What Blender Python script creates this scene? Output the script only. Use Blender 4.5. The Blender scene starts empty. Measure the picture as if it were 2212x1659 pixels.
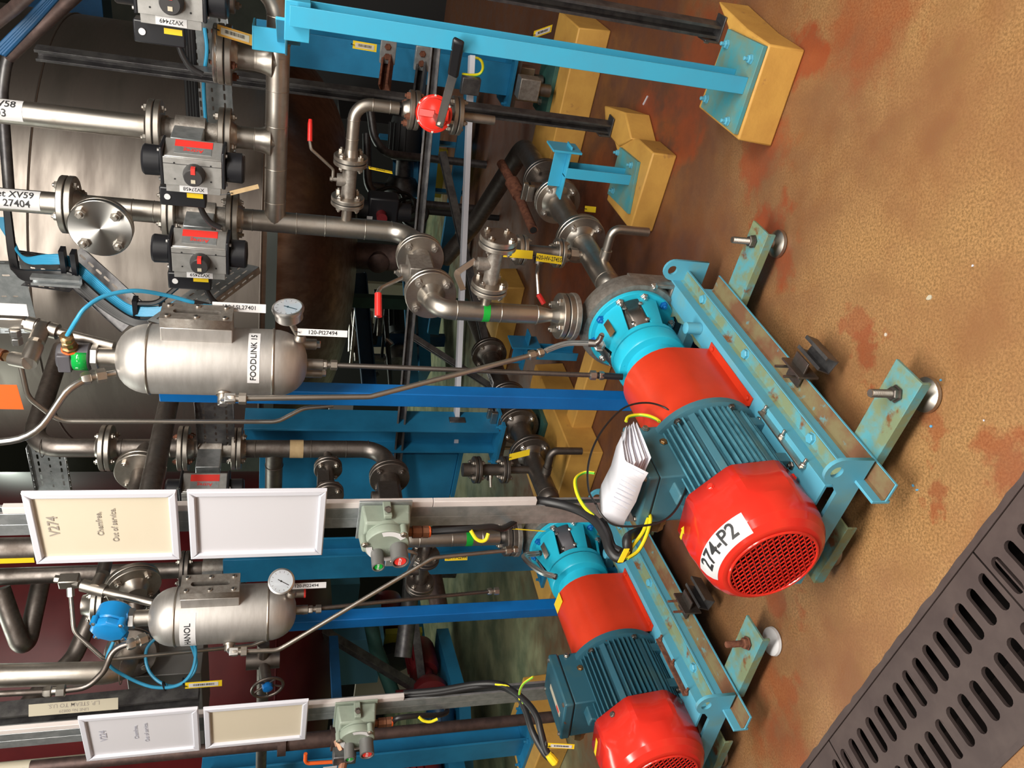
import bpy, bmesh, math, random
from mathutils import Vector as V, Matrix
from math import sin, cos, pi, radians as R
random.seed(7)
sc = bpy.context.scene
COL = sc.collection
# ---------------------------------------------------------------- camera
FPX, CH = 1700.0, 1.4
def _basis():
    n = V((170., 5774., -1700.)).normalized()      # world up in (right, up, forward) camera components
    F = V((0, 0, 1)); Y = (F - n*F.dot(n)).normalized(); X = -Y.cross(n)
    return X, Y, n
_X, _Y, _Z = _basis()
cam = bpy.data.objects.new('camera', bpy.data.cameras.new('camera')); COL.objects.link(cam)
cR = V((_X[0], _Y[0], _Z[0])); cU = V((_X[1], _Y[1], _Z[1])); cF = V((_X[2], _Y[2], _Z[2]))
m = Matrix.Identity(4)
for i in range(3):
    m[i][0] = -cU[i]; m[i][1] = cR[i]; m[i][2] = -cF[i]
m[2][3] = CH
cam.matrix_world = m
cam.data.sensor_width = 36; cam.data.lens = FPX/2212*36; cam.data.clip_start = .05; cam.data.clip_end = 60
sc.camera = cam
# ---------------------------------------------------------------- world, exposure, lights
w = bpy.data.worlds.new('world'); sc.world = w; w.use_nodes = True
w.node_tree.nodes['Background'].inputs[0].default_value = (.9, .95, 1, 1)
w.node_tree.nodes['Background'].inputs[1].default_value = .08
sc.view_settings.view_transform = 'Standard'; sc.view_settings.look = 'None'
sc.view_settings.exposure = 0.8; sc.view_settings.gamma = 1; sc.view_settings.use_curve_mapping = False
def lamp(name, loc, size, energy, col, tgt):
    d = bpy.data.lights.new(name, 'AREA'); d.shape = 'RECTANGLE'; d.size, d.size_y = size; d.energy = energy; d.color = col
    o = bpy.data.objects.new(name, d); COL.objects.link(o); o.location = loc
    o.rotation_euler = (V(tgt)-V(loc)).to_track_quat('-Z', 'Y').to_euler()
lamp('fluorescent_or_fill_lamp', (-.6, .2, 3.6), (2.4, .5), 85, (1, .96, .88), (-.2, 1.6, .3))
lamp('fluorescent_or_fill_lamp', (1.6, -.6, 3.6), (2.4, .5), 80, (1, .96, .88), (.6, 2.2, .3))
lamp('fluorescent_or_fill_lamp', (-1.5, -2.8, 3.2), (2.4, .5), 16, (1, .96, .9), (-.5, 2.5, 1.2))  # added fill behind the camera, brightens the dark metal
lamp('fluorescent_or_fill_lamp', (2.0, -2.8, 3.2), (2.4, .5), 16, (1, .96, .9), (.8, 2.5, 1.2))  # matching fill on the right, also added for the metal
lamp('fluorescent_or_fill_lamp', (-2.6, 4.2, 3.9), (.5, 2.0), 30, (.9, 1, .9), (-2.4, 4.2, 0))
lamp('fluorescent_or_fill_lamp', (.0, 8.6, 3.9), (4.0, .5), 70, (.9, 1, .88), (0, 8.6, 0))
# ---------------------------------------------------------------- pixel rays -> real points (photo is lying on its side)
def ray(x, y):
    c = V((829.5-y, -(x-1106), FPX)); return V((c.dot(_X), c.dot(_Y), c.dot(_Z)))
def P(x, y, Y):
    r = ray(x, y); return r*(Y/r.y)+V((0, 0, CH))
def G(x, y, z=0.):
    r = ray(x, y); return r*((z-CH)/r.z)+V((0, 0, CH))
A = V((.5897, .8076, 0)); L = V((-.8076, .5897, 0)); B = -L; UP = V((0, 0, 1)); I4 = Matrix.Identity(4)
# ---------------------------------------------------------------- materials
MT = {}
def mat(name, c1, c2=None, sc_=12., rough=.5, metal=0., bump=0., mix=(.4, .62), det=6., stretch=None, c3=None, sc3=3., mix3=(.55, .62), r2=None, emit=0, alpha=1, spec=.5, trans=0):
    m = bpy.data.materials.new(name); m.use_nodes = True; nt = m.node_tree; N = nt.nodes; K = nt.links
    b = N['Principled BSDF']; b.inputs['Roughness'].default_value = rough; b.inputs['Metallic'].default_value = metal
    b.inputs['Base Color'].default_value = (*c1, 1); b.inputs['Specular IOR Level'].default_value = spec
    if trans: b.inputs['Transmission Weight'].default_value = trans
    if emit:
        b.inputs['Emission Color'].default_value = (*c1, 1); b.inputs['Emission Strength'].default_value = emit
    tc = N.new('ShaderNodeTexCoord'); src = tc.outputs['Object']
    if stretch:
        mp = N.new('ShaderNodeMapping'); mp.inputs['Scale'].default_value = stretch; K.new(src, mp.inputs['Vector']); src = mp.outputs['Vector']
    def noise(scale, d):
        n = N.new('ShaderNodeTexNoise'); n.inputs['Scale'].default_value = scale; n.inputs['Detail'].default_value = d; n.inputs['Roughness'].default_value = .6
        K.new(src, n.inputs['Vector']); return n.outputs['Fac']
    def ramp(f, a, b_):
        r = N.new('ShaderNodeMapRange'); r.inputs['From Min'].default_value = a; r.inputs['From Max'].default_value = b_; K.new(f, r.inputs['Value']); return r.outputs['Result']
    def mixc(f, a, b_):
        x = N.new('ShaderNodeMix'); x.data_type = 'RGBA'; K.new(f, x.inputs[0])
        for i, v in ((6, a), (7, b_)):
            if isinstance(v, tuple): x.inputs[i].default_value = (*v, 1)
            else: K.new(v, x.inputs[i])
        return x.outputs[2]
    col = c1; f = None
    if c2:
        f = ramp(noise(sc_, det), *mix); col = mixc(f, c1, c2); K.new(col, b.inputs['Base Color'])
        if r2 is not None:
            mr = N.new('ShaderNodeMapRange'); mr.inputs['To Min'].default_value = rough; mr.inputs['To Max'].default_value = r2; K.new(f, mr.inputs['Value']); K.new(mr.outputs['Result'], b.inputs['Roughness'])
    if c3:
        col = mixc(ramp(noise(sc3, 5.), *mix3), col, c3); K.new(col, b.inputs['Base Color'])
    if bump:
        bm_ = N.new('ShaderNodeBump'); bm_.inputs['Strength'].default_value = bump; bm_.inputs['Distance'].default_value = .004
        K.new(noise(sc_*2.2, 8.), bm_.inputs['Height']); K.new(bm_.outputs['Normal'], b.inputs['Normal'])
    MT[name] = m; return m
mat('steel', (.58, .54, .49), (.40, .355, .31), 9, .36, 1, .05, r2=.46)
mat('steel_grimy', (.27, .24, .22), (.15, .125, .11), 11, .42, 1, .1, r2=.58)
mat('steel_bright', (.70, .68, .66), (.64, .62, .60), 20, .30, 1, r2=.36)
mat('brushed', (.60, .57, .545), (.54, .51, .485), 18, .52, .88, .02, stretch=(1, 1, 4))
mat('cast_steel', (.40, .365, .33), (.30, .265, .235), 60, .52, .8, .2)
mat('galvanised', (.50, .52, .53), (.38, .40, .41), 34, .42, .75, .04)
mat('front_wall', (.62, .58, .52), rough=.7)
mat('pipe_brown', (.13, .085, .075), (.09, .06, .055), 30, .5, .6, .2)
mat('zinc_dark', (.17, .165, .165), (.10, .095, .10), 22, .45, .8, .05)
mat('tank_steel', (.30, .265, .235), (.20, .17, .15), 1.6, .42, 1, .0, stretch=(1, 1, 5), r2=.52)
mat('tank_bottom_reflection', (.25, .18, .14), (.18, .12, .09), 3, .33, 1, .02, stretch=(7, 7, .6), r2=.42)  # the floor's brown reflection is put into this steel's colour
mat('maroon_tank', (.105, .009, .010), (.075, .006, .008), 3, .42, 0, .02, spec=.25)
mat('teal_paint', (.105, .40, .55), (.15, .37, .42), 11, .42, 0, .08, mix=(.52, .7), r2=.6, c3=(.02, .06, .09), sc3=45, mix3=(.72, .76))
mat('teal_worn', (.10, .33, .38), (.20, .25, .14), 17, .55, 0, .3, mix=(.36, .54), c3=(.19, .08, .03), sc3=15, mix3=(.58, .66))
mat('rusty_gutter', (.17, .075, .035), (.20, .16, .075), 10, .8, 0, .4, mix=(.4, .6), c3=(.10, .30, .33), sc3=12, mix3=(.62, .68))
mat('rust', (.20, .075, .04), (.11, .035, .02), 60, .85, .1, .5)
mat('plate_teal', (.055, .30, .36), (.17, .24, .17), 9, .5, 0, .2, mix=(.4, .64))
mat('sky_blue_paint', (.05, .40, .62), (.06, .37, .57), 5, .38, 0, .05)
mat('cyan_paint', (.02, .47, .66), (.03, .38, .50), 8, .33, 0, .08, mix=(.5, .8))
mat('leg_blue', (.02, .22, .43), (.015, .165, .33), 4, .4, 0, .03)
mat('post_blue', (.005, .16, .50), (.005, .13, .42), 5, .36, 0, .03)
mat('dark_blue', (.01, .075, .19), (.01, .055, .13), 5, .45, 0)
mat('red_paint', (.64, .045, .016), (.57, .038, .013), 6, .30, 0, .05)
mat('red_gloss', (.76, .034, .020), (.66, .026, .016), 4, .16, 0, .10)
mat('red_plastic', (.80, .03, .025), None, rough=.35)
mat('motor_teal', (.055, .165, .215), (.085, .18, .195), 14, .42, 0, .1, mix=(.5, .7), c3=(.05, .03, .02), sc3=50, mix3=(.70, .74))
mat('motor_dark', (.024, .095, .135), (.04, .105, .12), 14, .42, 0, .1, mix=(.5, .7), c3=(.12, .05, .025), sc3=40, mix3=(.68, .72))
mat('fin_teal_lit', (.085, .27, .35), (.05, .18, .24), 20, .45, 0, .1)  # lighter motor paint, with the highlights on the fins put into the colour
mat('yellow_paint', (.62, .34, .075), (.52, .27, .06), 9, .55, 0, .35, mix=(.4, .7), c3=(.36, .17, .06), sc3=14, mix3=(.66, .74))
mat('cast_iron', (.082, .058, .055), (.105, .076, .070), 11, .55, .3, .15, mix=(.4, .65), c3=(.24, .085, .03), sc3=6, mix3=(.72, .78))
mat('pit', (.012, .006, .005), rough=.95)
mat('black_plastic', (.012, .012, .015), rough=.38)
mat('black_matt', (.02, .019, .02), rough=.6)
mat('rubber', (.014, .013, .014), rough=.45)
mat('aluminium', (.46, .45, .435), (.40, .39, .375), 40, .42, .6)
mat('aluminium_dark', (.22, .215, .21), None, rough=.45, metal=.6)
mat('white_plastic', (.60, .60, .66), rough=.32)
mat('white_trunking', (.66, .60, .58), (.60, .54, .52), 6, .4)
mat('paper', (.86, .85, .92), rough=.6)
mat('card_cream', (.66, .585, .46), (.64, .57, .44), 4, .35)
mat('card_white', (.62, .61, .65), rough=.3)
mat('label_white', (.68, .67, .68), rough=.45)
mat('label_yellow', (.88, .62, .02), rough=.45)
mat('label_orange', (.85, .13, .02), rough=.5)
mat('label_red', (.75, .04, .03), rough=.5)
mat('tag_frame', (.70, .36, .05), rough=.5)
mat('ink', (.02, .02, .022), rough=.6)
mat('ink_grey', (.33, .29, .25), rough=.6)
mat('ink_pale', (.40, .40, .47), rough=.6)
mat('ink_white', (.85, .85, .85), rough=.5)
mat('brass', (.42, .27, .13), (.30, .18, .09), 30, .38, .9, .1)
mat('copper_gland', (.36, .17, .10), (.26, .12, .08), 40, .5, .7, .15)
mat('grey_green', (.25, .29, .235), (.21, .245, .20), 14, .48, 0, .1, c3=(.33, .34, .30), sc3=30, mix3=(.66, .72))
mat('cable_blue', (.035, .30, .52), rough=.4)
mat('cable_yellow', (.80, .68, .02), rough=.4)
mat('cable_green', (.12, .48, .05), rough=.4)
mat('green_tape', (.01, .36, .04), rough=.35)
mat('green_glass', (.01, .42, .07), rough=.12, spec=.8)
mat('housing_grey', (.10, .096, .11), rough=.5)
mat('knob_black', (.035, .033, .034), rough=.5)
mat('ring_green', (.045, .055, .05), rough=.5)
mat('housing_blue', (.01, .25, .62), (.01, .22, .55), 8, .33)
mat('tape_tan', (.50, .36, .19), (.42, .29, .15), 20, .6, 0, .3)
mat('dial', (.80, .84, .90), rough=.3)
mat('glass', (1, 1, 1), rough=.03, trans=1)
mat('hose', (.45, .43, .41), (.2, .19, .18), 220, .4, .9, .4)
mat('green_paint', (.04, .13, .11), (.03, .09, .08), 6, .5)
mat('dark_red', (.16, .012, .016), rough=.45)
mat('olive_paint', (.42, .34, .03), rough=.5)
mat('wall_paint', (.20, .21, .18), (.15, .16, .14), 2, .7)
mat('ceiling_paint', (.10, .095, .09), rough=.8)
mat('panel_blue', (.12, .38, .62), rough=.35)
mat('cream_panel', (.60, .52, .44), rough=.5)
mat('beige_band', (.52, .47, .36), rough=.5)
# ---------------------------------------------------------------- mesh builder
INV = {}
def orth(d, hint=UP):
    d = V(d).normalized(); h = V(hint)
    if abs(d.dot(h.normalized())) > .98: h = V((1, 0, 0)) if abs(d.x) < .9 else V((0, 1, 0))
    x = (h - d*d.dot(h)).normalized(); return x, d.cross(x), d
def fmat(o, d, hint=UP):
    x, y, z = orth(d, hint); m = Matrix((x, y, z)).transposed().to_4x4(); m.translation = V(o); return m
def fillet(pts, r, seg=7):
    pts = [V(p) for p in pts]; out = [pts[0]]
    for i in range(1, len(pts)-1):
        a, b, c = pts[i-1], pts[i], pts[i+1]; u = (a-b); v = (c-b); rr = r[i-1] if isinstance(r, (list, tuple)) else r
        ang = u.angle(v) if u.length > 1e-6 and v.length > 1e-6 else pi
        if ang > pi-.02 or rr <= 0: out.append(b); continue
        t = min(rr/math.tan(ang/2), u.length*.49 if i > 1 else u.length*.98, v.length*.49 if i < len(pts)-2 else v.length*.98)
        p0 = b+u.normalized()*t; p1 = b+v.normalized()*t
        rad = t*math.tan(ang/2); cen = b+(u.normalized()+v.normalized()).normalized()*(rad/sin(ang/2))
        e0 = p0-cen; tot = e0.angle(p1-cen); ax = e0.cross(p1-cen).normalized()
        n = max(2, int(seg*tot/(pi/2))+1)
        for k in range(n+1): out.append(cen+Matrix.Rotation(tot*k/n, 3, ax) @ e0)
    out.append(pts[-1]); return out
def smooth(pts, n=6):
    pts = [V(p) for p in pts]; q = [pts[0]*2-pts[1]]+pts+[pts[-1]*2-pts[-2]]; out = []
    for i in range(1, len(q)-2):
        for k in range(n):
            t = k/n; a, b, c, d = q[i-1:i+3]
            out.append(.5*((2*b)+(c-a)*t+(2*a-5*b+4*c-d)*t*t+(3*b-a-3*c+d)*t**3))
    out.append(pts[-1]); return out
class MB:
    def __init__(s): s.v = []; s.f = []; s.m = []
    def add(s, vs, fs, mi=0):
        o = len(s.v); s.v += [V(v) for v in vs]; s.f += [tuple(i+o for i in f) for f in fs]; s.m += [mi]*len(fs); return s
    def obox(s, o, ax, ay, az, X, Y, Z, mi=0):
        o, ax, ay, az = V(o), V(ax), V(ay), V(az)
        vs = [o+ax*x+ay*y+az*z for x in X for y in Y for z in Z]
        return s.add(vs, [(0, 1, 3, 2), (4, 6, 7, 5), (0, 4, 5, 1), (2, 3, 7, 6), (0, 2, 6, 4), (1, 5, 7, 3)], mi)
    def box(s, X, Y, Z, mi=0): return s.obox((0, 0, 0), (1, 0, 0), (0, 1, 0), (0, 0, 1), X, Y, Z, mi)
    def cbox(s, c, d, size, hint=UP, mi=0):      # size along hint-axis, side axis, d
        x, y, z = orth(d, hint); h = [q/2 for q in size]
        return s.obox(c, x, y, z, (-h[0], h[0]), (-h[1], h[1]), (-h[2], h[2]), mi)
    def lathe(s, p, d, prof, n=28, mi=0, hint=UP):
        x, y, z = orth(d, hint); p = V(p); vs = []; fs = []
        for r, h in prof:
            for k in range(n):
                a = 2*pi*k/n; vs.append(p+z*h+x*(r*cos(a))+y*(r*sin(a)))
        for i in range(len(prof)-1):
            for k in range(n):
                k2 = (k+1) % n; fs.append((i*n+k, i*n+k2, (i+1)*n+k2, (i+1)*n+k))
        if prof[0][0] > 1e-6: fs.append(tuple(range(n-1, -1, -1)))
        if prof[-1][0] > 1e-6: fs.append(tuple((len(prof)-1)*n+k for k in range(n)))
        return s.add(vs, fs, mi)
    def cyl(s, p0, p1, r0, r1=None, n=20, mi=0):
        p0, p1 = V(p0), V(p1); return s.lathe(p0, p1-p0, [(r0, 0), (r0 if r1 is None else r1, (p1-p0).length)], n, mi)
    def tube(s, pts, r, n=14, mi=0):
        pts = [V(p) for p in pts]; pp = [pts[0]]
        for p in pts[1:]:
            if (p-pp[-1]).length > 1e-5: pp.append(p)
        pts = pp; x, y, z = orth(pts[1]-pts[0]); vs = []; fs = []
        for i, p in enumerate(pts):
            t = (pts[min(i+1, len(pts)-1)]-pts[max(i-1, 0)]).normalized()
            x = (x-t*x.dot(t)).normalized(); y = t.cross(x); rr = r[i] if isinstance(r, list) else r
            for k in range(n):
                a = 2*pi*k/n; vs.append(p+x*(rr*cos(a))+y*(rr*sin(a)))
        for i in range(len(pts)-1):
            for k in range(n):
                k2 = (k+1) % n; fs.append((i*n+k, i*n+k2, (i+1)*n+k2, (i+1)*n+k))
        fs += [tuple(range(n-1, -1, -1)), tuple((len(pts)-1)*n+k for k in range(n))]
        return s.add(vs, fs, mi)
    def ring(s, p, d, Rr, r, n=24, k=8, mi=0):
        x, y, z = orth(d); p = V(p); vs = []; fs = []
        for i in range(n):
            a = 2*pi*i/n; e = x*cos(a)+y*sin(a)
            for j in range(k):
                b = 2*pi*j/k; vs.append(p+e*(Rr+r*cos(b))+z*(r*sin(b)))
        for i in range(n):
            for j in range(k):
                i2 = (i+1) % n; j2 = (j+1) % k; fs.append((i*k+j, i2*k+j, i2*k+j2, i*k+j2))
        return s.add(vs, fs, mi)
    def prism(s, poly, o, ex, ey, ez, h, mi=0, top=None):
        o, ex, ey, ez = V(o), V(ex), V(ey), V(ez); n = len(poly); top = top or poly
        vs = [o+ex*a+ey*b for a, b in poly]+[o+ex*a+ey*b+ez*h for a, b in top]
        return s.add(vs, [tuple(range(n-1, -1, -1)), tuple(range(n, 2*n))]+[(i, (i+1) % n, n+(i+1) % n, n+i) for i in range(n)], mi)
    def bar(s, prof, p0, p1, ex, mi=0):
        p0, p1 = V(p0), V(p1); x, y, z = orth(p1-p0, ex); return s.prism(prof, p0, x, y, z, (p1-p0).length, mi)
    def build(s, name, mats, parent=None, bevel=0., sharp=35, sub=0):
        inv = INV.get(parent, I4) if parent else I4
        me = bpy.data.meshes.new(name); me.from_pydata([inv @ v for v in s.v], [], s.f)
        for k in (mats if isinstance(mats, (list, tuple)) else [mats]): me.materials.append(MT[k])
        if any(s.m): me.polygons.foreach_set('material_index', s.m)
        bm = bmesh.new(); bm.from_mesh(me); bmesh.ops.recalc_face_normals(bm, faces=bm.faces); bm.to_mesh(me); bm.free()
        me.shade_smooth(); me.set_sharp_from_angle(angle=R(sharp)); me.update()
        o = bpy.data.objects.new(name, me); COL.objects.link(o)
        if parent: o.parent = parent; INV[o] = inv
        if bevel:
            b = o.modifiers.new('bevel', 'BEVEL'); b.width = bevel; b.segments = 2; b.limit_method = 'ANGLE'; b.angle_limit = R(40); b.harden_normals = False
        return o
def mesh_of(cu, name, M, m_, parent, extr_mat=None):
    ob = bpy.data.objects.new('tmp', cu); me = bpy.data.meshes.new_from_object(ob); bpy.data.objects.remove(ob)
    inv = INV.get(parent, I4) if parent else I4
    me.name = name; me.materials.clear(); me.materials.append(MT[m_]); me.transform(inv @ M)
    o = bpy.data.objects.new(name, me); COL.objects.link(o)
    if parent: o.parent = parent; INV[o] = inv
    return o
def fm3(o, ex, ey):
    ex = V(ex).normalized(); ey = (V(ey)-ex*V(ey).dot(ex)).normalized(); ez = ex.cross(ey)
    m = Matrix((ex, ey, ez)).transposed().to_4x4(); m.translation = V(o); return m
def text(s, o, ex, ey, size, m_, parent, wrap=None, width=1., sp=1.):
    cu = bpy.data.curves.new('t', 'FONT'); cu.body = s; cu.size = size; cu.align_x = 'CENTER'; cu.align_y = 'CENTER'; cu.space_line = .95; cu.space_character = sp; cu.resolution_u = 3; cu.offset = size*.014
    M = fm3(o, ex, ey)
    if wrap is None:
        o = mesh_of(cu, 'lettering', M @ Matrix.Diagonal((width, 1, 1, 1)), m_, parent)
    else:
        ob = bpy.data.objects.new('tmp', cu); me = bpy.data.meshes.new_from_object(ob); bpy.data.objects.remove(ob)
        inv = INV.get(parent, I4); me.materials.clear(); me.materials.append(MT[m_])
        bb = bmesh.new(); bb.from_mesh(me); bmesh.ops.triangulate(bb, faces=bb.faces)
        for _ in range(3):
            eg = [e for e in bb.edges if e.calc_length() > .0045]
            if eg: bmesh.ops.subdivide_edges(bb, edges=eg, cuts=1); bmesh.ops.triangulate(bb, faces=bb.faces)
        bb.to_mesh(me); bb.free()
        for v in me.vertices: v.co = inv @ wrap(v.co.x*width, v.co.y)
        o = bpy.data.objects.new('lettering', me); COL.objects.link(o); o.parent = parent
    return o
def holed(name, outer, holes, o, ex, ey, depth, m_, parent, bevel=0):
    cu = bpy.data.curves.new('c', 'CURVE'); cu.dimensions = '2D'; cu.fill_mode = 'BOTH'; cu.extrude = depth/2
    for poly in [outer]+holes:
        sp = cu.splines.new('POLY'); sp.points.add(len(poly)-1)
        for i, p in enumerate(poly): sp.points[i].co = (p[0], p[1], 0, 1)
        sp.use_cyclic_u = True
    return mesh_of(cu, name, fm3(o, ex, ey), m_, parent)
def circ(cx, cy, r, n=20, a0=0, a1=2*pi, endp=False):
    k = n+1 if endp else n
    return [(cx+r*cos(a0+(a1-a0)*i/n), cy+r*sin(a0+(a1-a0)*i/n)) for i in range(k)]
# ---------------------------------------------------------------- things
def thing(name, label, cat, loc, group=None, yaw=None):
    o = bpy.data.objects.new(name, None); COL.objects.link(o); o.empty_display_size = .05
    o.location = V(loc); o['label'] = label; o['category'] = cat
    if yaw is None: INV[o] = Matrix.Translation(-V(loc))
    else: o.rotation_euler = (0, 0, yaw); INV[o] = I4
    if group: o['group'] = group
    return o
def struct(o, nm=None):
    o['kind'] = 'structure'; return o
_bm = {}
def hexmesh(r, ln, stud, m_):
    k = (round(r, 4), round(ln, 4), round(stud, 4), m_)
    if k not in _bm:
        b = MB(); h = r*.95
        for s_ in (1, -1):
            z0 = s_*ln/2
            b.lathe((0, 0, z0), (0, 0, s_), [(r*.62, 0), (r*1.0, 0.0), (r*1.0, h*.85), (r*.88, h)], 6)
            b.lathe((0, 0, z0+s_*h*.9), (0, 0, s_), [(r*.5, 0), (r*.5, stud), (r*.4, stud+r*.12)], 10)
        if ln > 0: b.cyl((0, 0, -ln/2), (0, 0, ln/2), r*.5, n=8)
        o = b.build('stud', m_); me = o.data; bpy.data.objects.remove(o); _bm[k] = me
    return _bm[k]
def stud(parent, c, d, r=.008, ln=.04, st=.006, m_='steel', name='stud_bolt'):
    o = bpy.data.objects.new(name, hexmesh(r, ln, st, m_)); COL.objects.link(o); o.parent = parent
    o.matrix_basis = INV[parent] @ fmat(c, d) @ Matrix.Rotation(random.random(), 4, 'Z'); return o
_hb = {}
def hbolt(parent, c, d, r=.008, h=None, m_='steel', st=0., name='bolt'):
    k = (round(r, 4), h, m_, round(st, 4))
    if k not in _hb:
        b = MB(); hh = h or r*.9
        b.lathe((0, 0, -.0005), (0, 0, 1), [(r*1.25, 0), (r*1.25, r*.15), (r, r*.15), (r, hh*.85), (r*.86, hh)], 6)
        if st: b.lathe((0, 0, hh*.9), (0, 0, 1), [(r*.5, 0), (r*.5, st), (r*.42, st+.001)], 10)
        o = b.build('bolt', m_); _hb[k] = o.data; bpy.data.objects.remove(o)
    o = bpy.data.objects.new(name, _hb[k]); COL.objects.link(o); o.parent = parent
    o.matrix_basis = INV[parent] @ fmat(c, d) @ Matrix.Rotation(random.random(), 4, 'Z'); return o
def flange(par, c, d, Rr, th, rp, m_, neck=0., name='flange'):
    """one flange whose back carries a weld neck pointing along d"""
    pr = [(rp*.98, 0), (Rr-.002, 0), (Rr, .002), (Rr, th-.002), (Rr-.002, th)]
    if neck > 0: pr += [(rp*1.45, th), (rp*1.25, th+neck*.35), (rp*1.04, th+neck*.8), (rp*1.02, th+neck)]
    else: pr += [(rp, th)]
    return MB().lathe(c, d, pr, 36).build(name, m_, par)
def joint(par, c, d, Rr, rp, th=.016, neck=(.03, 0), nb=4, ph=pi/4, m_='steel', bm='steel', br=.0085, gap=.004, hint=UP, st=.006):
    """bolted pair of flanges: first on the -d side (with neck[0]), second on the +d side (neck[1])"""
    c = V(c); d = V(d).normalized(); x, y, z = orth(d, hint)
    f1 = flange(par, c-d*gap/2, -d, Rr, th, rp, m_, neck[0])
    f2 = flange(par, c+d*gap/2, d, Rr, th, rp, m_, neck[1])
    MB().lathe(c-d*gap/2, d, [(Rr*.93, 0), (Rr*.93, gap)], 30).build('gasket', 'black_matt', par)
    for k in range(nb):
        a = ph+2*pi*k/nb; stud(f1, c+(x*cos(a)+y*sin(a))*Rr*.76, d, br*1.22, 2*th+gap, st, bm)
    return f1, f2
def weld(mb, p, d, r): mb.ring(p, d, r, .0016, 24, 6)
def pipe(par, pts, r, fil=0, m_='steel', welds=(), name='pipe', n=20):
    pts = [V(p) for p in pts]; b = MB().tube(fillet(pts, fil) if fil else pts, r, n)
    for p, d in welds: weld(b, V(p), V(d), r)
    return b.build(name, m_, par)
def wire(par, pts, r, m_, name='cable', k=6, n=8):
    return MB().tube(smooth(pts, k), r, n).build(name, m_, par)
def fitting(par, c, d, r, ln, m_='steel', name='compression_fitting'):
    """hex nut pair on a tube, centred at c"""
    c = V(c); d = V(d).normalized(); b = MB()
    b.lathe(c-d*ln*.5, d, [(r*.7, 0), (r, ln*.04), (r, ln*.40), (r*.75, ln*.42)], 6)
    b.lathe(c-d*ln*.1, d, [(r*.62, 0), (r*.62, ln*.25)], 14)
    b.lathe(c+d*ln*.12, d, [(r*.8, 0), (r*.92, ln*.03), (r*.92, ln*.25), (r*.7, ln*.38)], 6)
    return b.build(name, m_, par)
def strutprof(w=.041, d=.041, t=.003, lip=.009):
    h = w/2   # open side towards +x
    return [(-d/2, -h), (d/2, -h), (d/2, -h+lip), (d/2-t, -h+lip), (d/2-t, -h+t), (-d/2+t, -h+t), (-d/2+t, h-t), (d/2-t, h-t), (d/2-t, h-lip), (d/2, h-lip), (d/2, h), (-d/2, h)]
def cprof(w, d, t):   # channel, web at x=0, toes towards +x
    return [(0, -w/2), (d, -w/2), (d, -w/2+t), (t, -w/2+t), (t, w/2-t), (d, w/2-t), (d, w/2), (0, w/2)]
def iprof(w, h, t):   # flanges at x=+-h/2
    return [(-h/2, -w/2), (-h/2+t, -w/2), (-h/2+t, -t/2), (h/2-t, -t/2), (h/2-t, -w/2), (h/2, -w/2), (h/2, w/2), (h/2-t, w/2), (h/2-t, t/2), (-h/2+t, t/2), (-h/2+t, w/2), (-h/2, w/2)]
def lprof(a, b, t): return [(0, 0), (a, 0), (a, t), (t, t), (t, b), (0, b)]
def rprof(a, b): return [(-a/2, -b/2), (a/2, -b/2), (a/2, b/2), (-a/2, b/2)]
def label(par, c, ex, ey, wd, ht, m_='label_white', name='label', txt=None, tm='ink', ts=None, th=.0012, tw=1.):
    ex = V(ex).normalized(); ey = V(ey).normalized(); ez = ex.cross(ey)
    o = MB().obox(c, ex, ey, ez, (-wd/2, wd/2), (-ht/2, ht/2), (0, th)).build(name, m_, par)
    if txt: text(txt, V(c)+ez*(th+.0004), ex, ey, ts or ht*.7, tm, o, width=tw)
    return o
def tag(nm, lab, pts, ex, ey, wd, ht, m_='label_white', txt=None, ts=None, cat='tag', bar_=False, tw=1., rim=None, tie=None):
    """hanging tag: own thing"""
    c = V(pts); ex = V(ex).normalized(); ey = V(ey).normalized(); ez = ex.cross(ey)
    t = thing(nm, lab, cat, c)
    label(t, c, ex, ey, wd, ht, m_, 'plate', txt, 'ink', ts, .0015, tw)
    if rim: label(t, c+ez*.0016, ex, ey, wd*.8, ht*.62, rim, 'insert')
    if bar_:
        b = MB(); x = -wd*.28
        while x < wd*.28:
            q = random.choice((.0008, .0014, .002)); b.obox(c+ez*.0029, ex, ey, ez, (x, x+q), (-ht*.12, ht*.2), (0, .0003)); x += q+random.choice((.0009, .0015))
        b.build('barcode', 'ink', t)
    h = c-ex*(wd/2-.005)+ez*.001
    MB().tube(smooth([h-ey*.002, h+ez*.006, h-ex*.012+ez*.004, V(tie) if tie else h-ex*.02-ez*.01, h-ex*.012-ez*.003, h-ey*.001]), .0011, 6).build('cable_tie', 'black_plastic', t)
    return t
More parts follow.
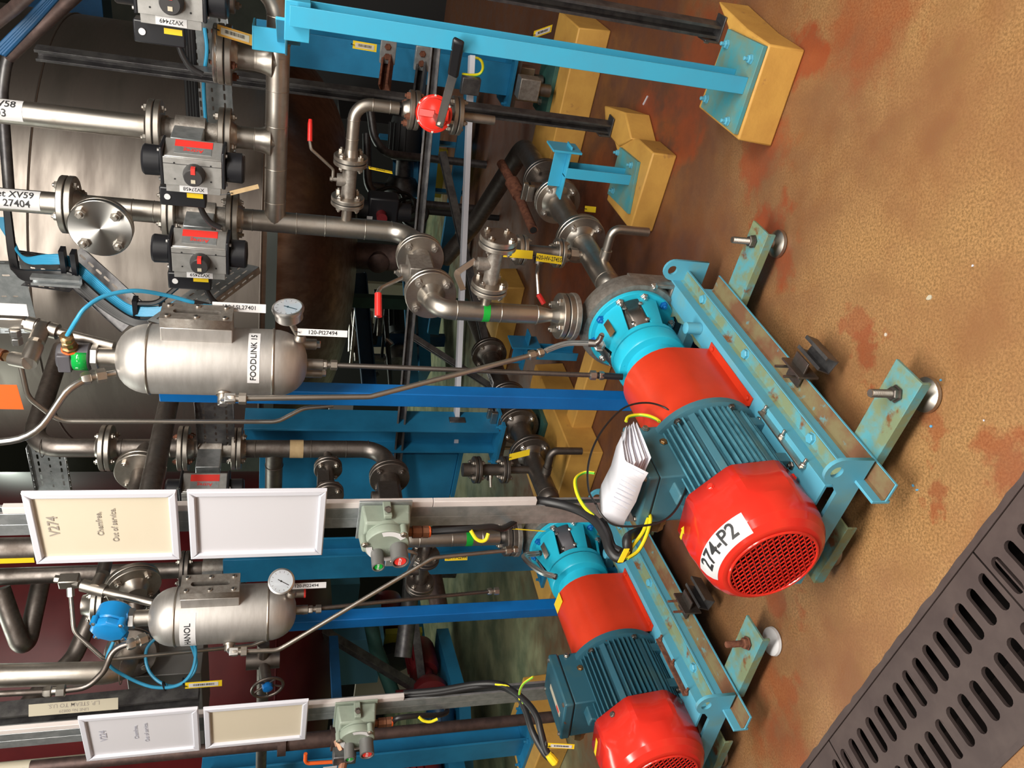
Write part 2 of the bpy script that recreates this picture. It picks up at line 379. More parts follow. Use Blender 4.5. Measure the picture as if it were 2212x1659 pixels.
# ================================================================ SETTING
def floor_mat():
    m = bpy.data.materials.new('resin_floor'); m.use_nodes = True; nt = m.node_tree; N = nt.nodes; K = nt.links; b = N['Principled BSDF']
    g = N.new('ShaderNodeTexCoord').outputs['Object']
    def noise(s, d=6, r=.6):
        n = N.new('ShaderNodeTexNoise'); n.inputs['Scale'].default_value = s; n.inputs['Detail'].default_value = d; n.inputs['Roughness'].default_value = r; K.new(g, n.inputs['Vector']); return n.outputs['Fac']
    def rng(v, a, c, lo=0., hi=1.):
        r = N.new('ShaderNodeMapRange'); r.inputs[1].default_value = a; r.inputs[2].default_value = c; r.inputs[3].default_value = lo; r.inputs[4].default_value = hi; K.new(v, r.inputs[0]); return r.outputs[0]
    def mx(f, a, c):
        x = N.new('ShaderNodeMix'); x.data_type = 'RGBA'
        if isinstance(f, float): x.inputs[0].default_value = f
        else: K.new(f, x.inputs[0])
        for i, v in ((6, a), (7, c)):
            if isinstance(v, tuple): x.inputs[i].default_value = (*v, 1)
            else: K.new(v, x.inputs[i])
        return x.outputs[2]
    def mth(op, a, c):
        x = N.new('ShaderNodeMath'); x.operation = op
        for i, v in ((0, a), (1, c)):
            if isinstance(v, float): x.inputs[i].default_value = v
            else: K.new(v, x.inputs[i])
        return x.outputs[0]
    def dist(px, py):
        v = N.new('ShaderNodeVectorMath'); v.operation = 'DISTANCE'; v.inputs[1].default_value = (px, py, 0); K.new(g, v.inputs[0]); return v.outputs['Value']
    n1, n2, n3 = noise(2.2, 4), noise(9, 7), noise(170, 3, .7)
    col = mx(rng(n3, .38, .62), (.225, .122, .045), (.44, .238, .095))
    col = mx(rng(n1, .42, .66), col, (.26, .115, .045))
    col = mx(rng(n2, .52, .74, 0, .6), col, (.26, .13, .04))
    # worn resin towards the aisle, redder resin further under the plant
    sx = N.new('ShaderNodeSeparateXYZ'); K.new(g, sx.inputs[0])
    far = rng(mth('ADD', sx.outputs[1], mth('MULTIPLY', n1, 1.2)), 2.1, 3.3)
    col = mx(far, col, mx(rng(n2, .35, .65), (.15, .055, .025), (.11, .045, .028)))
    green_sheen = rng(mth('ADD', mth('SUBTRACT', sx.outputs[1], mth('MULTIPLY', sx.outputs[0], 1.1)), mth('MULTIPLY', n2, 1.6)), 5.6, 6.8)  # reflection of far lights on the wet floor, put into the colour as green
    col = mx(green_sheen, col, mx(rng(noise(3.1, 5), .4, .6), (.27, .27, .155), (.12, .145, .085)))
    col = mx(rng(n3, .72, .78, 0, .5), col, (.07, .03, .015))
    # red resin touch-ups around plinths and feet
    st = None
    for px, py, r, s in SPOTS:
        q = rng(mth('ADD', dist(px, py), mth('MULTIPLY', mth('SUBTRACT', n2, .5), .35)), r*.55, r*1.1, s, 0.)
        st = q if st is None else mth('MAXIMUM', st, q)
    col = mx(st, col, mx(rng(n2, .4, .62), (.27, .055, .02), (.20, .05, .02)))
    K.new(col, b.inputs['Base Color'])
    K.new(rng(n2, .35, .7, .34, .62), b.inputs['Roughness'])
    bp = N.new('ShaderNodeBump'); bp.inputs['Strength'].default_value = .22; bp.inputs['Distance'].default_value = .003; K.new(n3, bp.inputs['Height']); K.new(bp.outputs[0], b.inputs['Normal'])
    b.inputs['Specular IOR Level'].default_value = .5; MT['floor'] = m
SPOTS = [tuple(G(x, y)[:2])+(r, s) for x, y, r, s in [(1742, 110, .10, .9), (1650, 330, .13, .7), (1420, 330, .10, .9), (1480, 300, .12, .8), (1520, 120, .2, .7), (1400, 260, .14, .8), (1500, 200, .18, .6), (1665, 480, .09, .9), (1690, 560, .08, .7),
    (1870, 770, .05, .7), (1850, 690, .04, .5), (2010, 900, .05, .5), (2180, 1010, .07, .6), (2025, 1055, .035, .6), (1690, 1300, .07, .6), (1640, 1450, .12, .45), (1700, 1620, .14, .5), (1230, 620, .3, .5), (1290, 420, .25, .5), (1700, 1500, .06, .5), (1880, 20, .2, .6)]]
floor_mat()
TR0, TR1 = .5665, .8645          # trench across A
fl = MB()
def slab(s0, s1, t0, t1, z0, z1): fl.obox((0, 0, 0), A, L, UP, (s0, s1), (t0, t1), (z0, z1))
slab(TR1, 20, -14, 14, -.1, 0); slab(-7, TR0, -14, 14, -.1, 0)
fo = struct(fl.build('floor', 'floor'))
tr = MB()
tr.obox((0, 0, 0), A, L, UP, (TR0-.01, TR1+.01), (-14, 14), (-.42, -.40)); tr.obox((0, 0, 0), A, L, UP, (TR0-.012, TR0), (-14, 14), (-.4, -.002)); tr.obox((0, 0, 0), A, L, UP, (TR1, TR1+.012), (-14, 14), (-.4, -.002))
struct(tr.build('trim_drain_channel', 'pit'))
def stad(cx, cy, hl, r, n=6):
    return [(cx-hl+r*cos(a), cy+r*sin(a)) for a in [pi/2+pi*i/n for i in range(n+1)]]+[(cx+hl+r*cos(a), cy+r*sin(a)) for a in [-pi/2+pi*i/n for i in range(n+1)]]
gl = ['cast iron drain grating panel, the one nearest the right-hand end of the drain', 'cast iron drain grating panel in the middle of the drain run', 'cast iron drain grating panel at the lower left end of the drain', 'cast iron drain grating panel beyond the bottom edge of the photo']
for gi, t0 in enumerate((.31, 1.032, 1.754, 2.476)):
    n = 15; o = A*.7155+L*(t0+.36)
    t = thing('drain_grating', gl[gi], 'drain grating', o, 'cast iron drain gratings')
    hs = []
    for k in range(n):
        y = -.36+.024+k*.048
        for cx in (.0655, -.0565): hs.append(stad(cx, y, .0305, .0132))
    holed('panel', [(-.1475, -.3588), (.1475, -.3588), (.1475, .3588), (-.1475, .3588)], hs, o+UP*-.006, A, L, .010, 'cast_iron', t)
    b = MB()
    for k in (-.34, 0, .34): b.obox(o-UP*.03, A, L, UP, (-.147, .147), (k-.002, k+.002), (-.02, .018))
    b.build('rib', 'cast_iron', t)
# grout strip beside the grating
for s0, s1, n in ((TR1, TR1+.012, 1), (TR0-.010, TR0, 2)):
    b = MB(); rnd = random.Random(n); pts = []
    for k in range(140):
        t = -.4+k*.022; pts.append((t, rnd.uniform(.0, .005)))
    poly = [(s0-.001, pts[0][0])]+[(s1+w_ if n == 1 else s1, t) for t, w_ in pts]+[(s0-.001 if n == 1 else s0-.004, pts[-1][0])]
    b.prism(poly, (0, 0, 0), A, L, UP, .0035)
    struct(b.build('trim_%d' % n, 'cast_iron'))
def wallbox(nm, X, Y, Z, m_): struct(MB().box(X, Y, Z).build(nm, m_))
wallbox('wall_back', (-12, 12), (14, 14.2), (0, 5), 'wall_paint'); wallbox('wall_left', (-9.2, -9), (-5, 14), (0, 5), 'wall_paint')
wallbox('wall_right', (9, 9.2), (-5, 14), (0, 5), 'wall_paint'); wallbox('wall_front', (-9, 9), (-4.4, -4.2), (0, 5), 'front_wall')
wallbox('ceiling', (-9.2, 9.2), (-4.4, 14.2), (5, 5.1), 'ceiling_paint')

# ================================================================ PUMP SETS (local frame: x away along the shaft, y left, z up)
AX, AZ = .25, .30
FOOT2 = G(2005, 865)
def skid(M_loc, yaw, far_label, n):
    t = thing('pump_skid', far_label, 'skid frame', M_loc, 'pump skid frames', yaw)
    for sgn, yo in ((1, 0.), (-1, .47)):
        def Yr(a, b): return tuple(sorted((yo+sgn*a, yo+sgn*b)))
        def pr(pts, x0, x1, nm, m_):
            MB().prism([(yo+sgn*a, z) for a, z in pts], (x0, 0, 0), (0, 1, 0), (0, 0, 1), (1, 0, 0), x1-x0).build(nm, m_, t, .0008)
        pr([(0, .0925), (.050, .0925), (.050, .086), (.057, .086), (.057, .1335), (.050, .1335), (.050, .0985), (0, .0985)], 0 if sgn > 0 else .12, .94, 'lower_channel', 'teal_paint')
        MB().prism([(yo+sgn*a, z) for a, z in [(.0015, .0986), (.0499, .0986), (.0499, .109), (.047, .1015), (.0015, .0998)]], (.003 if sgn > 0 else .123, 0, 0), (0, 1, 0), (0, 0, 1), (1, 0, 0), .934 if sgn > 0 else .814).build('rusted_flange_top', 'rusty_gutter', t)
        pr([(.047, .1355), (.085, .1355), (.085, .112), (.092, .112), (.092, .178), (.150, .178), (.150, .186), (.085, .186), (.085, .1425), (.047, .1425)], .09, 1.06, 'upper_channel', 'teal_paint')
        MB().prism([(yo+sgn*a, z) for a, z in [(.0495, .1426), (.0849, .1426), (.0849, .155), (.080, .1455), (.0495, .1440)]], (.095, 0, 0), (0, 1, 0), (0, 0, 1), (1, 0, 0), .96).build('dirt_in_channel', 'teal_worn', t)
        for sx in (.235, .60, .90): hbolt(t, (sx, yo+sgn*.066, .144), (0, 0, 1), .0135, .012, 'teal_paint', 0)
    # end plates with lifting ears
    for s_ in (.074, 1.055):
        e0 = .026 if s_ < .5 else .05
        zb_ = .075 if s_ > .5 else .112; out = [(e0-.036, zb_), (.41, zb_), (.41, .160), (.40, .166), (.09, .166), (e0+.036, .190)]+circ(e0, .190, .036, 10, 0, pi, True)[1:-1]+[(e0-.036, .190)]
        holed('lifting_plate', out, [circ(e0, .196, .016, 16)], (s_, 0, 0), (0, 1, 0), (0, 0, 1), .010, 'teal_paint', t)
    for s_ in (.30, .62, .92): MB().box((s_, s_+.05), (.150, .320), (.112, .146)).build('cross_member', 'teal_paint', t, .001)
    jag = [(.66, .141), (1.02, .141), (1.02, .175), (.985, .185), (.96, .168), (.93, .172), (.90, .160), (.865, .163), (.83, .158), (.80, .166), (.765, .160), (.74, .175), (.70, .182), (.66, .178)]
    MB().prism(jag, (0, 0, .1805), (1, 0, 0), (0, 1, 0), (0, 0, 1), .004).build('torn_drip_tray_edge', 'teal_worn', t)
    MB().box((.5, 1.04), (.15, .35), (.058, .062)).build('drip_tray', 'dark_blue', t)
    MB().box((.64, .96), (.30, .306), (.062, .15)).build('tray_side', 'leg_blue', t)
    b = MB(); b.lathe((.80, .112, .187), (0, 0, 1), [(.018, 0), (.018, .047), (.015, .049)], 22); b.lathe((.80, .112, .235), (0, 0, 1), [(.003, 0), (.003, .0012)], 8)
    b.build('spigot', 'teal_paint', t)
    # outrigger bars, levelling bolts and feet
    def outr(x0, y0, y1, fx, fy, along=False, sticker=False, high=.055):
        hh_ = .078
        if along: o, ex, ey, ln = V((x0, (y0+y1)/2, 0)), V((1, 0, 0)), V((0, 1, 0)), None
        b = MB()
        if along: X, Yy = (x0, x0+.10), (y0, y1); b.box(X, Yy, (.068, .074)); b.box((x0, x0+.006), Yy, (.045, .070)); b.box((x0+.094, x0+.10), Yy, (.045, .070))
        else: X, Yy = (x0, x0+.094), (y0, y1); b.box(X, Yy, (.078, .086)); b.box((x0, x0+.007), Yy, (.060, .080))
        o = b.build('outrigger', 'teal_worn', t, .0012)
        b = MB(); b.lathe((fx, fy, .0), (0, 0, 1), [(.038, 0), (.042, .004), (.040, .012), (.030, .019), (.014, .025), (.012, .032)], 30)
        f = b.build('levelling_foot', 'label_white' if sticker else 'steel', t)
        if sticker:
            f['label'] = 'white plastic capped levelling foot'
            MB().lathe((fx-.012, fy+.022, .0155), (-.25, .45, 1), [(.008, 0), (.008, .001)], 16).build('blue_spot_sticker', 'post_blue', f)
        rod = MB(); rod.cyl((fx, fy, .02), (fx, fy, .158), .0088, n=14)
        for k in range(26): rod.ring((fx, fy, .095+k*.0024), (0, 0, 1), .0088, .0009, 12, 5)
        r_ = rod.build('threaded_rod', 'rust' if sticker else 'steel', t); hbolt(r_, (fx, fy, .090), (0, 0, 1), .0165, .015, 'rust' if sticker else 'steel_grimy', name='nut')
    outr(.090, -.21, .03, .134, -.150, sticker=(n == 1)); outr(.80, -.21, .03, .852, -.162)
    outr(.068, .21, .41, .134, .362, along=True); outr(.80, .43, .60, .85, .56)
    # clamped strut bracket on the lower channel
    b = MB(); b.box((.395, .455), (-.045, .030), (.108, .113)); b.box((.38, .47), (-.014, -.008), (.075, .135)); b.build('clamp_plate', 'steel_grimy', t, .0006)
    MB().bar(strutprof(.041, .041), (.37, -.058, .075), (.475, -.058, .075), (0, -.3, 1)).build('strut_offcut', 'zinc_dark', t)
    for sx in (.402, .448):
        b = MB(); b.cyl((sx, .0, .092), (sx, .0, .162), .004, n=10); q = b.build('threaded_rod', 'rust' if n == 1 else 'steel_grimy', t); hbolt(q, (sx, 0, .113), (0, 0, 1), .0078, .006, 'steel_grimy', name='nut')
    return t
def octR(a, ap):
    q = ((a+pi/8) % (pi/4))-pi/8; return ap/cos(q)
def cowl_r(s_, th):
    """radius of the fan cowl at distance s_ from the grille, direction th from the top"""
    prof = [(.0, .108), (.006, .122), (.018, .136), (.034, .146), (.055, .152), (.085, .156)]
    if s_ <= .085:
        for (a, ra), (b_, rb) in zip(prof, prof[1:]):
            if s_ <= b_: return ra+(rb-ra)*(s_-a)/(b_-a)
    k = min(1, (s_-.085)/.03); return .156*(1-k)+k*min(octR(th-R(8), .152), .1645)
def motor(M_loc, yaw, lab, n):
    t = thing('electric_motor', lab, 'motor', M_loc, 'pump drive motors', yaw)
    mp = 'motor_teal' if n == 2 else 'motor_dark'
    X = V((1, 0, 0))
    # body with cooling fins
    b = MB(); b.lathe((.17, AX, AZ), X, [(.110, 0), (.128, .004), (.128, .24), (.12, .25)], 48)
    b.build('stator_housing', mp, t)
    fins = 58
    for k in range(fins):
        a = 2*pi*(k+.5)/fins        # from top, towards the left (+y)
        deg = math.degrees(a)
        if deg > 180: deg -= 360
        if -8 < deg < 66 or abs(deg) > 150: continue
        if -112 < deg < -100 or -60 < deg < -52: continue
        e = V((0, sin(a), cos(a))); s_ = V((0, cos(a), -sin(a)))
        f = MB(); f.obox((0, AX, AZ), X, e, s_, (.19, .405), (.124, .150), (-.0024, .0024)); f.build('cooling_fin', 'fin_teal_lit' if n == 2 else mp, t)
    f = MB()
    for deg in (-104, -108): pass
    b = MB()
    for deg in (-106, 70, -56):
        a = R(deg); e = V((0, sin(a), cos(a))); s_ = V((0, cos(a), -sin(a))); b.obox((0, AX, AZ), X, e, s_, (.19, .41), (.12, .146), (-.010, .010))
    b.build('body_rib', mp, t, .002)
    # lifting boss with eye, beside the box
    b = MB(); a = R(-4); e = V((0, sin(a), cos(a))); s_ = V((0, cos(a), -sin(a)))
    b.obox((0, AX, AZ), X, e, s_, (.20, .30), (.12, .165), (-.017, .017)); b.obox((0, AX, AZ), X, e, s_, (.30, .335), (.12, .182), (-.024, .024)); b.build('lifting_boss', mp, t, .004)
    MB().lathe((.318, AX+.182*sin(a), AZ+.182*cos(a)), e, [(.010, 0), (.010, .001)], 16).build('eye_hole', 'black_matt', t)
    # drive-end shield and flange
    b = MB(); b.lathe((.402, AX, AZ), X, [(.150, 0), (.160, .004), (.160, .024), (.150, .028), (.12, .034), (.06, .05)], 48); sh = b.build('end_shield', mp, t)
    for k in range(6): hbolt(t, (.402, AX+.150*sin(R(20+60*k)), AZ+.146*cos(R(20+60*k))), (-1, 0, 0), .009, .008, 'steel_grimy')
    # feet and base mounting
    for yy in (.115, .335):
        b = MB(); b.box((.20, .40), (yy, yy+.05), (.168, .182)); b.box((.22, .25), (yy+.01, yy+.04), (.18, .23)); b.box((.36, .39), (yy+.01, yy+.04), (.18, .23)); ft = b.build('motor_foot', mp, t, .003)
        for sx in (.21, .385): hbolt(ft, (sx, yy+.025 if yy > .2 else yy+.018, .182), (0, 0, 1), .011, .010, 'steel_grimy', .006)
    b = MB(); b.box((.165, .385), (.100, .105), (.180, .204)); st = b.build('jacking_strip', 'rust' if n == 1 else 'steel', t, .001)
    for sx in (.172, .28, .378): hbolt(st, (sx, .100, .192), (0, -1, 0), .0075, .008, 'rust' if n == 1 else 'steel', .014)
    # terminal box
    tb = V((.332, AX+.022, AZ+.122)); aa = R(6); e = V((0, sin(aa), cos(aa))); sy = V((0, cos(aa), -sin(aa)))
    b = MB(); b.obox(tb, X, sy, e, (-.085, .105), (-.075, .085), (-.02, .075)); b.build('terminal_box', mp, t, .004)
    b = MB(); b.obox(tb, X, sy, e, (-.089, .109), (-.079, .089), (.077, .108)); lid = b.build('box_lid', mp, t, .006)
    MB().obox(tb, X, sy, e, (-.083, .103), (-.073, .083), (.074, .078)).build('seal', 'black_matt', t)
    for q in ((-.075, -.065), (-.075, .075), (.095, -.065), (.095, .075)): hbolt(lid, tb+X*q[0]+sy*q[1]+e*.108, e, .0065, .005, 'steel')
    if n == 1:
        pl = MB().obox(tb, X, sy, e, (-.06, .05), (-.006, .014), (.1085, .110)).build('nameplate', 'card_cream', lid); MB().obox(tb, X, sy, e, (-.05, -.025), (-.002, .010), (.110, .1105)).build('red_mark', 'label_red', pl)
    hbolt(t, tb+X*.04+sy*-.077+e*.02, -sy, .009, .006, 'brass'); hbolt(t, tb+X*.095+sy*-.077+e*.05, -sy, .008, .008, 'steel')
    # cable gland on the left side of the box
    gc = tb+X*-.045+sy*.085+e*.03
    b = MB(); b.lathe(gc, sy, [(.019, 0), (.019, .012), (.026, .013), (.026, .036), (.023, .038), (.023, .058), (.016, .066)], 8); b.build('cable_gland', 'brass', t)
    # fan cowl
    rings = [0, .006, .018, .034, .055, .085, .095, .115, .185]; nn = 64; b = MB(); vs = []; fs = []
    for s_ in rings:
        for k in range(nn):
            th = 2*pi*k/nn; r = cowl_r(s_, th); vs.append((s_, AX+r*sin(th), AZ+r*cos(th)))
    for i in range(len(rings)-1):
        for k in range(nn):
            k2 = (k+1) % nn; fs.append((i*nn+k, i*nn+k2, (i+1)*nn+k2, (i+1)*nn+k))
    b.add(vs, fs); cw = b.build('fan_cowl', 'red_gloss', t, sharp=13)
    so = cw.modifiers.new('thick', 'SOLIDIFY'); so.thickness = .002; so.offset = -1
    for th in (-37, 53, -127, 143): hbolt(cw, (.165, AX+.153*sin(R(th)), AZ+.153*cos(R(th))), (0, sin(R(th)), cos(R(th))), .008, .005, 'red_gloss' if n == 2 else 'steel_grimy')
    b = MB(); b.ring((.001, AX, AZ), X, .1075, .0035, 56, 8)
    pit = .0150
    for sg in (1, -1):
        d = V((0, cos(R(33)), sg*sin(R(33)))); nrm = V((0, -d.z, d.y))
        k = -9
        while k <= 9:
            off = k*.0138
            if abs(off) < .1065:
                h = math.sqrt(.1075**2-off**2); c = V((.001, AX, AZ))+nrm*off
                b.obox(c, d, nrm, X, (-h, h), (-.0015, .0015), (-.001, .001))
            k += 1
    g = b.build('grille_mesh', 'red_gloss', cw); g['kind'] = 'stuff'
    b = MB(); b.lathe((.03, AX, AZ), X, [(.106, 0), (.106, .002)], 30); b.build('fan_backing', 'dark_red', t)
    b = MB()
    for k in range(7):
        a = 2*pi*k/7; e2 = V((0, sin(a), cos(a))); b.obox((0, AX, AZ), X, e2, V((0, cos(a), -sin(a))), (.008, .028), (.02, .10), (-.0015, .0015))
    b.lathe((.01, AX, AZ), X, [(.025, 0), (.025, .02)], 20); b.build('fan', 'black_plastic', t)
    # number label wrapped over the cowl: from upper left over the top to the right
    if n == 2:
        def wr(th, s_, off=.0014): r = cowl_r(s_, th)+off; return V((s_, AX+r*sin(th), AZ+r*cos(th)))
        s0, s1, a0, a1 = .012, .058, R(27), R(-48); b = MB(); vs = []; fs = []; na, ns = 24, 6
        for i in range(na+1):
            for j in range(ns+1):
                vs.append(wr(a0+(a1-a0)*i/na, s0+(s1-s0)*j/ns))
        for i in range(na):
            for j in range(ns): q = i*(ns+1)+j; fs.append((q, q+1, q+ns+2, q+ns+1))
        b.add(vs, fs); lb = b.build('number_label', 'label_white', cw)
        text('274-P2', (0, 0, 0), (1, 0, 0), (0, 1, 0), .046, 'ink', lb, wrap=lambda x, y: wr((a0+a1)/2-x/.142, (s0+s1)/2+y, .0030), width=1.02)
        ar = [(-.022, -.0045), (.004, -.0045), (.004, -.009), (.022, 0), (.004, .009), (.004, .0045), (-.022, .0045)]
        th = R(8); e = V((0, sin(th), cos(th))); tn = V((0, -cos(th), sin(th)))
        MB().prism(ar, V((.160, AX, AZ))+e*.1530-tn*.036, tn, (1, 0, 0), e, .001).build('rotation_arrow', 'label_yellow', cw)
    else:
        th = R(8); e = V((0, sin(th), cos(th))); tn = V((0, -cos(th), sin(th)))
        MB().obox(V((.15, AX, AZ))+e*.1530, tn, (1, 0, 0), e, (-.05, .02), (-.007, .007), (0, .001)).build('rotation_sticker', 'label_yellow', cw)
        def wr(th, s_, off=.0014): r = cowl_r(s_, th)+off; return V((s_, AX+r*sin(th), AZ+r*cos(th)))
        b = MB(); vs = []; fs = []; s0, s1, a0, a1 = .012, .058, R(50), R(22)
        for i in range(11):
            for j in range(5): vs.append(wr(a0+(a1-a0)*i/10, s0+(s1-s0)*j/4))
        for i in range(10):
            for j in range(4): q = i*5+j; fs.append((q, q+1, q+6, q+5))
        b.add(vs, fs); b.build('number_label', 'label_white', cw)
    return t
def guard(M_loc, yaw, lab, n):
    t = thing('coupling_guard', lab, 'guard', M_loc, 'coupling guards', yaw)
    pts = []; r = .122; z0 = .189
    inner = [(-r, z0)]+[(-r*cos(a), .300+r*sin(a)) for a in [pi*i/16 for i in range(17)]]+[(r, z0)]
    b = MB(); vs = []; fs = []; x0, x1 = .442, .715
    prof = [(-r-.024, z0)]+inner+[(r+.024, z0)]
    for x in (x0, x1):
        for (y, z) in prof: vs.append((x, AX+y, z))
    k = len(prof)
    for i in range(k-1): pass
    inn = [(-r-.024, z0+.002)]+[(y*(r-.002)/r if abs(y) <= r else y, z0+.002 if i in (0, len(inner)-1) else .300+(z-.300)*(r-.002)/r) for i, (y, z) in enumerate(inner)]+[(r+.024, z0+.002)]
    inn = [(-r-.024, z0-.002)]+[((abs(y)-.002)*(1 if y > 0 else -1), z0-.002 if z == z0 else .300+(z-.300)*(r-.002)/r) for y, z in inner]+[(r+.024, z0-.002)]
    b.prism([(AX+y, z) for y, z in prof]+[(AX+y, z) for y, z in reversed(inn)], (x0, 0, 0), (0, 1, 0), (0, 0, 1), (1, 0, 0), x1-x0); o = b.build('guard_cover', 'red_paint', t, sharp=25)
    for sx in (.462, .695):
        for y in (AX-r-.012, AX+r+.012): hbolt(o, (sx, y, z0+.002), (0, 0, 1), .0065, .004, 'red_paint')
    b = MB(); b.box((x0, x1), (AX-r-.016, AX-r+.002), (.180, .187)); b.box((x0, x1), (AX+r-.002, AX+r+.022), (.163, .184)); b.build('mounting_rail', 'teal_worn', t, .001)
    b = MB(); b.lathe((.49, AX, AZ), (1, 0, 0), [(.03, 0), (.03, .06), (.06, .065), (.06, .14), (.03, .145), (.03, .23)], 24); b.build('coupling', 'steel_grimy', t)
    if n == 1:
        th = R(-6); e = V((0, sin(th), cos(th))); tn = V((0, cos(th), -sin(th)))
        MB().obox(V((.690, AX, .30))+e*.1225, (1, 0, 0), tn, e, (-.022, .022), (-.030, .030), (0, .001)).build('warning_label', 'label_yellow', o)
    return t
def pump(M_loc, yaw, lab, n):
    t = thing('centrifugal_pump', lab, 'pump', M_loc, 'centrifugal pumps', yaw); X = V((1, 0, 0)); C0 = V((0, AX, AZ))
    b = MB(); b.lathe(C0+X*.715, X, [(.045, 0), (.080, .004), (.084, .02), (.088, .07), (.108, .076), (.112, .082), (.112, .128), (.108, .131)], 44); b.build('bearing_housing', 'cyan_paint', t)
    MB().lathe(C0+X*.846, X, [(.106, 0), (.106, .006)], 44).build('joint_ring', 'black_matt', t)
    b = MB(); b.lathe(C0+X*.851, X, [(.111, 0), (.112, .016), (.104, .02)], 44); b.build('adapter_ring', 'cyan_paint', t)
    # lantern: four ribs widening towards the big flange
    for q, aw in ((R(-20), 34), (R(80), 15), (R(-95), 15), (R(170), 30)):
        b = MB(); vs = []; fs = []; na = 6
        for x, r in ((.866, .108), (.985, .130)):
            for rr in (r, r-.010):
                for i in range(na+1):
                    a = q+R(aw)*(i/na-.5)*2*(.7 if x < .9 else 1); vs.append(C0+X*x+V((0, sin(a)*rr, cos(a)*rr)))
        m_ = na+1
        for i in range(na):
            fs += [(i, i+1, 2*m_+i+1, 2*m_+i), (m_+i, 3*m_+i, 3*m_+i+1, m_+i+1), (i, m_+i, m_+i+1, i+1), (2*m_+i, 2*m_+i+1, 3*m_+i+1, 3*m_+i)]
        fs += [(0, 2*m_, 3*m_, m_), (na, m_+na, 3*m_+na, 2*m_+na)]
        b.add(vs, fs); b.build('lantern_rib', 'cyan_paint', t, .001)
    MB().lathe(C0+X*.86, X, [(.06, 0), (.085, .01), (.10, .12)], 32).build('seal_cover', 'black_matt' if n == 1 else 'cast_steel', t)
    # clear shield strips with screws between the ribs
    for q, hw in ((R(39), R(25)), (R(-68), R(12)), (R(118), R(22))):
        a0 = q-hw; a1 = q+hw; b = MB(); vs = []
        for x, r in ((.868, .107), (.980, .128)):
            for i in range(7): a = a0+(a1-a0)*i/6; vs.append(C0+X*x+V((0, sin(a)*r, cos(a)*r)))
        fs = [(i, i+1, 8+i, 7+i) for i in range(6)]; b.add(vs, fs); o = b.build('shield_plate', 'steel_grimy' if n == 2 else 'housing_grey', t); s_ = o.modifiers.new('t', 'SOLIDIFY'); s_.thickness = .0015
        for x, r in ((.885, .108), (.955, .122)):
            for a in (a0, a1): hbolt(o, C0+X*x+V((0, sin(a)*(r+.004), cos(a)*(r+.004))), (0, sin(a), cos(a)), .0065, .005, 'steel_bright')
    b = MB(); b.lathe(C0+X*.985, X, [(.118, 0), (.143, .002), (.145, .005), (.145, .018), (.143, .020)], 52); fr = b.build('adapter_flange', 'cyan_paint', t)
    for k in range(10):
        a = R(18+36*k); hbolt(fr, C0+X*.985+V((0, sin(a)*.131, cos(a)*.131)), -X, .0115, .009, 'steel_bright' if k % 3 else 'post_blue', .008)
    th = R(-22); e = V((0, sin(th), cos(th))); tn = V((0, cos(th), -sin(th)))
    MB().obox(C0+X*.925+e*.1245, X, tn, (e-X*.25).normalized(), (-.036, .036), (-.012, .012), (0, .001)).build('nameplate', 'brass' if n == 2 else 'steel', t)
    # casing, volute, feet, discharge
    b = MB(); b.lathe(C0+X*1.005, X, [(.13, 0), (.160, .006), (.166, .03), (.160, .075), (.13, .10), (.06, .115), (.05, .15)], 48); b.cyl(C0+X*1.06+V((0, 0, .12)), C0+X*1.06+V((0, 0, .200)), .036, .030); b.build('casing', 'cast_steel', t)
    for s_ in (1, -1):
        b = MB(); b.obox(C0, X, V((0, s_, 0)), UP, (1.02, 1.09), (.10, .15), (-.122, -.108)); b.obox(C0, X, V((0, s_, 0)), UP, (1.02, 1.09), (.146, .16), (-.122, .03)); b.obox(C0, X, V((0, s_, 0)), UP, (1.03, 1.08), (.09, .155), (.016, .034))
        b.build('casing_foot', 'cast_steel', t, .003)
    hbolt(t, C0+V((1.02, -.152, -.04)), -X, .012, .009, 'steel_bright', .006)
    dz = C0+X*1.06+UP*.200
    mw = Matrix.Translation(V(M_loc)) @ Matrix.Rotation(yaw, 4, 'Z')
    f = flange(t, dz-UP*.0+UP*-.018, UP, .078, .018, .030, 'cast_steel')
    b = MB(); b.lathe(C0+X*.80+V((0, 0, .096)), UP, [(.013, -.02), (.013, .004)], 8); b.build('oil_plug', 'cyan_paint', t)
    return t, mw @ dz, mw
YAW2 = math.atan2(A.y, A.x)
O2 = V((-.197, 1.416, 0))
YAW1 = YAW2+R(5.8)
f1 = G(1672, 1385); O1 = f1-Matrix.Rotation(YAW1, 3, 'Z') @ V((.134, -.150, 0)); O1.z = 0
skid(O2, YAW2, 'worn teal skid frame under the near motor labelled 274-P2', 2)
skid(O1, YAW1, 'teal skid frame under the further motor, with a white capped foot', 1)
motor(O2, YAW2, 'grey-teal finned motor with red fan cowl labelled 274-P2 and papers on its box', 2)
motor(O1, YAW1, 'dark blue-grey finned motor with red cowl cut by the lower left corner', 1)
guard(O2, YAW2, 'plain red arched coupling guard between motor 274-P2 and its pump', 2)
guard(O1, YAW1, 'red arched coupling guard with a yellow warning label on its top', 1)
_, DZ2, MW2 = pump(O2, YAW2, 'bright blue pump with steel casing under the green taped discharge pipe', 2)
_, DZ1, MW1 = pump(O1, YAW1, 'bright blue pump with two loose braided hoses, on the further skid', 1)
def W2(s, t_, z): return MW2 @ V((s, t_, z))
def W1(s, t_, z): return MW1 @ V((s, t_, z))
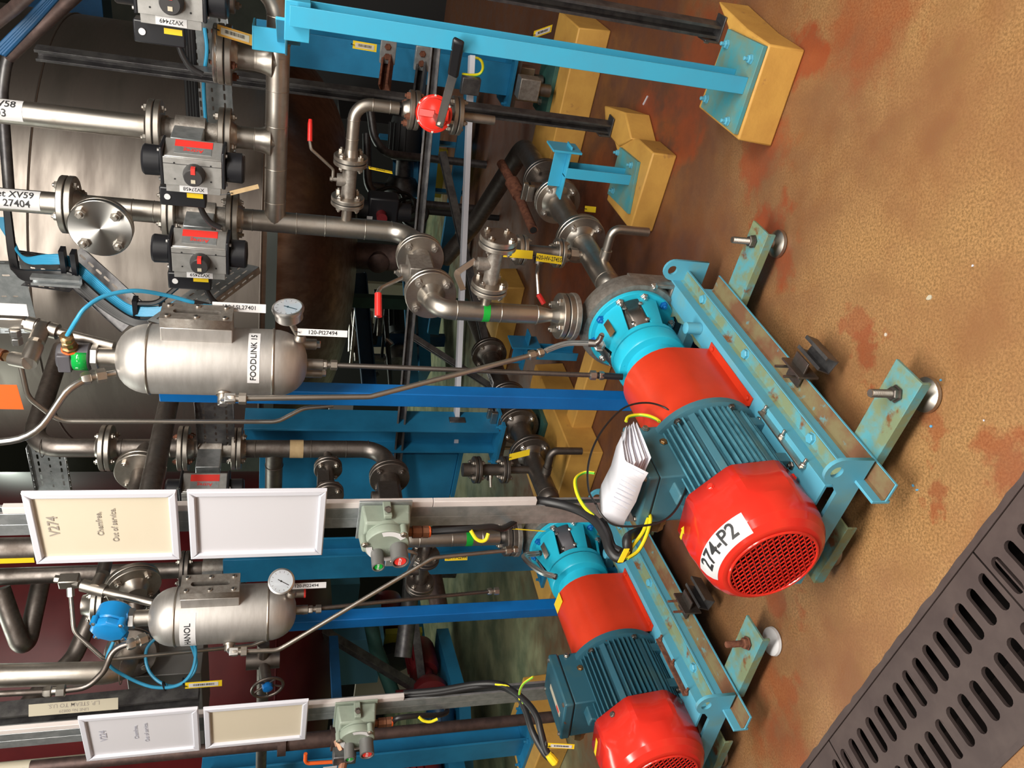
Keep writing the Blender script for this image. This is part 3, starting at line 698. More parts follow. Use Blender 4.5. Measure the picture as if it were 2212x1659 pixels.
# ================================================================ PLINTHS, POSTS, STRUTS
def plinth(label_, top, zt, flare, parts_=()):
    c = sum(top, V((0, 0, 0)))/len(top); t = thing('concrete_plinth', label_, 'plinth', V((c.x, c.y, 0)), 'yellow painted plinths')
    b = MB(); bot = [V((c.x, c.y, 0))+(p-c)*flare for p in top]; n = len(top)
    vs = [V((p.x, p.y, 0)) for p in bot]+[V((p.x, p.y, zt)) for p in top]
    b.add(vs, [tuple(range(n-1, -1, -1)), tuple(range(n, 2*n))]+[(i, (i+1) % n, n+(i+1) % n, n+i) for i in range(n)])
    b.build('block', 'yellow_paint', t, .006); return t
def baseplate(par_label, px, z, m_='plate_teal', bolts=(), nm='base_plate', th=.012):
    pass
def polyplate(t, pts, z, th, m_, name='base_plate'):
    b = MB(); n = len(pts)
    b.add([V((p.x, p.y, z)) for p in pts]+[V((p.x, p.y, z+th)) for p in pts], [tuple(range(n-1, -1, -1)), tuple(range(n, 2*n))]+[(i, (i+1) % n, n+(i+1) % n, n+i) for i in range(n)])
    return b.build(name, m_, t, .001)
def post(nm, lab, cat, prof, base, z0, z1, ex, m_, group=None, bev=.001):
    t = thing(nm, lab, cat, V((base.x, base.y, z0)), group)
    MB().bar(prof, V((base.x, base.y, z0)), V((base.x, base.y, z1)), ex, 0).build('post', m_, t, bev); return t
# plinth 1 with the large light blue post
ZP = .115
pl1 = plinth('large yellow plinth nearest the camera, under the tall light blue post', [G(x, y, ZP) for x, y in ((1550, 2), (1612, 62), (1662, 96), (1594, 303), (1508, 232), (1572, 60))], ZP, 1.03)
tp = post('pipe_support_post', 'tall light blue steel channel post standing on the nearest yellow plinth', 'post', cprof(.088, .048, .006), V((.89, 2.055, 0)), ZP+.015, P(625, 60, 2.055).z, B, 'sky_blue_paint')
polyplate(tp, [G(x, y, ZP+.014) for x, y in ((1573, 62), (1650, 99), (1586, 290), (1514, 231))], ZP+.001, .014, 'plate_teal')
for x, y in ((1571, 96), (1622, 128), (1527, 214), (1572, 262)): hbolt(tp, G(x, y, ZP+.016), (0, 0, 1), .012, .011, 'teal_paint', .012)
zt = P(625, 60, 2.055).z; bp = V((.895, 2.055, zt))
b = MB(); b.obox(bp, B, A, UP, (-.045, .05), (-.02, .03), (-.05, .012)); b.build('top_bracket', 'sky_blue_paint', tp, .002)
bq_ = P(583, 86, 2.40); b = MB(); b.obox(bq_, B, A, UP, (-.032, .034), (-.008, .0), (-.046, .048)); b.obox(bq_, B, A, UP, (-.032, .034), (-.008, .09), (.043, .049)); b.build('pipe_clamp', 'sky_blue_paint', tp, .002)
av = bp-bq_; av.z = 0; al = av.length; av.normalize(); sv_ = av.cross(UP); b = MB(); b.obox(bq_, av, sv_, UP, (-.01, al), (-.004, .004), (-.085, -.02)); b.obox(bq_, av, sv_, UP, (-.01, al), (-.035, .035), (-.05, -.043)); b.build('clamp_arm', 'sky_blue_paint', tp, .002)
pipe_end = None
# plinth 2 and its post
plinth('low yellow plinth behind the near skid, carrying a short blue pipe stand', [G(x, y, .10) for x, y in ((1325, 300), (1378, 300), (1411, 330), (1360, 497), (1310, 432), (1335, 335))], .10, 1.0)
plinth('small yellow concrete pad under the dark strut post', [G(x, y, .11) for x, y in ((1305, 228), (1350, 243), (1363, 300), (1335, 316), (1308, 285))], .11, 1.04)
ps = G(1352, 392, .112); tp2 = post('pipe_stand', 'short light blue pipe stand behind the suction flanges of the near pump', 'pipe stand', cprof(.075, .04, .006), ps, .112, P(1215, 380, ps.y).z, B, 'sky_blue_paint')
polyplate(tp2, [G(x, y, .112) for x, y in ((1339, 318), (1378, 350), (1356, 462), (1312, 418))], .1005, .012, 'plate_teal')
for x, y in ((1335, 330), (1364, 357), (1325, 412)): hbolt(tp2, G(x, y, .113), (0, 0, 1), .011, .01, 'teal_paint', .01)
zt2 = P(1215, 380, ps.y).z; b = MB(); q = V((ps.x, ps.y, zt2)); b.obox(q, B, A, UP, (-.09, .12), (-.03, .03), (-.006, .0)); b.obox(q, B, A, UP, (.10, .108), (-.05, .05), (-.04, .075)); b.obox(q, B, A, UP, (-.05, .10), (.0, .006), (0, .05)); b.build('saddle_bracket', 'sky_blue_paint', tp2, .001)
# dark strut posts
for (bx, by, z, lb, cl) in ((1318, 275, .112, 'dark grey slotted strut post standing on a small yellow pad', P(70, 113, 3.0)), (1553, 66, .116, 'dark grey strut post at the top edge, bolted to the nearest yellow plinth', None)):
    s_ = G(bx, by, z); zt = cl.z if cl else 2.1
    t = post('strut_post', lb, 'strut', strutprof(.041, .041), s_, z, zt, V((-.75, -.66, 0)), 'zinc_dark', 'dark strut posts', .0005)
    b = MB(); b.obox(s_, B, A, UP, (-.03, .045), (-.03, .03), (0.001, .006)); b.obox(s_, B, A, UP, (-.034, -.028), (-.03, .03), (0, .05)); b.build('foot_bracket', 'zinc_dark', t, .001); hbolt(t, s_+UP*.03-B*.035, -B, .009, .008, 'steel')
    if cl is None or True:
        b = MB(); k = .3
        while k < zt-.05: b.obox(V((s_.x, s_.y, k)), V((-.75, -.66, 0)), V((.66, -.75, 0)), UP, (.0206, .0212), (-.008, .008), (-.018, .018)); k += .14
        pass
# deep blue vessel posts
def vpost(px, Y, ztop_px, lab):
    p = P(px[0], px[1], Y); z1 = P(ztop_px, px[1], Y).z
    t = post('vessel_post', lab, 'post', rprof(.05, .05), p, 0, z1, B, 'post_blue', 'deep blue vessel posts', .003)
    b = MB(); b.obox(V((p.x, p.y, 0)), B, A, UP, (-.07, .07), (-.07, .07), (0, .012)); b.build('base_plate', 'post_blue', t, .001); return t, p
VP2, VPP2 = vpost((1300, 865), 2.45, 345, 'deep blue square post behind the coupling guard of motor 274-P2')
VP1, VPP1 = vpost((1100, 1317), 2.98, 560, 'deep blue square post rising behind the coupling guard with the yellow label')
# ---------------------------------------------------------------- pressure vessels on the posts
def vessel(px_top, px_s1, px_s2, px_bot, Y, r, lab, n):
    c = P(px_s2[0], px_s2[1], Y); X0 = (c.x, c.y)
    def z(x, y): return P(x, y, Y).z
    z1, z2 = z(*px_s1), z(*px_s2); zt, zb = z(*px_top), z(*px_bot)
    t = thing('seal_vessel', lab, 'pressure vessel', V((c.x, c.y, zb)), 'seal fluid vessels')
    prof = []
    for i in range(9): a = pi/2*i/8; prof.append((max(r*sin(a)**.8, .0001), zb+(z2-.0-zb)*(1-cos(a)) if i < 8 else z2))
    prof[-1] = (r, z2)
    top = []
    for i in range(9): a = pi/2*i/8; top.append((max(r*sin(a)**.8, .0001), zt-(zt-z1)*(1-cos(a))))
    prof += list(reversed(top)); o = V((c.x, c.y, 0))
    MB().lathe(o, UP, prof, 56).build('shell', 'brushed', t, sharp=60)
    b = MB(); b.ring(o+UP*z1, UP, r, .0035, 56, 8); b.build('weld_seam', 'steel', t); b = MB(); b.ring(o+UP*z2, UP, r, .0035, 56, 8); b.build('weld_seam', 'steel', t)
    def rp(ang, z_, off=0.): # ang from -A (towards camera) positive to the right (B)
        d = -A*cos(R(ang))+B*sin(R(ang)); return o+UP*z_+d*(r+off), d
    # level glass block on the right
    zm = (z1+z2)/2+.035; e = B; h = .088
    b = MB(); b.obox(o+UP*zm, e, A, UP, (r-.014, r+.032), (-.038, .038), (-h, h)); b.build('block', 'brushed', t, .002)
    b = MB(); out = [(-h, -.038), (h, -.038), (h, .038), (-h, .038)]; holed('glass_frame', out, [stad(0, 0, .050, .009)], o+UP*zm+e*(r+.047), UP, A, .028, 'cast_steel', t)
    gf = t.children[-1]
    MB().obox(o+UP*zm, e, A, UP, (r+.033, r+.040), (-.012, .012), (-.065, .065)).build('sight_glass', 'glass', t)
    MB().obox(o+UP*zm, e, A, UP, (r+.0325, r+.0329), (-.012, .012), (-.065, .065)).build('glass_backing', 'housing_grey', t)
    for zz in (-.07, 0, .07):
        for aa in (-.026, .026):
            b = MB(); b.lathe(o+UP*(zm+zz)+e*(r+.0605)+A*aa, e, [(.0075, 0), (.0075, .004), (.0065, .005)], 18); s_ = b.build('cap_screw', 'steel', t); MB().lathe(o+UP*(zm+zz)+e*(r+.0656)+A*aa, e, [(.0035, 0), (.0035, .0003)], 6).build('hex_socket', 'black_matt', s_)
    # nozzles underneath
    for (dx, dy, L_, ins) in (((0, 0, .055, 1), (.045, .035, .035, 0), (-.05, .03, .055, 2)) if n == 2 else ((0, 0, .05, 1), (.045, .035, .035, 3), (-.045, .035, .035, 3))):
        q = o+B*dx+A*dy+UP*(zb+.012); b = MB(); b.cyl(q+UP*.02, q-UP*L_, .0155, n=20); b.build('nozzle', 'steel', t)
        if ins != 1:
            if ins == 3: MB().cyl(q-UP*L_, q-UP*(L_+.006), .0165, n=20).build('red_cap', 'label_red', t)
            else: hbolt(t, q-UP*L_, -UP, .011, .012, 'steel_bright')
    # front nozzle with elbow fitting
    zn = z(*((485, 835) if n == 2 else (497, 1378))); pn, d = rp(-32 if n == 2 else -30, zn, -.02)
    b = MB(); b.cyl(pn, pn+d*.045, .0145, n=18); b.cyl(pn+d*.02, pn+d*.026, .019, n=18); b.build('nozzle', 'steel', t)
    # bracket lugs to the post
    for zz in (zm+.07, zb+.075): 
        b = MB(); b.obox(o+UP*zz, -B, A, UP, (.02, .155) if False else (-.03, .03), (r-.01, (VPP2-c).dot(A)-.024 if n == 2 else (VPP1-c).dot(A)-.024), (-.022, .022)); b.build('mounting_lug', 'steel', t, .002)
        hbolt(t, o+UP*zz-B*.03+A*(r+.02), -B, .014, .012, 'steel')
    # top boss and head nozzle
    b = MB(); b.cyl(o+UP*(zt-.012), o+UP*(zt+.04), .026, n=28); b.build('boss', 'steel', t)
    b = MB(); b.lathe(o+UP*(zt+.04), UP, [(.03, 0), (.034, .002), (.034, .016), (.03, .018)], 6); b.build('hex_nipple', 'steel_bright', t)
    return t, o, zt, zb, z1, z2, rp, z, pn+d*.045, d
V2 = vessel((250, 775), (325, 779), (590, 784), (664, 787), 2.3, .094, 'brushed steel seal vessel with label FOODLINK 15', 2)
V1 = vessel((321, 1335), (382, 1331), (579, 1321), (640, 1318), 2.76, .094, 'brushed steel seal vessel with a label ending in ANOL', 1)
def vlabel(v, ang, z0, z1, wdeg, m_='label_white', txt=None, size=.02, cyc=.1):
    t, o = v[0], v[1]; r = .0948; b = MB(); vs = []; n = 14
    for i in range(n+1):
        a = R(ang-wdeg/2+wdeg*i/n); d = -A*cos(a)+B*sin(a)
        for zz in (z0, z1): vs.append(o+UP*zz+d*r)
    b.add(vs, [(2*i, 2*i+2, 2*i+3, 2*i+1) for i in range(n)]); lb = b.build('label', m_, t)
    if txt:
        zc = (z0+z1)/2
        def wp(x, y): a = R(ang)+x/r; d = -A*cos(a)+B*sin(a); return o+UP*(zc+y)+d*(r+.0007)
        text(txt, (0, 0, 0), (1, 0, 0), (0, 1, 0), size, 'ink', lb, wrap=wp)
    return lb
z_ = V2[7]; vlabel(V2, 45, z_(563, 770), z_(538, 770), 92, txt='FOODLINK 15', size=.0215)
z_ = V1[7]; vlabel(V1, 10, z_(428, 1358), z_(394, 1358), 94, txt='HANOL', size=.026)
# pressure gauges on the vessels
def gauge(v, px, Yc, lab, e):
    o = v[1]; z = P(px[0], px[1], Yc).z; e = e.normalized(); base = o+UP*(z-.03)+B*.092; c = o+UP*z+B*(.094+.05)
    t = thing('pressure_gauge', lab, 'gauge', base, 'dial pressure gauges')
    b = MB(); b.cyl(base-e*.01, c-e*.0, .0085, n=14); b.lathe(base-B*.01, B, [(.016, 0), (.016, .008), (.012, .016)], 18); b.lathe(c-e*.012, e, [(.011, 0), (.011, .012)], 6); b.build('stem', 'steel', t)
    b = MB(); b.lathe(c, e, [(.02, 0), (.034, .004), (.037, .008), (.037, .030), (.0415, .032), (.0425, .036), (.0415, .042), (.037, .044), (.0365, .041)], 44); b.build('case', 'steel_bright', t, sharp=30)
    x, y, z3 = orth(e, UP); dc = c+e*.0412
    MB().lathe(dc, e, [(.0362, 0), (.0362, .0006)], 40).build('dial', 'dial', t)
    b = MB()
    for k in range(11):
        a = R(-135+27*k); d = x*cos(a)+y*sin(a); s_ = d.cross(e); b.obox(dc+e*.0008, d, s_, e, (.027, .032), (-.0005, .0005), (0, .0003))
    b.build('scale_marks', 'ink', t)
    a = R(150); d = x*cos(a)+y*sin(a); s_ = d.cross(e); b = MB(); b.obox(dc+e*.0012, d, s_, e, (-.012, .028), (-.0012, .0012), (0, .0005)); b.lathe(dc+e*.0012, e, [(.003, 0), (.003, .0012)], 12); b.build('pointer', 'ink', t)
    MB().lathe(c+e*.0445, e, [(.0368, 0), (.0368, .0008)], 40).build('window', 'glass', t)
    return t, base, c
GA2 = gauge(V2, (625, 690), 2.25, 'pressure gauge on the right side of the FOODLINK 15 vessel', B*.97-A*.06+UP*.12)
GA1 = gauge(V1, (610, 1263), 2.7, 'pressure gauge on the vessel whose label ends in ANOL', B*.80-A*.52+UP*.10)
tag('equipment_tag', 'white tag reading 120-PI27494 hanging below the gauge', P(697, 719, 2.2), (0, 0, -1), V((.97, -.22, 0)), .132, .0185, 'label_white', '120-PI27494', .0155, tie=P(640, 717, 2.24))
tag('equipment_tag', 'white tag reading 120-LSL27401 beside the level glass', P(517, 664, 2.25), (0, 0, -1), V((.97, -.22, 0)), .137, .0235, 'label_white', '120-LSL27401', .0155, tie=P(455, 660, 2.3))
tag('equipment_tag', 'white tag reading 120-PI22494 hanging below the further gauge', P(662, 1265, 2.7), (0, 0, -1), V((.97, -.22, 0)), .128, .021, 'label_white', '120-PI22494', .0155, tie=P(622, 1262, 2.7))
# ---------------------------------------------------------------- heads on top of the vessels
o2, zt2v = V2[1], V2[2]
fs = thing('level_switch', 'grey level switch head with a green lens on top of the near vessel', 'level switch', o2+UP*(zt2v+.058))
c = o2+UP*(zt2v+.058)
b = MB(); b.lathe(c, UP, [(.03, 0), (.036, .003), (.036, .058), (.034, .062), (.034, .07), (.03, .078)], 36); b.build('housing', 'housing_grey', fs)
b = MB(); vs = []; 
for i in range(11):
    a = R(-70+120*i/10); d = -A*cos(a)+B*sin(a)
    for zz in (.005, .040): vs.append(c+UP*zz+d*.0372)
b.add(vs, [(2*i, 2*i+2, 2*i+3, 2*i+1) for i in range(10)]); q = b.build('green_lens', 'green_glass', fs); so = q.modifiers.new('t', 'SOLIDIFY'); so.thickness = .003
b = MB(); b.obox(c+UP*.064, -A, B, UP, (.0, .0372), (-.028, .024), (-.022, .01)); b.build('clip_cover', 'housing_grey', fs, .003)
bd = (B*.95-A*.3).normalized(); b = MB(); b.lathe(c+UP*.045+bd*.03, bd, [(.020, 0), (.020, .012), (.014, .014), (.017, .02), (.017, .034), (.014, .036), (.017, .04), (.017, .052), (.012, .056)], 8); b.build('cable_gland', 'brass', fs)
MB().ring(c+UP*.045+bd*.032, bd, .019, .003, 20, 6).build('orange_seal', 'label_orange', fs)
cb = thing('sensor_cable', 'light blue cable arching from the grey level switch head', 'cable', c+UP*.045+bd*.085)
MB().tube(smooth([c+UP*.045+bd*.08, P(166, 690, 2.2), P(185, 665, 2.2), P(225, 640, 2.22), P(290, 628, 2.25), P(360, 638, 2.3), P(420, 654, 2.33), P(458, 662, 2.35)]), .0055, 10).build('cable', 'cable_blue', cb)
MB().cyl(P(418, 653, 2.33), P(450, 660, 2.35), .008).build('sleeve', 'black_matt', cb)
o1, zt1v = V1[1], V1[2]
bh = thing('level_switch', 'bright blue level switch head on top of the further vessel', 'level switch', o1+UP*(zt1v+.058))
c1 = o1+UP*(zt1v+.105); hd = (-A*.85-L*-.1+UP*.12).normalized()
b = MB(); b.lathe(c1-UP*.047, UP, [(.032, 0), (.032, .02), (.045, .03)], 8); b.lathe(c1-hd*.045, hd, [(.04, 0), (.052, .01), (.054, .06), (.05, .066)], 32); b.build('housing', 'housing_blue', bh)
b = MB(); b.lathe(c1+hd*.022, hd, [(.056, 0), (.056, .018), (.050, .026), (.03, .03)], 8); lidb = b.build('lid', 'housing_blue', bh, .003)
x, y, z3 = orth(hd)
for k in range(4): a = R(45+90*k); b = MB(); b.cyl(c1+hd*.018+(x*cos(a)+y*sin(a))*.056, c1+hd*.043+(x*cos(a)+y*sin(a))*.056, .011, n=12); q = b.build('lid_lug', 'housing_blue', bh); hbolt(q, c1+hd*.043+(x*cos(a)+y*sin(a))*.056, hd, .006, .004, 'steel')
b = MB(); b.lathe(c1-B*.05, -B, [(.017, 0), (.017, .02), (.02, .022), (.02, .04), (.014, .046)], 8); b.build('cable_gland', 'brass', bh)
cb = thing('sensor_cable', 'coiled light blue cable tied behind the further vessel', 'cable', P(400, 1440, 2.9))
pts = [c1-B*.09, P(232, 1428, 2.8), P(270, 1460, 2.85), P(330, 1484, 2.85), P(385, 1480, 2.85), P(415, 1450, 2.85), P(422, 1400, 2.88), P(400, 1372, 2.92), P(350, 1372, 2.95), P(318, 1400, 2.95), P(318, 1440, 2.92), P(340, 1470, 2.9), P(375, 1482, 2.88), P(412, 1462, 2.88), P(424, 1430, 2.9), P(410, 1385, 2.95), P(395, 1360, 3.0)]
MB().tube(smooth(pts, 8), .0055, 10).build('cable', 'cable_blue', cb)
for q in ((355, 1482), (398, 1474)): MB().ring(P(*q, 2.86), (P(q[0]+10, q[1]-4, 2.86)-P(*q, 2.86)), .014, .003, 14, 6).build('cable_tie', 'black_plastic', cb)
tag('barcode_tag', 'yellow framed barcode tag hanging beside the coiled blue cable', P(440, 1478, 2.8), (0, 0, -1), V((.97, -.22, 0)), .115, .022, 'label_yellow', rim='label_white', bar_=True, tie=P(395, 1475, 2.86))
# ---------------------------------------------------------------- small bore tubing
def tubeline(lab, pts, r=.0072, fil=.035, m_='steel', fits=(), name='instrument_tube', group=None):
    t = thing(name, lab, 'tube', pts[0], group); MB().tube(fillet(pts, fil, 8), r, 12).build('tube', m_, t)
    for (c_, d_) in fits: fitting(t, c_, d_, r*2.05, r*6.5)
    return t
def hose(t, pts, r=.008):
    b = MB(); pp = smooth(pts, 8)
    b.tube(pp, r*.55, 10)
    for k in range(5):
        a0 = 2*pi*k/5; q = []
        x = None
        for i, p in enumerate(pp):
            tn = (pp[min(i+1, len(pp)-1)]-pp[max(i-1, 0)]).normalized()
            if x is None: x, y, _ = orth(tn)
            x = (x-tn*x.dot(tn)).normalized(); y = tn.cross(x); q.append(p+(x*cos(a0)+y*sin(a0))*r*.62)
        b.tube(q, r*.36, 6)
    b.build('braided_hose', 'steel_bright', t)
pn, dn = V2[8], V2[9]
q0 = P(497, 861, 2.18); q1 = P(690, 861, 2.2); q2 = P(800, 857, 2.2); q3 = P(1145, 768, 2.22)
t = tubeline('steel tube from the front nozzle of the near vessel slanting down to the braided hose', [q0, q2, q3], .0075, .06, fits=[(P(512, 861, 2.18), UP), (q3+(q3-q2).normalized()*.02, (q3-q2))])
b = MB(); b.cyl(pn-dn*.005, q0+UP*.0+dn*.006, .010, n=14); b.obox(q0, dn, dn.cross(UP), UP, (-.012, .012), (-.011, .011), (-.014, .014)); b.lathe(pn, dn, [(.014, 0), (.014, .010)], 6); b.build('elbow_fitting', 'steel_bright', t, .002)
h0 = q3+(q3-q2).normalized()*.05; hose(t, [h0, P(1185, 755, 2.22), P(1225, 742, 2.2), P(1275, 741, 2.17)], .009)
b = MB(); b.cyl(P(1272, 741, 2.17), P(1288, 742, 2.16), .012, .011); b.tube(smooth([P(1286, 742, 2.16), P(1295, 735, 2.15), P(1300, 724, 2.14)]), .0085, 12); pe = W2(.925, AX+.035, AZ+.13)
b.tube(smooth([P(1300, 724, 2.14), pe+(P(1300, 724, 2.14)-pe)*.4+UP*.01, pe]), .008, 12); b.build('hose_end', 'steel_grimy', t); hbolt(t, pe+(P(1300, 724, 2.14)-pe)*.3, P(1300, 724, 2.14)-pe, .016, .016, 'steel_bright')
v0 = V2[1]+UP*(V2[3]-.04); e1 = P(1290, 811, 2.22)
t = tubeline('straight steel tube dropping from the middle nozzle of the near vessel', [v0, e1], .0073, 0, 'steel_grimy', fits=[(V2[1]+UP*(V2[3]-.06), UP), (e1, e1-v0)])
MB().tube([e1, P(1345, 814, 2.2)], .010, 12).build('black_sleeve', 'black_plastic', t)
pn1, dn1 = V1[8], V1[9]; a0 = P(505, 1408, 2.66); a1 = P(600, 1405, 2.67); a2 = P(935, 1205, 2.7); a3 = P(1105, 1188, 2.72)
t = tubeline('steel tube from the front nozzle of the further vessel running aslant to the blue pump', [a0, a1, a2, a3], .0075, .06, fits=[(P(517, 1408, 2.66), UP), (a3, a3-a2)])
b = MB(); b.cyl(pn1-dn1*.005, a0+dn1*.006, .010, n=14); b.obox(a0, dn1, dn1.cross(UP), UP, (-.012, .012), (-.011, .011), (-.014, .014)); b.build('elbow_fitting', 'steel_bright', t, .002)
v1 = V1[1]+UP*(V1[3]-.04); e1 = P(1065, 1277, 2.9)
tubeline('steel tube dropping from the middle nozzle of the further vessel, open end down', [v1, P(830, 1300, 2.8), e1], .0073, .3, 'steel_grimy', fits=[(V1[1]+UP*(V1[3]-.06), UP), (e1, UP)])
for k, (lab, pts) in enumerate((('braided hose bridging over the cyan bearing housing of the further pump', [W1(.94, AX-.02, AZ+.13), W1(.93, AX-.02, AZ+.19), W1(.87, AX-.04, AZ+.19), W1(.80, AX-.06, AZ+.165), W1(.76, AX-.075, AZ+.13)]),
                               ('braided hose hanging at the far side of the further pump', [W1(.90, AX+.12, AZ+.03), W1(.88, AX+.15, AZ+.0), W1(.84, AX+.16, AZ-.06), W1(.82, AX+.16, AZ-.12)]))):
    t = thing('braided_hose', lab, 'hose', pts[0], 'loose braided hoses'); hose(t, pts, .0115)
    for p, q in ((pts[0], pts[1]), (pts[-1], pts[-2])): MB().lathe(p-(q-p).normalized()*.012, q-p, [(.007, 0), (.011, .002), (.011, .012), (.009, .014), (.009, .026)], 6).build('hose_end', 'steel_grimy', t)
# upper tubes of the near vessel
pt, dd = V2[6](-40, V2[2]-.01, -.05)
tubeline('bright steel tube leaving the top of the near vessel towards the left', [P(250, 806, 2.27), P(190, 816, 2.25), P(145, 842, 2.23), P(75, 946, 2.2), P(-20, 957, 2.2)], .0092, .10, 'steel_bright', fits=[(P(203, 814, 2.255), P(190, 816, 2.25)-P(250, 806, 2.27))])
tubeline('thin steel tube looping behind the near vessel', [P(45, 790, 2.35), P(60, 858, 2.4), P(128, 910, 2.45), P(560, 911, 2.5), P(600, 911, 2.5), P(655, 882, 2.5), P(720, 876, 2.5)], .0068, .07, 'steel')
t = thing('valve_cluster', 'stainless fittings and needle valve above the near vessel', 'valve', P(100, 715, 2.3))
MB().cyl(P(120, 716, 2.32), P(246, 747, 2.3), .0125, n=18).build('pipe', 'steel', t)
b = MB(); b.cyl(P(125, 717, 2.32), P(60, 700, 2.33), .021, n=24); b.cyl(P(92, 708, 2.32), P(78, 740, 2.28), .020, n=24); b.build('tee', 'steel', t); 
for a_ in ((104, 712), (80, 705)): MB().ring(P(*a_, 2.32), P(60, 700, 2.33)-P(125, 717, 2.32), .0212, .0013, 24, 6).build('weld_bead', 'steel_grimy', t)
b = MB(); b.cyl(P(80, 737, 2.28), P(72, 752, 2.26), .012, n=6); b.build('hex_nipple', 'steel', t)
b = MB(); b.cyl(P(75, 748, 2.26), P(60, 785, 2.22), .021, n=24); b.cyl(P(62, 782, 2.22), P(28, 775, 2.25), .019, n=24); b.build('elbow', 'steel', t)
b = MB(); b.cyl(P(60, 700, 2.33), P(50, 697, 2.33), .013, n=6); b.build('hex_nipple', 'steel', t)
b = MB(); b.obox(P(28, 692, 2.34), UP, B, A, (-.03, .03), (-.016, .016), (-.018, .018)); b.build('valve_body', 'steel', t, .004)
for d_ in (0, .025): b = MB(); b.cyl(P(30, 703, 2.33)-B*(.012+d_), P(30, 703, 2.33)-B*(.032+d_), .0145, n=6); b.build('nut', 'steel_bright', t, .001)
b = MB(); b.cyl(P(28, 775, 2.25), P(14, 770, 2.27), .0125, n=6); b.build('nut', 'brass', t); b = MB(); b.cyl(P(10, 768, 2.27), P(-4, 764, 2.28), .015, n=16); b.build('plug', 'copper_gland', t)
tag('equipment_tag', 'white tag with a hand drawn arrow at the upper left corner of the scene', P(20, 668, 2.2), (0, 0, -1), B, .08, .034, 'label_white', tie=P(55, 672, 2.25))
ar = thing('warning_sign', 'orange sign with dark letters at the left border', 'sign', P(5, 857, 2.1)); pc = P(-2, 857, 2.1); sgn_ = label(ar, pc, B*.98-A*.15, UP, .082, .088, 'label_orange', 'plate')
ez = (B*.98-A*.15).normalized().cross(UP); text('NTIS', pc+ez*.0018+UP*-.014+B*.022, B*.98-A*.15, UP, .014, 'dark_red', sgn_); text('BREAK', pc+ez*.0018+UP*-.031+B*.012, B*.98-A*.15, UP, .019, 'dark_red', sgn_)
# upper tubes of the further vessel
tubeline('grimy steel tube curving from the top of the further vessel up to a union', [P(322, 1375, 2.72), P(290, 1388, 2.7), P(245, 1400, 2.7), P(225, 1450, 2.7), P(190, 1485, 2.7), P(135, 1492, 2.7), P(-20, 1500, 2.7)], .0095, .07, 'steel_grimy', fits=[(P(296, 1386, 2.7), P(290, 1388, 2.7)-P(322, 1375, 2.72)), (P(118, 1493, 2.7), UP)])
MB_ = tubeline('thin steel tube dropping from the valves above the further vessel', [P(153, 1285, 2.9), P(160, 1365, 2.9), P(225, 1424, 2.9), P(245, 1424, 2.92), P(545, 1394, 3.0), P(580, 1380, 3.0)], .0068, .06, 'steel')
t = thing('valve_cluster', 'stainless fittings beside the blue level switch head', 'valve', P(180, 1260, 2.85))
MB().cyl(P(215, 1275, 2.86), P(330, 1303, 2.8), .0125, n=18).build('pipe', 'steel', t)
b = MB(); b.cyl(P(228, 1277, 2.86), P(178, 1264, 2.88), .021, n=24); b.cyl(P(205, 1270, 2.86), P(218, 1245, 2.9), .019, n=24); b.build('tee', 'steel', t)
b = MB(); b.obox(P(150, 1255, 2.9), UP, B, A, (-.03, .03), (-.018, .018), (-.02, .02)); b.build('valve_body', 'steel', t, .004); b = MB(); b.cyl(P(172, 1262, 2.88), P(160, 1259, 2.89), .012, n=6); b.cyl(P(136, 1252, 2.9), P(118, 1250, 2.9), .013, n=6); b.build('nut', 'steel', t); b = MB(); b.cyl(P(152, 1268, 2.9), P(153, 1288, 2.9), .012, n=6); b.build('nut', 'steel_bright', t)
b = MB(); b.cyl(P(222, 1240, 2.92), P(228, 1214, 2.96), .022, n=20); b.build('elbow', 'steel_grimy', t)
# ================================================================ PROCESS PIPING OF THE NEAR SET
M0 = P(700, 488, 2.9); M0.z = 0
D0 = V((DZ2.x, DZ2.y, 0)); dA = (D0-M0); dist = dA.length; dA.normalize()      # valve axis, towards the camera
zv = P(928, 633, D0.y+.10).z; ZH = P(594, 400, 2.7).z
def at(base, z): return V((base.x, base.y, z))
RP = .037
t = thing('process_pipe', 'vertical steel pipe run dropping behind the actuators to the big flanged valve', 'pipe', at(M0, zv), 'process pipe runs')
zf1 = P(512, 465, 2.9).z
zb = P(752, 490, 2.9).z
pipe(t, [at(M0, zf1), at(M0, zv), at(M0, zv)+dA*(dist-.36-.02)], RP, .10, welds=[(at(M0, P(x, 490, 2.9).z), UP) for x in (545, 640, 702, 788, 845)])
def cone(par, p0, p1, r0, r1, m_='steel', nm='reducer'): return MB().cyl(p0, p1, r0, r1, 24).build(nm, m_, par)
# horizontal header at eye height along B
hd_end = at(M0, ZH)+B*.62
hp = MB().tube(fillet([at(M0, ZH), hd_end+B*.13, hd_end+B*.16+UP*.16, hd_end+B*.18+UP*.5], .09), RP*.97, 20)
for k_ in (.015, .272, .562): hp.cyl(at(M0, ZH)+B*k_*0+B*(k_-.0), at(M0, ZH)+B*(k_+.001), RP*.97)
for d in (.08, .20, .345, .46, .60, .68): weld(hp, at(M0, ZH)+B*d, B, RP*.97)
hp.build('header_pipe', 'steel', t)
S2_, S3_ = at(M0, 0)+B*.29, at(M0, 0)+B*.545       # stub positions
def vstub(par, base, z0, z1, r=RP*.97, welds=()):
    b = MB(); b.cyl(at(base, z0), at(base, z1), r, n=20)
    b.lathe(at(base, z0), UP, [(r*1.45, .018), (r*1.22, .034), (r*1.08, .05), (r*1.01, .07)], 24)
    for z in welds: weld(b, at(base, z), UP, r)
    return b.build('stub_pipe', 'steel', par)
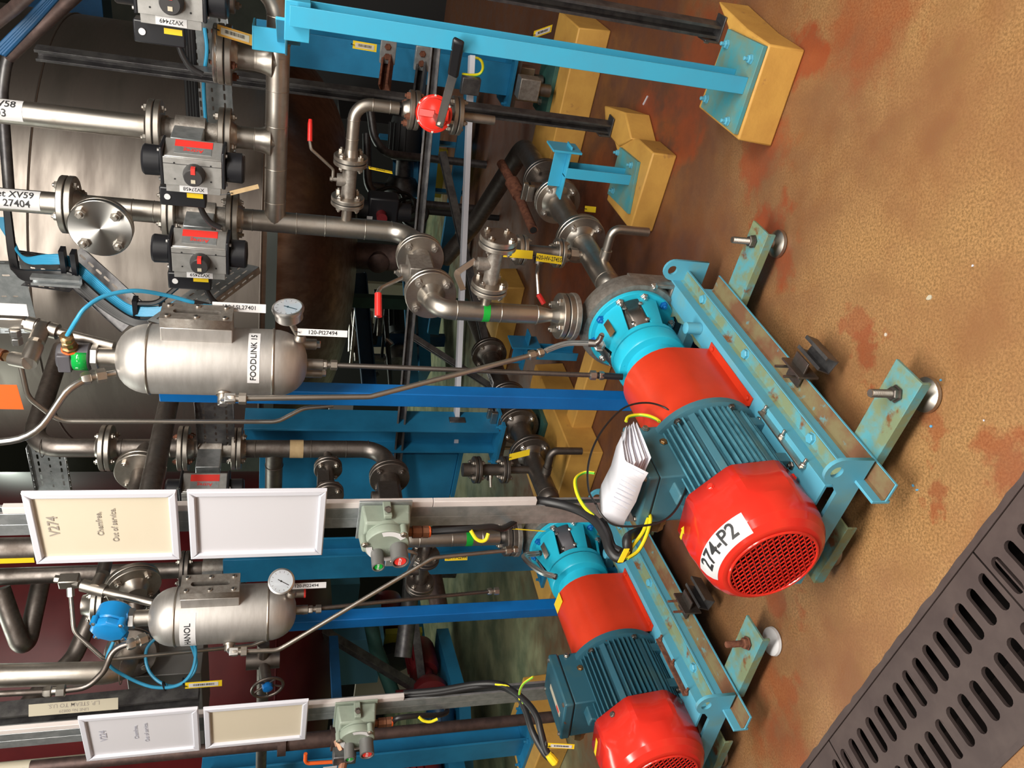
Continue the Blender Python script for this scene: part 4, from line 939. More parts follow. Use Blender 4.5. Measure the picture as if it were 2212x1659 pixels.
def actuated(lab, base, zt, zb_, name_txt, n, frac=.25, m_='steel', extra=True, dz=0.):
    """flanged ball valve on a vertical pipe with a pneumatic actuator in front"""
    t = thing('actuated_valve', lab, 'valve', at(base, zb_), 'pneumatically actuated valves')
    b = MB(); b.cyl(at(base, zb_+.02), at(base, zt-.02), .036, n=22); zc = (zt+zb_)/2; b.cyl(at(base, zc-.045), at(base, zc+.045), .048, n=22)
    b.build('valve_body', 'cast_steel', t)
    joint(t, at(base, zt), UP, .088, .036, .017, (.0, .0), br=.0095, m_=m_)
    joint(t, at(base, zb_), UP, .088, .036, .017, (.018, .0), br=.0095, m_=m_)
    o = at(base, zc); f = -A
    b = MB(); b.obox(o, f, B, UP, (.03, .145), (-.03, .03), (-.045, .045)); b.build('mounting_block', 'galvanised', t, .003)
    c = o+f*(frac)+UP*dz
    b = MB(); h = .080; w_ = .052; dpt = .046
    prof = [(-w_, -dpt*.6), (-w_*.8, -dpt), (w_*.85, -dpt), (w_*1.12, -dpt*.62), (w_*.60, dpt), (-w_, dpt)]   # (B, toward camera)
    b.prism([(x, y) for x, y in prof], c-UP*h, B, f, UP, 2*h); b.build('actuator_body', 'aluminium', t, .003)
    b = MB(); b.obox(c, B, f, UP, (-w_-.002, w_*.58), (dpt, dpt+.006), (-h, h)); b.build('front_cover', 'aluminium', t, .001)
    MB().obox(c, B, f, UP, (w_*.20, w_*.23), (dpt+.0055, dpt+.0066), (-h, h)).build('groove', 'black_matt', t)
    for k, s_ in enumerate((1, -1)):
        b = MB(); b.prism([(-w_-.004, -dpt-.004), (w_+.004, -dpt-.004), (w_+.004, dpt+.006), (-w_-.004, dpt+.006)], c+UP*(s_*h), B, f, UP*s_, .010)
        b.lathe(c+UP*(s_*(h+.01))-B*.004, UP*s_, [(.044, 0), (.045, .045), (.040, .052), (.012, .054)], 30); e = b.build('end_cap', 'black_plastic', t, .003)
        for xx in (-w_*.85, w_*.85): hbolt(e, c+UP*(s_*(h+.010))+B*xx+f*(dpt-.006), UP*s_, .0055, .006, 'steel_bright')
    kb = c+f*(dpt+.006)-B*.014-UP*.004
    b = MB(); b.lathe(kb, f, [(.031, 0), (.031, .012), (.028, .02), (.026, .034), (.024, .036)], 26); kn = b.build('position_knob', 'knob_black', t)
    MB().obox(kb+f*.0362, B, UP, f, (-.015, -.004), (-.006, .006), (0, .0015)).build('shaft_slot', 'beige_band', kn)
    MB().obox(kb+f*.022, B, UP, f, (.012, .031), (-.006, .006), (-.001, .016)).build('red_pointer', 'label_red', kn)
    for xx in (-.035, .014):
        for zz in (-.05, .05): MB().lathe(c+f*(dpt+.0062)+B*xx+UP*zz, f, [(.0028, 0), (.0028, .0006)], 8).build('screw_hole', 'black_matt', t)
    # red and silver sticker on the right-hand side
    sn = (B*cos(R(10))+f*sin(R(10)))
    sl0 = c+B*(w_*.60)+f*dpt; sld = (B*(w_*.52)-f*(dpt*1.62)); slw = sld.length; sld.normalize(); sln = (f*(w_*.52)+B*(dpt*1.62)).normalized()
    b = MB(); b.obox(sl0, UP, sld, sln, (-.052, .052), (slw*.56, slw*.92), (0, .0012)); b.build('sticker_red', 'label_red', t)
    b = MB(); b.obox(sl0, UP, sld, sln, (-.050, .052), (slw*.20, slw*.56), (0, .0012)); q = b.build('sticker_silver', 'galvanised', t); text('Actreg', sl0+sld*(slw*.38)+sln*.0018, UP, -sld, .020, 'label_red', q)
    # label strip and solenoid box on the left
    b = MB(); b.obox(c, B, f, UP, (-w_-.026, -w_), (dpt-.012, dpt), (-h*.95, h*.95)); q = b.build('label_strip', 'aluminium', t, .001)
    lb = label(t, c-B*(w_+.013)+f*(dpt+.0002), UP, -B, .078, .022, 'label_white', 'label', name_txt, 'ink', .0155)
    b = MB(); b.obox(c, B, f, UP, (-w_-.085, -w_-.026), (-.03, .02), (-.03, h+.02)); b.build('solenoid_box', 'black_plastic', t, .004)
    MB().lathe(c-B*(w_+.055)+f*.0205+UP*(h-.002), f, [(.009, 0), (.009, .003)], 18).build('vent_disc', 'label_white', t)
    label(t, c-B*(w_+.045)+f*.0205, UP, -B, .046, .015, 'label_yellow', 'yellow_label', None)
    if extra:
        b = MB(); e = c-B*(w_+.08)+UP*(-.01); b.tube(smooth([e, e-B*.03-UP*.01, e-B*.06-UP*.03, e-B*.075-UP*.06]), .009, 12); b.build('solenoid_cable', 'rubber', t)
    return t
base3 = at(M0, 0)+B*.545
z_a = P(337, 305, 2.74).z; z_b = P(487, 320, 2.74).z
vstub(t, S2_, ZH, P(500, 325, 2.74).z-.01, welds=(P(550, 325, 2.74).z,)); vstub(t, S3_, ZH, P(498, 150, 2.6).z-.02, welds=(P(555, 150, 2.6).z,))
AV1 = actuated('actuated valve with strip reading XV27458 on the pipe labelled XV58', S2_, z_a, z_b, 'XV27458', 1, dz=-.034)
z_c = P(368, 462, 2.9).z; z_d = P(503, 470, 2.9).z
AV2 = actuated('actuated valve with strip reading XV27459 below the round blind flange', at(M0, 0), z_c, z_d, 'XV27459', 2, dz=-.018)
z_e = P(487, 150, 2.6).z
joint(t, at(S3_, z_e), UP, .088, RP, .018, (.018, .0), br=.0105, bm='rust'); MB().lathe(at(S3_, z_e+.021), UP, [(.084, 0), (.086, .004), (.086, .010), (.084, .012)], 40).build('blind_flange', 'steel_bright', t)
B3 = P(372, -18, 2.28)+A*.25; zb3 = B3.z; B3.z = 0
AV3 = actuated('actuated valve with strip reading XV27449 at the top edge of the photo', B3, zb3+.125, zb3-.125, 'XV27449', 3)
# pipes above the valves with printed wrap labels
def wraplabel(t, base, r, za, zb2, ang, wd, lines, m_='label_white', sz=.03):
    b = MB(); vs = []; n = 12
    for i in range(n+1):
        a = R(ang-wd/2+wd*i/n); d = -A*cos(a)+B*sin(a)
        for zz in (za, zb2): vs.append(at(base, zz)+d*(r+.0008))
    b.add(vs, [(2*i, 2*i+2, 2*i+3, 2*i+1) for i in range(n)]); lb = b.build('label', m_, t)
    for k, (s_, zc, da) in enumerate(lines):
        def wp(x, y): # text runs upwards, letter tops towards the left (-B)
            a = R(ang+da)-y/r; d = -A*cos(a)+B*sin(a); return at(base, zc+x)+d*(r+.0016)
        text(s_, (0, 0, 0), (1, 0, 0), (0, 1, 0), sz, 'ink', lb, wrap=wp)
t = thing('process_pipe', 'upright steel pipe with white label ending in XV58', 'pipe', at(S2_, z_a+.02), 'labelled upright pipes')
b = MB(); b.cyl(at(S2_, z_a+.03), at(S2_, z_a+1.6), RP); b.build('pipe', 'steel', t)
def wraplabel2(t, base, r, za, zb2, ang, wd, lines, sz):   # text runs downwards, tops towards the right
    b = MB(); vs = []; n = 12
    for i in range(n+1):
        a = R(ang-wd/2+wd*i/n); d = -A*cos(a)+B*sin(a)
        for zz in (za, zb2): vs.append(at(base, zz)+d*(r+.0008))
    b.add(vs, [(2*i, 2*i+2, 2*i+3, 2*i+1) for i in range(n)]); lb = b.build('label', 'label_white', t)
    for s_, zc, da in lines:
        def wp(x, y): a = R(ang+da)+y/r; d = -A*cos(a)+B*sin(a); return at(base, zc-x)+d*(r+.0016)
        text(s_, (0, 0, 0), (1, 0, 0), (0, 1, 0), sz, 'ink', lb, wrap=wp)
zl = P(57, 290, 2.74).z; wraplabel2(t, S2_, RP, zl, zl+.30, 34, 110, [('Inlet XV58', zl+.085, 22), ('No 27403', zl+.105, -22)], .031)
t = thing('process_pipe', 'upright steel pipe with white label ending in XV59, over the tee with blind flange', 'pipe', at(M0, z_c+.02), 'labelled upright pipes')
z_f = P(150, 450, 2.9).z
b = MB(); b.cyl(at(M0, z_f+.03), at(M0, z_f+1.2), RP); b.build('pipe', 'steel', t)
zl = P(92, 445, 2.9).z; wraplabel2(t, M0, RP, zl, zl+.30, 34, 110, [('Outlet XV59', zl+.098, 20), ('No 27404', zl+.090, -24)], .031)
joint(t, at(M0, z_f), UP, .094, RP, .019, (.03, .0), br=.0105)
b = MB(); b.cyl(at(M0, z_c+.015), at(M0, z_f-.015), RP, n=22); zt_ = P(238, 460, 2.9).z; b.cyl(at(M0, zt_), at(M0, zt_)+dA*.13, RP, n=22)
for z in (z_c+.05, zt_-.07, zt_+.07): weld(b, at(M0, z), UP, RP)
b.build('tee', 'steel', t)
bc = at(M0, zt_)+dA*.17
flange(t, bc-dA*.02, -dA, .094, .018, RP, 'steel', .02)
b = MB(); b.lathe(bc-dA*.018, dA, [(.092, 0), (.094, .002), (.094, .018), (.092, .02)], 56); bl = b.build('blind_flange', 'steel_bright', t)
tm_ = bpy.data.materials.new('turned_steel'); tm_.use_nodes = True; nt_ = tm_.node_tree; pb = nt_.nodes['Principled BSDF']; pb.inputs['Base Color'].default_value = (.72, .70, .67, 1); pb.inputs['Metallic'].default_value = 1; pb.inputs['Roughness'].default_value = .36; pb.inputs['Anisotropic'].default_value = .85
tc_ = nt_.nodes.new('ShaderNodeTexCoord'); sb_ = nt_.nodes.new('ShaderNodeVectorMath'); sb_.operation = 'SUBTRACT'; sb_.inputs[1].default_value = INV[t] @ (bc+dA*.002); cr_ = nt_.nodes.new('ShaderNodeVectorMath'); cr_.operation = 'CROSS_PRODUCT'; cr_.inputs[1].default_value = dA; nm_ = nt_.nodes.new('ShaderNodeVectorMath'); nm_.operation = 'NORMALIZE'
nt_.links.new(tc_.outputs['Object'], sb_.inputs[0]); nt_.links.new(sb_.outputs[0], cr_.inputs[0]); nt_.links.new(cr_.outputs[0], nm_.inputs[0]); nt_.links.new(nm_.outputs[0], pb.inputs['Tangent']); bl.data.materials[0] = tm_
x, y, _ = orth(dA)
for k in range(4): a = R(45+90*k); stud(bl, bc-dA*.018+(x*cos(a)+y*sin(a))*.071, dA, .0165, .042, .010, 'steel')
# flange of the third stub
# ------- big horizontal valve and discharge pipe to the near pump
def discharge(D_, dA_, zv_, ztop, dz, dist_, lab_v, lab_p, n, flR=.083):
    t = thing('flanged_ball_valve', lab_v, 'valve', at(D_, zv_)-dA_*.36, 'flanged ball valves')
    c1 = at(D_, zv_)-dA_*.375; c2 = at(D_, zv_)-dA_*.105; m_ = 'steel' if n == 2 else 'steel_grimy'
    joint(t, c1, dA_, flR, .036, .017, (.03, 0), br=.0105, m_=m_, bm='cast_steel' if n == 2 else 'steel_grimy')
    joint(t, c2, dA_, flR, .031, .017, (0, .035), br=.0105, m_=m_, bm='cast_steel' if n == 2 else 'steel_grimy')
    b = MB(); b.cyl(c1+dA_*.015, c2-dA_*.015, .040, n=24); mid = (c1+c2)/2
    lf = dA_.cross(UP); lf = -lf if lf.dot(B) > 0 else lf
    b.obox(mid, dA_, UP, lf, (-.055, .055), (-.02, .06), (-.045, .045)); b.cyl(mid+UP*.03, mid+UP*.085, .028, n=18); b.build('valve_body', 'cast_steel' if n == 2 else 'steel_grimy', t, .003)
    return t, c1, c2, mid, lf
vt, c1, c2, mid, lf = discharge(D0, dA, zv, 0, 0, dist, 'large flanged ball valve with a drooping lever and red grip', '', 2)
sp = mid+UP*.085; b = MB(); b.lathe(sp-UP*.004, UP, [(.012, 0), (.012, .012), (.006, .013), (.006, .022)], 6); b.build('stem', 'steel', vt)
hp_ = [sp+UP*.01, P(868, 600, 2.45), P(822, 622, 2.40), P(815, 634, 2.38), P(812, 686, 2.36)]
for off in (.0,):
    b = MB(); b.tube(fillet(hp_, .03), [.0065]*len(fillet(hp_, .03)), 10); hl = b.build('lever', 'steel_bright', vt)
b = MB(); b.cyl(P(817, 634, 2.38), P(817, 684, 2.36), .0105, .0115, 16); b.build('grip', 'red_plastic', hl)
t = thing('process_pipe', 'discharge pipe with green tape between the big valve and the near pump', 'pipe', at(D0, DZ2.z), 'pump discharge pipes')
zr0, zr1 = P(1158, 668, D0.y).z, P(1198, 674, D0.y).z
pipe(t, [c2+dA*.05, at(D0, zv), at(D0, zr0)], .031, .075, welds=[(at(D0, P(x, 660, D0.y).z), UP) for x in (985, 1080)]+[(at(D0, zr0), UP), (c2+dA*.052, dA)])
b = MB(); b.lathe(at(D0, zr1), UP, [(.017, -.02), (.017, 0), (.0175, .004), (.031, zr0-zr1)], 24); b.build('reducer', 'steel', t)
zt = P(1048, 664, D0.y).z; b = MB(); b.cyl(at(D0, zt-.011), at(D0, zt+.011), .0318, n=24); b.build('green_tape', 'green_tape', t)
jz = DZ2.z+.002
f1_, f2_ = joint(t, at(D0, jz+.018), UP, .075, .018, .018, (0, .035), br=.010, m_='steel')
# small branch valve with blind flange
zbv = P(1047, 640, D0.y).z
t = thing('branch_valve', 'small flanged valve with blind flange pointing right above the green tape', 'valve', at(D0, zbv)+B*.03, 'small branch valves')
b = MB(); b.cyl(at(D0, zbv)+B*.025, at(D0, zbv)+B*.07, .014, n=16); b.build('stub_pipe', 'steel', t)
j1, j2 = at(D0, zbv)+B*.092, at(D0, zbv)+B*.245
joint(t, j1, B, .0575, .018, .014, (0, 0), br=.0078, m_='steel'); joint(t, j2, B, .0575, .018, .014, (0, 0), br=.0078, m_='steel')
b = MB(); b.cyl(j1+B*.012, j2-B*.012, .0235, n=20); md = (j1+j2)/2; b.cyl(md, md+UP*.05, .020, n=16); b.cyl(md+UP*.04, md+UP*.062, .010, n=12); b.build('valve_body', 'cast_steel', t)
MB().lathe(j2+B*.014, B, [(.0565, 0), (.0565, .005)], 36).build('blind_face', 'steel', t)
hs = [md+UP*.06+B*.01, P(985, 590, 2.33), P(1000, 626, 2.31)]
b = MB(); pts = fillet(hs, .012); 
for i in range(len(pts)-1): b.obox(pts[i], (pts[i+1]-pts[i]).normalized(), UP.cross(pts[i+1]-pts[i]).normalized(), ((pts[i+1]-pts[i]).normalized()).cross(UP.cross(pts[i+1]-pts[i]).normalized()), (-.001, (pts[i+1]-pts[i]).length+.001), (-.002, .002), (-.009, .009))
b.build('lever', 'steel_bright', t)
# ------- branch at header level on the vertical pipe: small valve, elbow, red butterfly
zbr = P(747, 470, 2.9).z
t = thing('branch_valve', 'flanged small ball valve with long thin red handled lever beside the vertical pipe', 'valve', at(M0, zbr)+B*.1, 'small branch valves')
b = MB(); b.cyl(at(M0, zbr)+B*.03, at(M0, zbr)+B*.095, .018, .0165, n=18); b.build('stub_pipe', 'steel', t)
def along(u):   # distance along B from M0 whose image row is u (photo y)
    lo, hi = 0, 1.2
    for _ in range(40):
        m_ = (lo+hi)/2; p = at(M0, zbr)+B*m_-V((0, 0, CH)); c = V((p.dot(cR), p.dot(cU), p.dot(cF)))
        if 829.5-FPX*c.x/c.z > u: lo = m_
        else: hi = m_
    return (lo+hi)/2
d1, d2 = along(433), along(346)
joint(t, at(M0, zbr)+B*d1, B, .0575, .017, .014, (0, 0), br=.0085, m_='steel'); joint(t, at(M0, zbr)+B*d2, B, .0575, .017, .014, (0, .05), br=.0085, m_='steel')
md = at(M0, zbr)+B*(d1+d2)/2; b = MB(); b.cyl(at(M0, zbr)+B*(d1+.01), at(M0, zbr)+B*(d2-.01), .0245, n=20); b.cyl(md, md+UP*.042, .022, n=16); b.cyl(md+UP*.04, md+UP*.06, .007, n=10); b.build('valve_body', 'cast_steel', t)
hs = [md+UP*.056, md+UP*.056+B*.035, P(672, 322, 2.72), P(669, 305, 2.72), P(670, 262, 2.71)]
b = MB(); b.tube(fillet(hs, .012), .0052, 8); hl = b.build('lever', 'steel', t); hbolt(t, md+UP*.058, UP, .008, .008, 'steel')
b = MB(); b.tube([P(669.5, 305, 2.72), P(670, 268, 2.71), P(670.5, 258, 2.71)], [.0085, .0078, .006], 12); b.build('grip', 'red_plastic', hl)
de = along(222)
t = thing('process_pipe', 'bent pipe from the small valve down to the red capped valve', 'pipe', at(M0, zbr)+B*de, 'process pipe runs')
pe_ = at(M0, zbr)+B*de; zr1 = P(862, 232, pe_.y).z
pipe(t, [at(M0, zbr)+B*(d2+.04), pe_, at(pe_, zr1)], .0205, .055, welds=[(at(M0, zbr)+B*(d2+.075), B), (pe_-B*.055, B), (pe_-UP*.057, UP), (at(pe_, zr1+.03), UP)])
t = thing('handwheel_valve', 'valve with round red cap and flat steel lever with black grip', 'valve', pe_)
zj1, zj2 = P(893, 235, pe_.y).z, P(985, 243, pe_.y).z
joint(t, at(pe_, zj1), UP, .064, .024, .015, (0, .02), br=.0095, m_='steel', bm='rust'); joint(t, at(pe_, zj2), UP, .064, .024, .015, (0, 0), br=.0085, m_='steel')
b = MB(); b.cyl(at(pe_, zj2+.012), at(pe_, zj1-.012), .032, n=20); zc = (zj1+zj2)/2-.005; vf = (-A*.93+B*.25+UP*.25).normalized(); b.cyl(at(pe_, zc), at(pe_, zc)+vf*.07, .03, n=18); b.build('valve_body', 'cast_steel', t)
rc = at(pe_, zc)+vf*.075
b = MB(); b.lathe(rc, vf, [(.056, 0), (.060, .003), (.060, .012), (.054, .016), (.050, .016), (.048, .026), (.024, .03)], 40); cp = b.build('red_cap', 'red_gloss', t)
x, y, _ = orth(vf)
b = MB(); b.obox(rc+vf*.02, x, y, vf, (-.004, .048), (-.012, .012), (0, .014)); b.obox(rc+vf*.02, x, y, vf, (-.05, -.03), (-.018, .018), (0, .010)); b.build('cap_ridge', 'red_gloss', cp, .002)
for k in range(6): a = R(30+60*k); hbolt(cp, rc+vf*.012+(x*cos(a)+y*sin(a))*.056, vf, .0045, .004, 'steel')
p0, p1 = P(950, 268, rc.y-.07), P(979, 160, 2.16); du = (p1-p0).normalized(); sw = du.cross(vf).normalized(); nn_ = sw.cross(du)
b = MB(); b.obox(p0, du, sw, nn_, (-.018, (p1-p0).length), (-.0125, .0125), (-.003, .003)); lv = b.build('lever', 'steel_bright', t, .001); hbolt(lv, p0+nn_*(.003 if nn_.dot(vf) > 0 else -.003), nn_ if nn_.dot(vf) > 0 else -nn_, .009, .006, 'steel')
b = MB(); p2 = P(991, 86, 1.965); b.obox(p1-du*.004, (p2-p1).normalized(), sw, nn_, (0, (p2-p1).length), (-.0155, .0155), (-.008, .008)); b.build('black_grip', 'black_plastic', lv, .006)
MB().cyl(rc+vf*.01, p0, .010, n=12).build('spindle', 'steel', t)
b = MB(); q = at(pe_, zj2-.015); q2 = P(1068, 248, pe_.y); b.cyl(q, at(pe_, q2.z), .0155, n=18); b.build('outlet_pipe', 'steel', t)
# ------- suction line
def suction(Wf, n, s1, s2, s3, lab):
    ax = (Wf(2, AX, .28)-Wf(1, AX, .28)).normalized(); m_ = 'steel' if n == 2 else 'steel_grimy'
    def S(s, dz=0): return Wf(s, AX, .282+dz)
    t = thing('suction_line', lab, 'pipe', S(1.2), 'pump suction lines')
    b = MB(); b.tube([S(1.13), S(1.30)], .035, 24); b.lathe(S(1.30), ax, [(.001, -.046), (.025, -.040), (.040, -.022), (.0445, 0), (.0445, s1-1.30-.04)], 28); weld(b, S(1.315), ax, .0445); b.build('pipe', m_, t)
    joint(t, S(s1), ax, .098, .0445, .019, (.03, 0), br=.0105, m_=m_, bm='steel_bright')
    b = MB(); b.lathe(S(s1+.02), ax, [(.0445, 0), (.0445, (s2-s1)*.55), (.052, (s2-s1)*.62), (.052, s2-s1-.04)], 28); b.build('pipe', m_, t)
    joint(t, S(s2), ax, .098, .050, .019, (.03, 0), br=.0105, m_=m_, bm='steel_bright')
    v = thing('flanged_ball_valve', 'flanged suction valve with clamp lever, beyond the %s pump' % ('near' if n == 2 else 'further'), 'valve', S((s2+s3)/2), 'flanged ball valves')
    b = MB(); b.cyl(S(s2+.02), S(s3-.02), .055, n=26); b.cyl(S((s2+s3)/2), S((s2+s3)/2, .10), .03, n=18); b.build('valve_body', 'steel_grimy', v)
    mid = S((s2+s3)/2, .105); b = MB(); b.obox(mid, ax, L, UP, (-.06, .05), (-.02, .02), (0, .008)); b.obox(mid, ax, L, UP, (-.07, -.05), (-.035, .035), (-.01, .02)); b.obox(mid, ax, L, UP, (-.03, -.01), (-.03, .045), (.008, .03)); b.build('clamp_lever', 'steel', v, .002)
    joint(v, S(s3), ax, .098, .050, .019, (0, .03), br=.0105, m_='steel_grimy')
    # drain elbow at the side
    ds = Wf(1.42, AX-.04, .27); b = MB(); b.tube(fillet([ds+UP*-.0, ds+(Wf(1, -.1, 0)-Wf(1, 0, 0))*1.2, ds+(Wf(1, -.1, 0)-Wf(1, 0, 0))*1.2-UP*.14], .03), .0165, 16); b.cyl(ds, ds+(Wf(1, -.1, 0)-Wf(1, 0, 0))*.35, .021); b.build('drain_elbow', m_, t)
    return t, S, ax
t, SS, sax = suction(W2, 2, 1.66, 2.02, 2.24, 'grey suction line running away from the near pump over the red floor')
b = MB(); b.tube(fillet([SS(2.28), SS(2.66), P(1020, 490, 4.35), P(960, 560, 4.6)], .10), .048, 22); b.build('far_pipe', 'steel_grimy', t)
# sampling valve standing on the suction pipe
sb = W2(1.52, AX, 0); 
t = thing('branch_valve', 'small upright flanged valve with lever on top of the near suction pipe', 'valve', at(sb, .33), 'small branch valves')
zz = [P(x, 555, sb.y).z for x in (1240, 1207, 1125, 1090)]
b = MB(); b.cyl(at(sb, .315), at(sb, zz[1]), .017, n=16); b.lathe(at(sb, zz[0]-.012), UP, [(.024, 0), (.024, .03), (.018, .032)], 6); b.build('stub_pipe', 'steel', t)
joint(t, at(sb, zz[1]), UP, .056, .018, .013, (0, 0), br=.0078, m_='steel'); joint(t, at(sb, zz[2]), UP, .056, .018, .013, (0, 0), br=.0078, m_='steel')
mz = (zz[1]+zz[2])/2; b = MB(); b.cyl(at(sb, zz[1]+.01), at(sb, zz[2]-.01), .023, n=18); b.cyl(at(sb, mz), at(sb, mz)-B*.0+(-A*.3-B*.95)*.045, .019, n=14); b.build('valve_body', 'steel_grimy', t)
b = MB(); b.cyl(at(sb, zz[2]+.01), at(sb, zz[2]+.018), .055, n=30); b.build('blind_face', 'steel', t)
hs = [at(sb, mz)+(-A*.3-B*.95)*.045, P(1160, 590, sb.y-.1), P(1163, 636, sb.y-.12)]
b = MB(); b.tube(fillet(hs, .015), .0068, 8); hl = b.build('lever', 'steel_bright', t); MB().tube([P(1163, 636, sb.y-.12), P(1175, 656, sb.y-.12)], .0095, 10).build('grip', 'red_plastic', hl)
tag('equipment_tag', 'yellow tag reading 120-HV-27455 wired to the small valve', P(1186, 559, 2.55), (P(1216, 563, 2.55)-P(1158, 555, 2.55)), V((.97, -.22, 0)), .092, .027, 'label_yellow', '120-HV-27455', .0205, tw=.74, tie=P(1150, 553, 2.55))
tag('equipment_tag', 'blank bright yellow tag beside the one reading 120-HV-27455', P(1115, 548, 2.45), (0, 0, -1), V((.97, -.22, 0)), .112, .027, 'label_yellow', tie=P(1075, 548, 2.45))
tag('equipment_tag', 'small plain yellow tag hanging below the near suction flange', P(1275, 452, 3.1), (0, 0, -1), V((.97, -.22, 0)), .05, .024, 'label_yellow', tie=P(1255, 450, 3.1))
t = thing('drain_pipe', 'rusty open ended pipe sloping down behind the near suction line', 'pipe', P(1152, 497, 3.3)); b = MB(); b.tube([P(1082, 352, 3.7), P(1110, 400, 3.6)], .022, 14); b.cyl(P(1105, 392, 3.6), P(1122, 422, 3.55), .034, n=14); b.tube([P(1110, 400, 3.6), P(1152, 497, 3.3)], .021, 16); b.build('pipe', 'rust', t); MB().lathe(P(1152, 497, 3.3), P(1152, 497, 3.3)-P(1110, 400, 3.6), [(.016, 0), (.016, .001)], 14).build('opening', 'black_matt', t)
# ================================================================ PIPING OF THE FURTHER SET
M1 = P(700, 970, 3.45); M1.z = 0; D1 = V((DZ1.x, DZ1.y, 0)); dB = D1-M1; dist1 = dB.length; dB.normalize()
zv1 = P(845, 1050, D1.y+.25).z; z5 = P(512, 962, 3.45).z; z6 = P(398, 960, 3.45).z; z7 = P(232, 960, 3.45).z
t = thing('process_pipe', 'dark steel pipe run with tan masking tape left of the near vessel', 'pipe', at(M1, zv1), 'process pipe runs')
pipe(t, [at(M1, z5-.01), at(M1, zv1), at(M1, zv1)+dB*(dist1-.40)], RP, .10, 'steel_grimy', welds=[(at(M1, P(x, 970, 3.45).z), UP) for x in (552, 672, 747, 795)])
zt0, zt1 = P(626, 970, 3.45).z, P(655, 970, 3.45).z; b = MB(); b.cyl(at(M1, zt1), at(M1, zt0), RP+.0015, n=24); b.build('masking_tape', 'tape_tan', t)
hz = P(592, 1000, 3.4).z; b = MB(); b.tube(fillet([at(M1, hz), at(M1, hz)+L*.74, at(M1, hz)+L*.74+UP*.25], .07), RP*.97, 20); weld(b, at(M1, hz)+L*.09, L, RP); weld(b, at(M1, hz)+L*.3, L, RP); b.build('header_pipe', 'steel_grimy', t)
vt1, c1b, c2b, midb, lfb = discharge(D1, dB, zv1, 0, 0, dist1, 'dark flanged ball valve half hidden by the green control box', '', 1)
t = thing('process_pipe', 'discharge pipe with green tape behind the control box, to the further pump', 'pipe', at(D1, DZ1.z), 'pump discharge pipes')
pipe(t, [c2b+dB*.05, at(D1, zv1), at(D1, DZ1.z+.06)], .031, .075, 'steel', welds=[(at(D1, P(x, 1150, D1.y).z), UP) for x in (905, 975, 1040)])
zt = P(1012, 1150, D1.y).z; b = MB(); b.cyl(at(D1, zt-.013), at(D1, zt+.013), .0318, n=24); b.build('green_tape', 'green_tape', t)
joint(t, at(D1, DZ1.z+.020), UP, .075, .018, .018, (0, .035), br=.010, m_='steel_grimy')
t = thing('branch_valve', 'small flanged valve pointing left below the control box', 'valve', P(920, 1200, D1.y), 'small branch valves')
zq = P(925, 1165, D1.y).z; j1, j2 = at(D1, zq)+L*.10, at(D1, zq)+L*.26
b = MB(); b.cyl(at(D1, zq)+L*.03, j1, .016); b.cyl(j1, j2, .0235, n=18); b.cyl((j1+j2)/2, (j1+j2)/2+UP*.05, .018); b.build('valve_body', 'steel_grimy', t)
for j in (j1, j2): joint(t, j, L, .0575, .017, .014, (0, 0), br=.0085, m_='steel_grimy')
b = MB(); m_ = (j1+j2)/2+UP*.05; b.tube(fillet([m_, m_+UP*.02-A*.03, P(900, 1195, 2.6), P(880, 1190, 2.6)], .02), .006, 8); b.build('lever', 'steel', t)
tag('equipment_tag', 'yellow tag reading 120-HV-22444 on the small valve below the control box', P(985, 1204, 2.75), (0, 0, -1), B*.6+A*.7, .082, .022, 'label_yellow', '120-HV-22444', .0185, tw=.70, tie=P(955, 1205, 2.75))
t = thing('branch_valve', 'dark small flanged valve on the left side of the taped pipe', 'valve', P(705, 1010, 3.3), 'small branch valves')
zq = P(708, 985, 3.4).z; j1, j2 = at(M1, zq)-A*.12, at(M1, zq)-A*.27; b = MB(); b.cyl(at(M1, zq)-A*.03, j1, .016); b.cyl(j1, j2, .0235, n=18); b.obox((j1+j2)/2, A, B, UP, (-.03, .03), (-.03, .03), (-.0, .045)); b.build('valve_body', 'steel_grimy', t)
for j in (j1, j2): joint(t, j, -A, .0575, .017, .014, (0, 0), br=.0085, m_='steel_grimy')
# upper part of that column
t = thing('process_pipe', 'heat tinted tee between two flanges left of the near vessel', 'pipe', at(M1, z6), 'process pipe runs')
b = MB(); b.cyl(at(M1, z6+.01), at(M1, z7-.01), RP, n=22); zt_ = (z6+z7)/2; b.cyl(at(M1, zt_), at(M1, zt_)+dB*.12, RP); 
for z in (z6+.05, z7-.055): weld(b, at(M1, z), UP, RP)
b.build('tee', 'steel_grimy', t)
joint(t, at(M1, z7), UP, .092, RP, .018, (.02, .02), br=.0095); joint(t, at(M1, z6), UP, .092, RP, .018, (.02, 0), br=.0095, bm='rust')
joint(t, at(M1, zt_)+dB*.14, dB, .092, RP, .018, (.0, .0), br=.011, m_='steel'); b = MB(); b.cyl(at(M1, zt_)+dB*.16, at(M1, zt_)+dB*.32, .030, .026); b.build('outlet_pipe', 'steel_grimy', t)
t = thing('process_pipe', 'dark bent pipe coming from behind, above the heat tinted tee', 'pipe', at(M1, z7+.03), 'process pipe runs')
pk = P(70, 965, 3.45); pipe(t, [at(M1, z7+.02), at(M1, P(62, 960, 3.45).z), at(M1, P(62, 960, 3.45).z)+A*.9+B*.1], RP, .11, 'steel_grimy', welds=[(at(M1, P(92, 960, 3.45).z), UP)])
actuated('actuated valve with its knob hidden behind the upper sign frame', M1, z6, z5, '', 4, .24, 'steel', False)
M2 = at(M1, 0)+L*.74
t = thing('process_pipe', 'upright grey pipe between the sign frames and the further vessel', 'pipe', at(M2, hz+.3), 'labelled upright pipes')
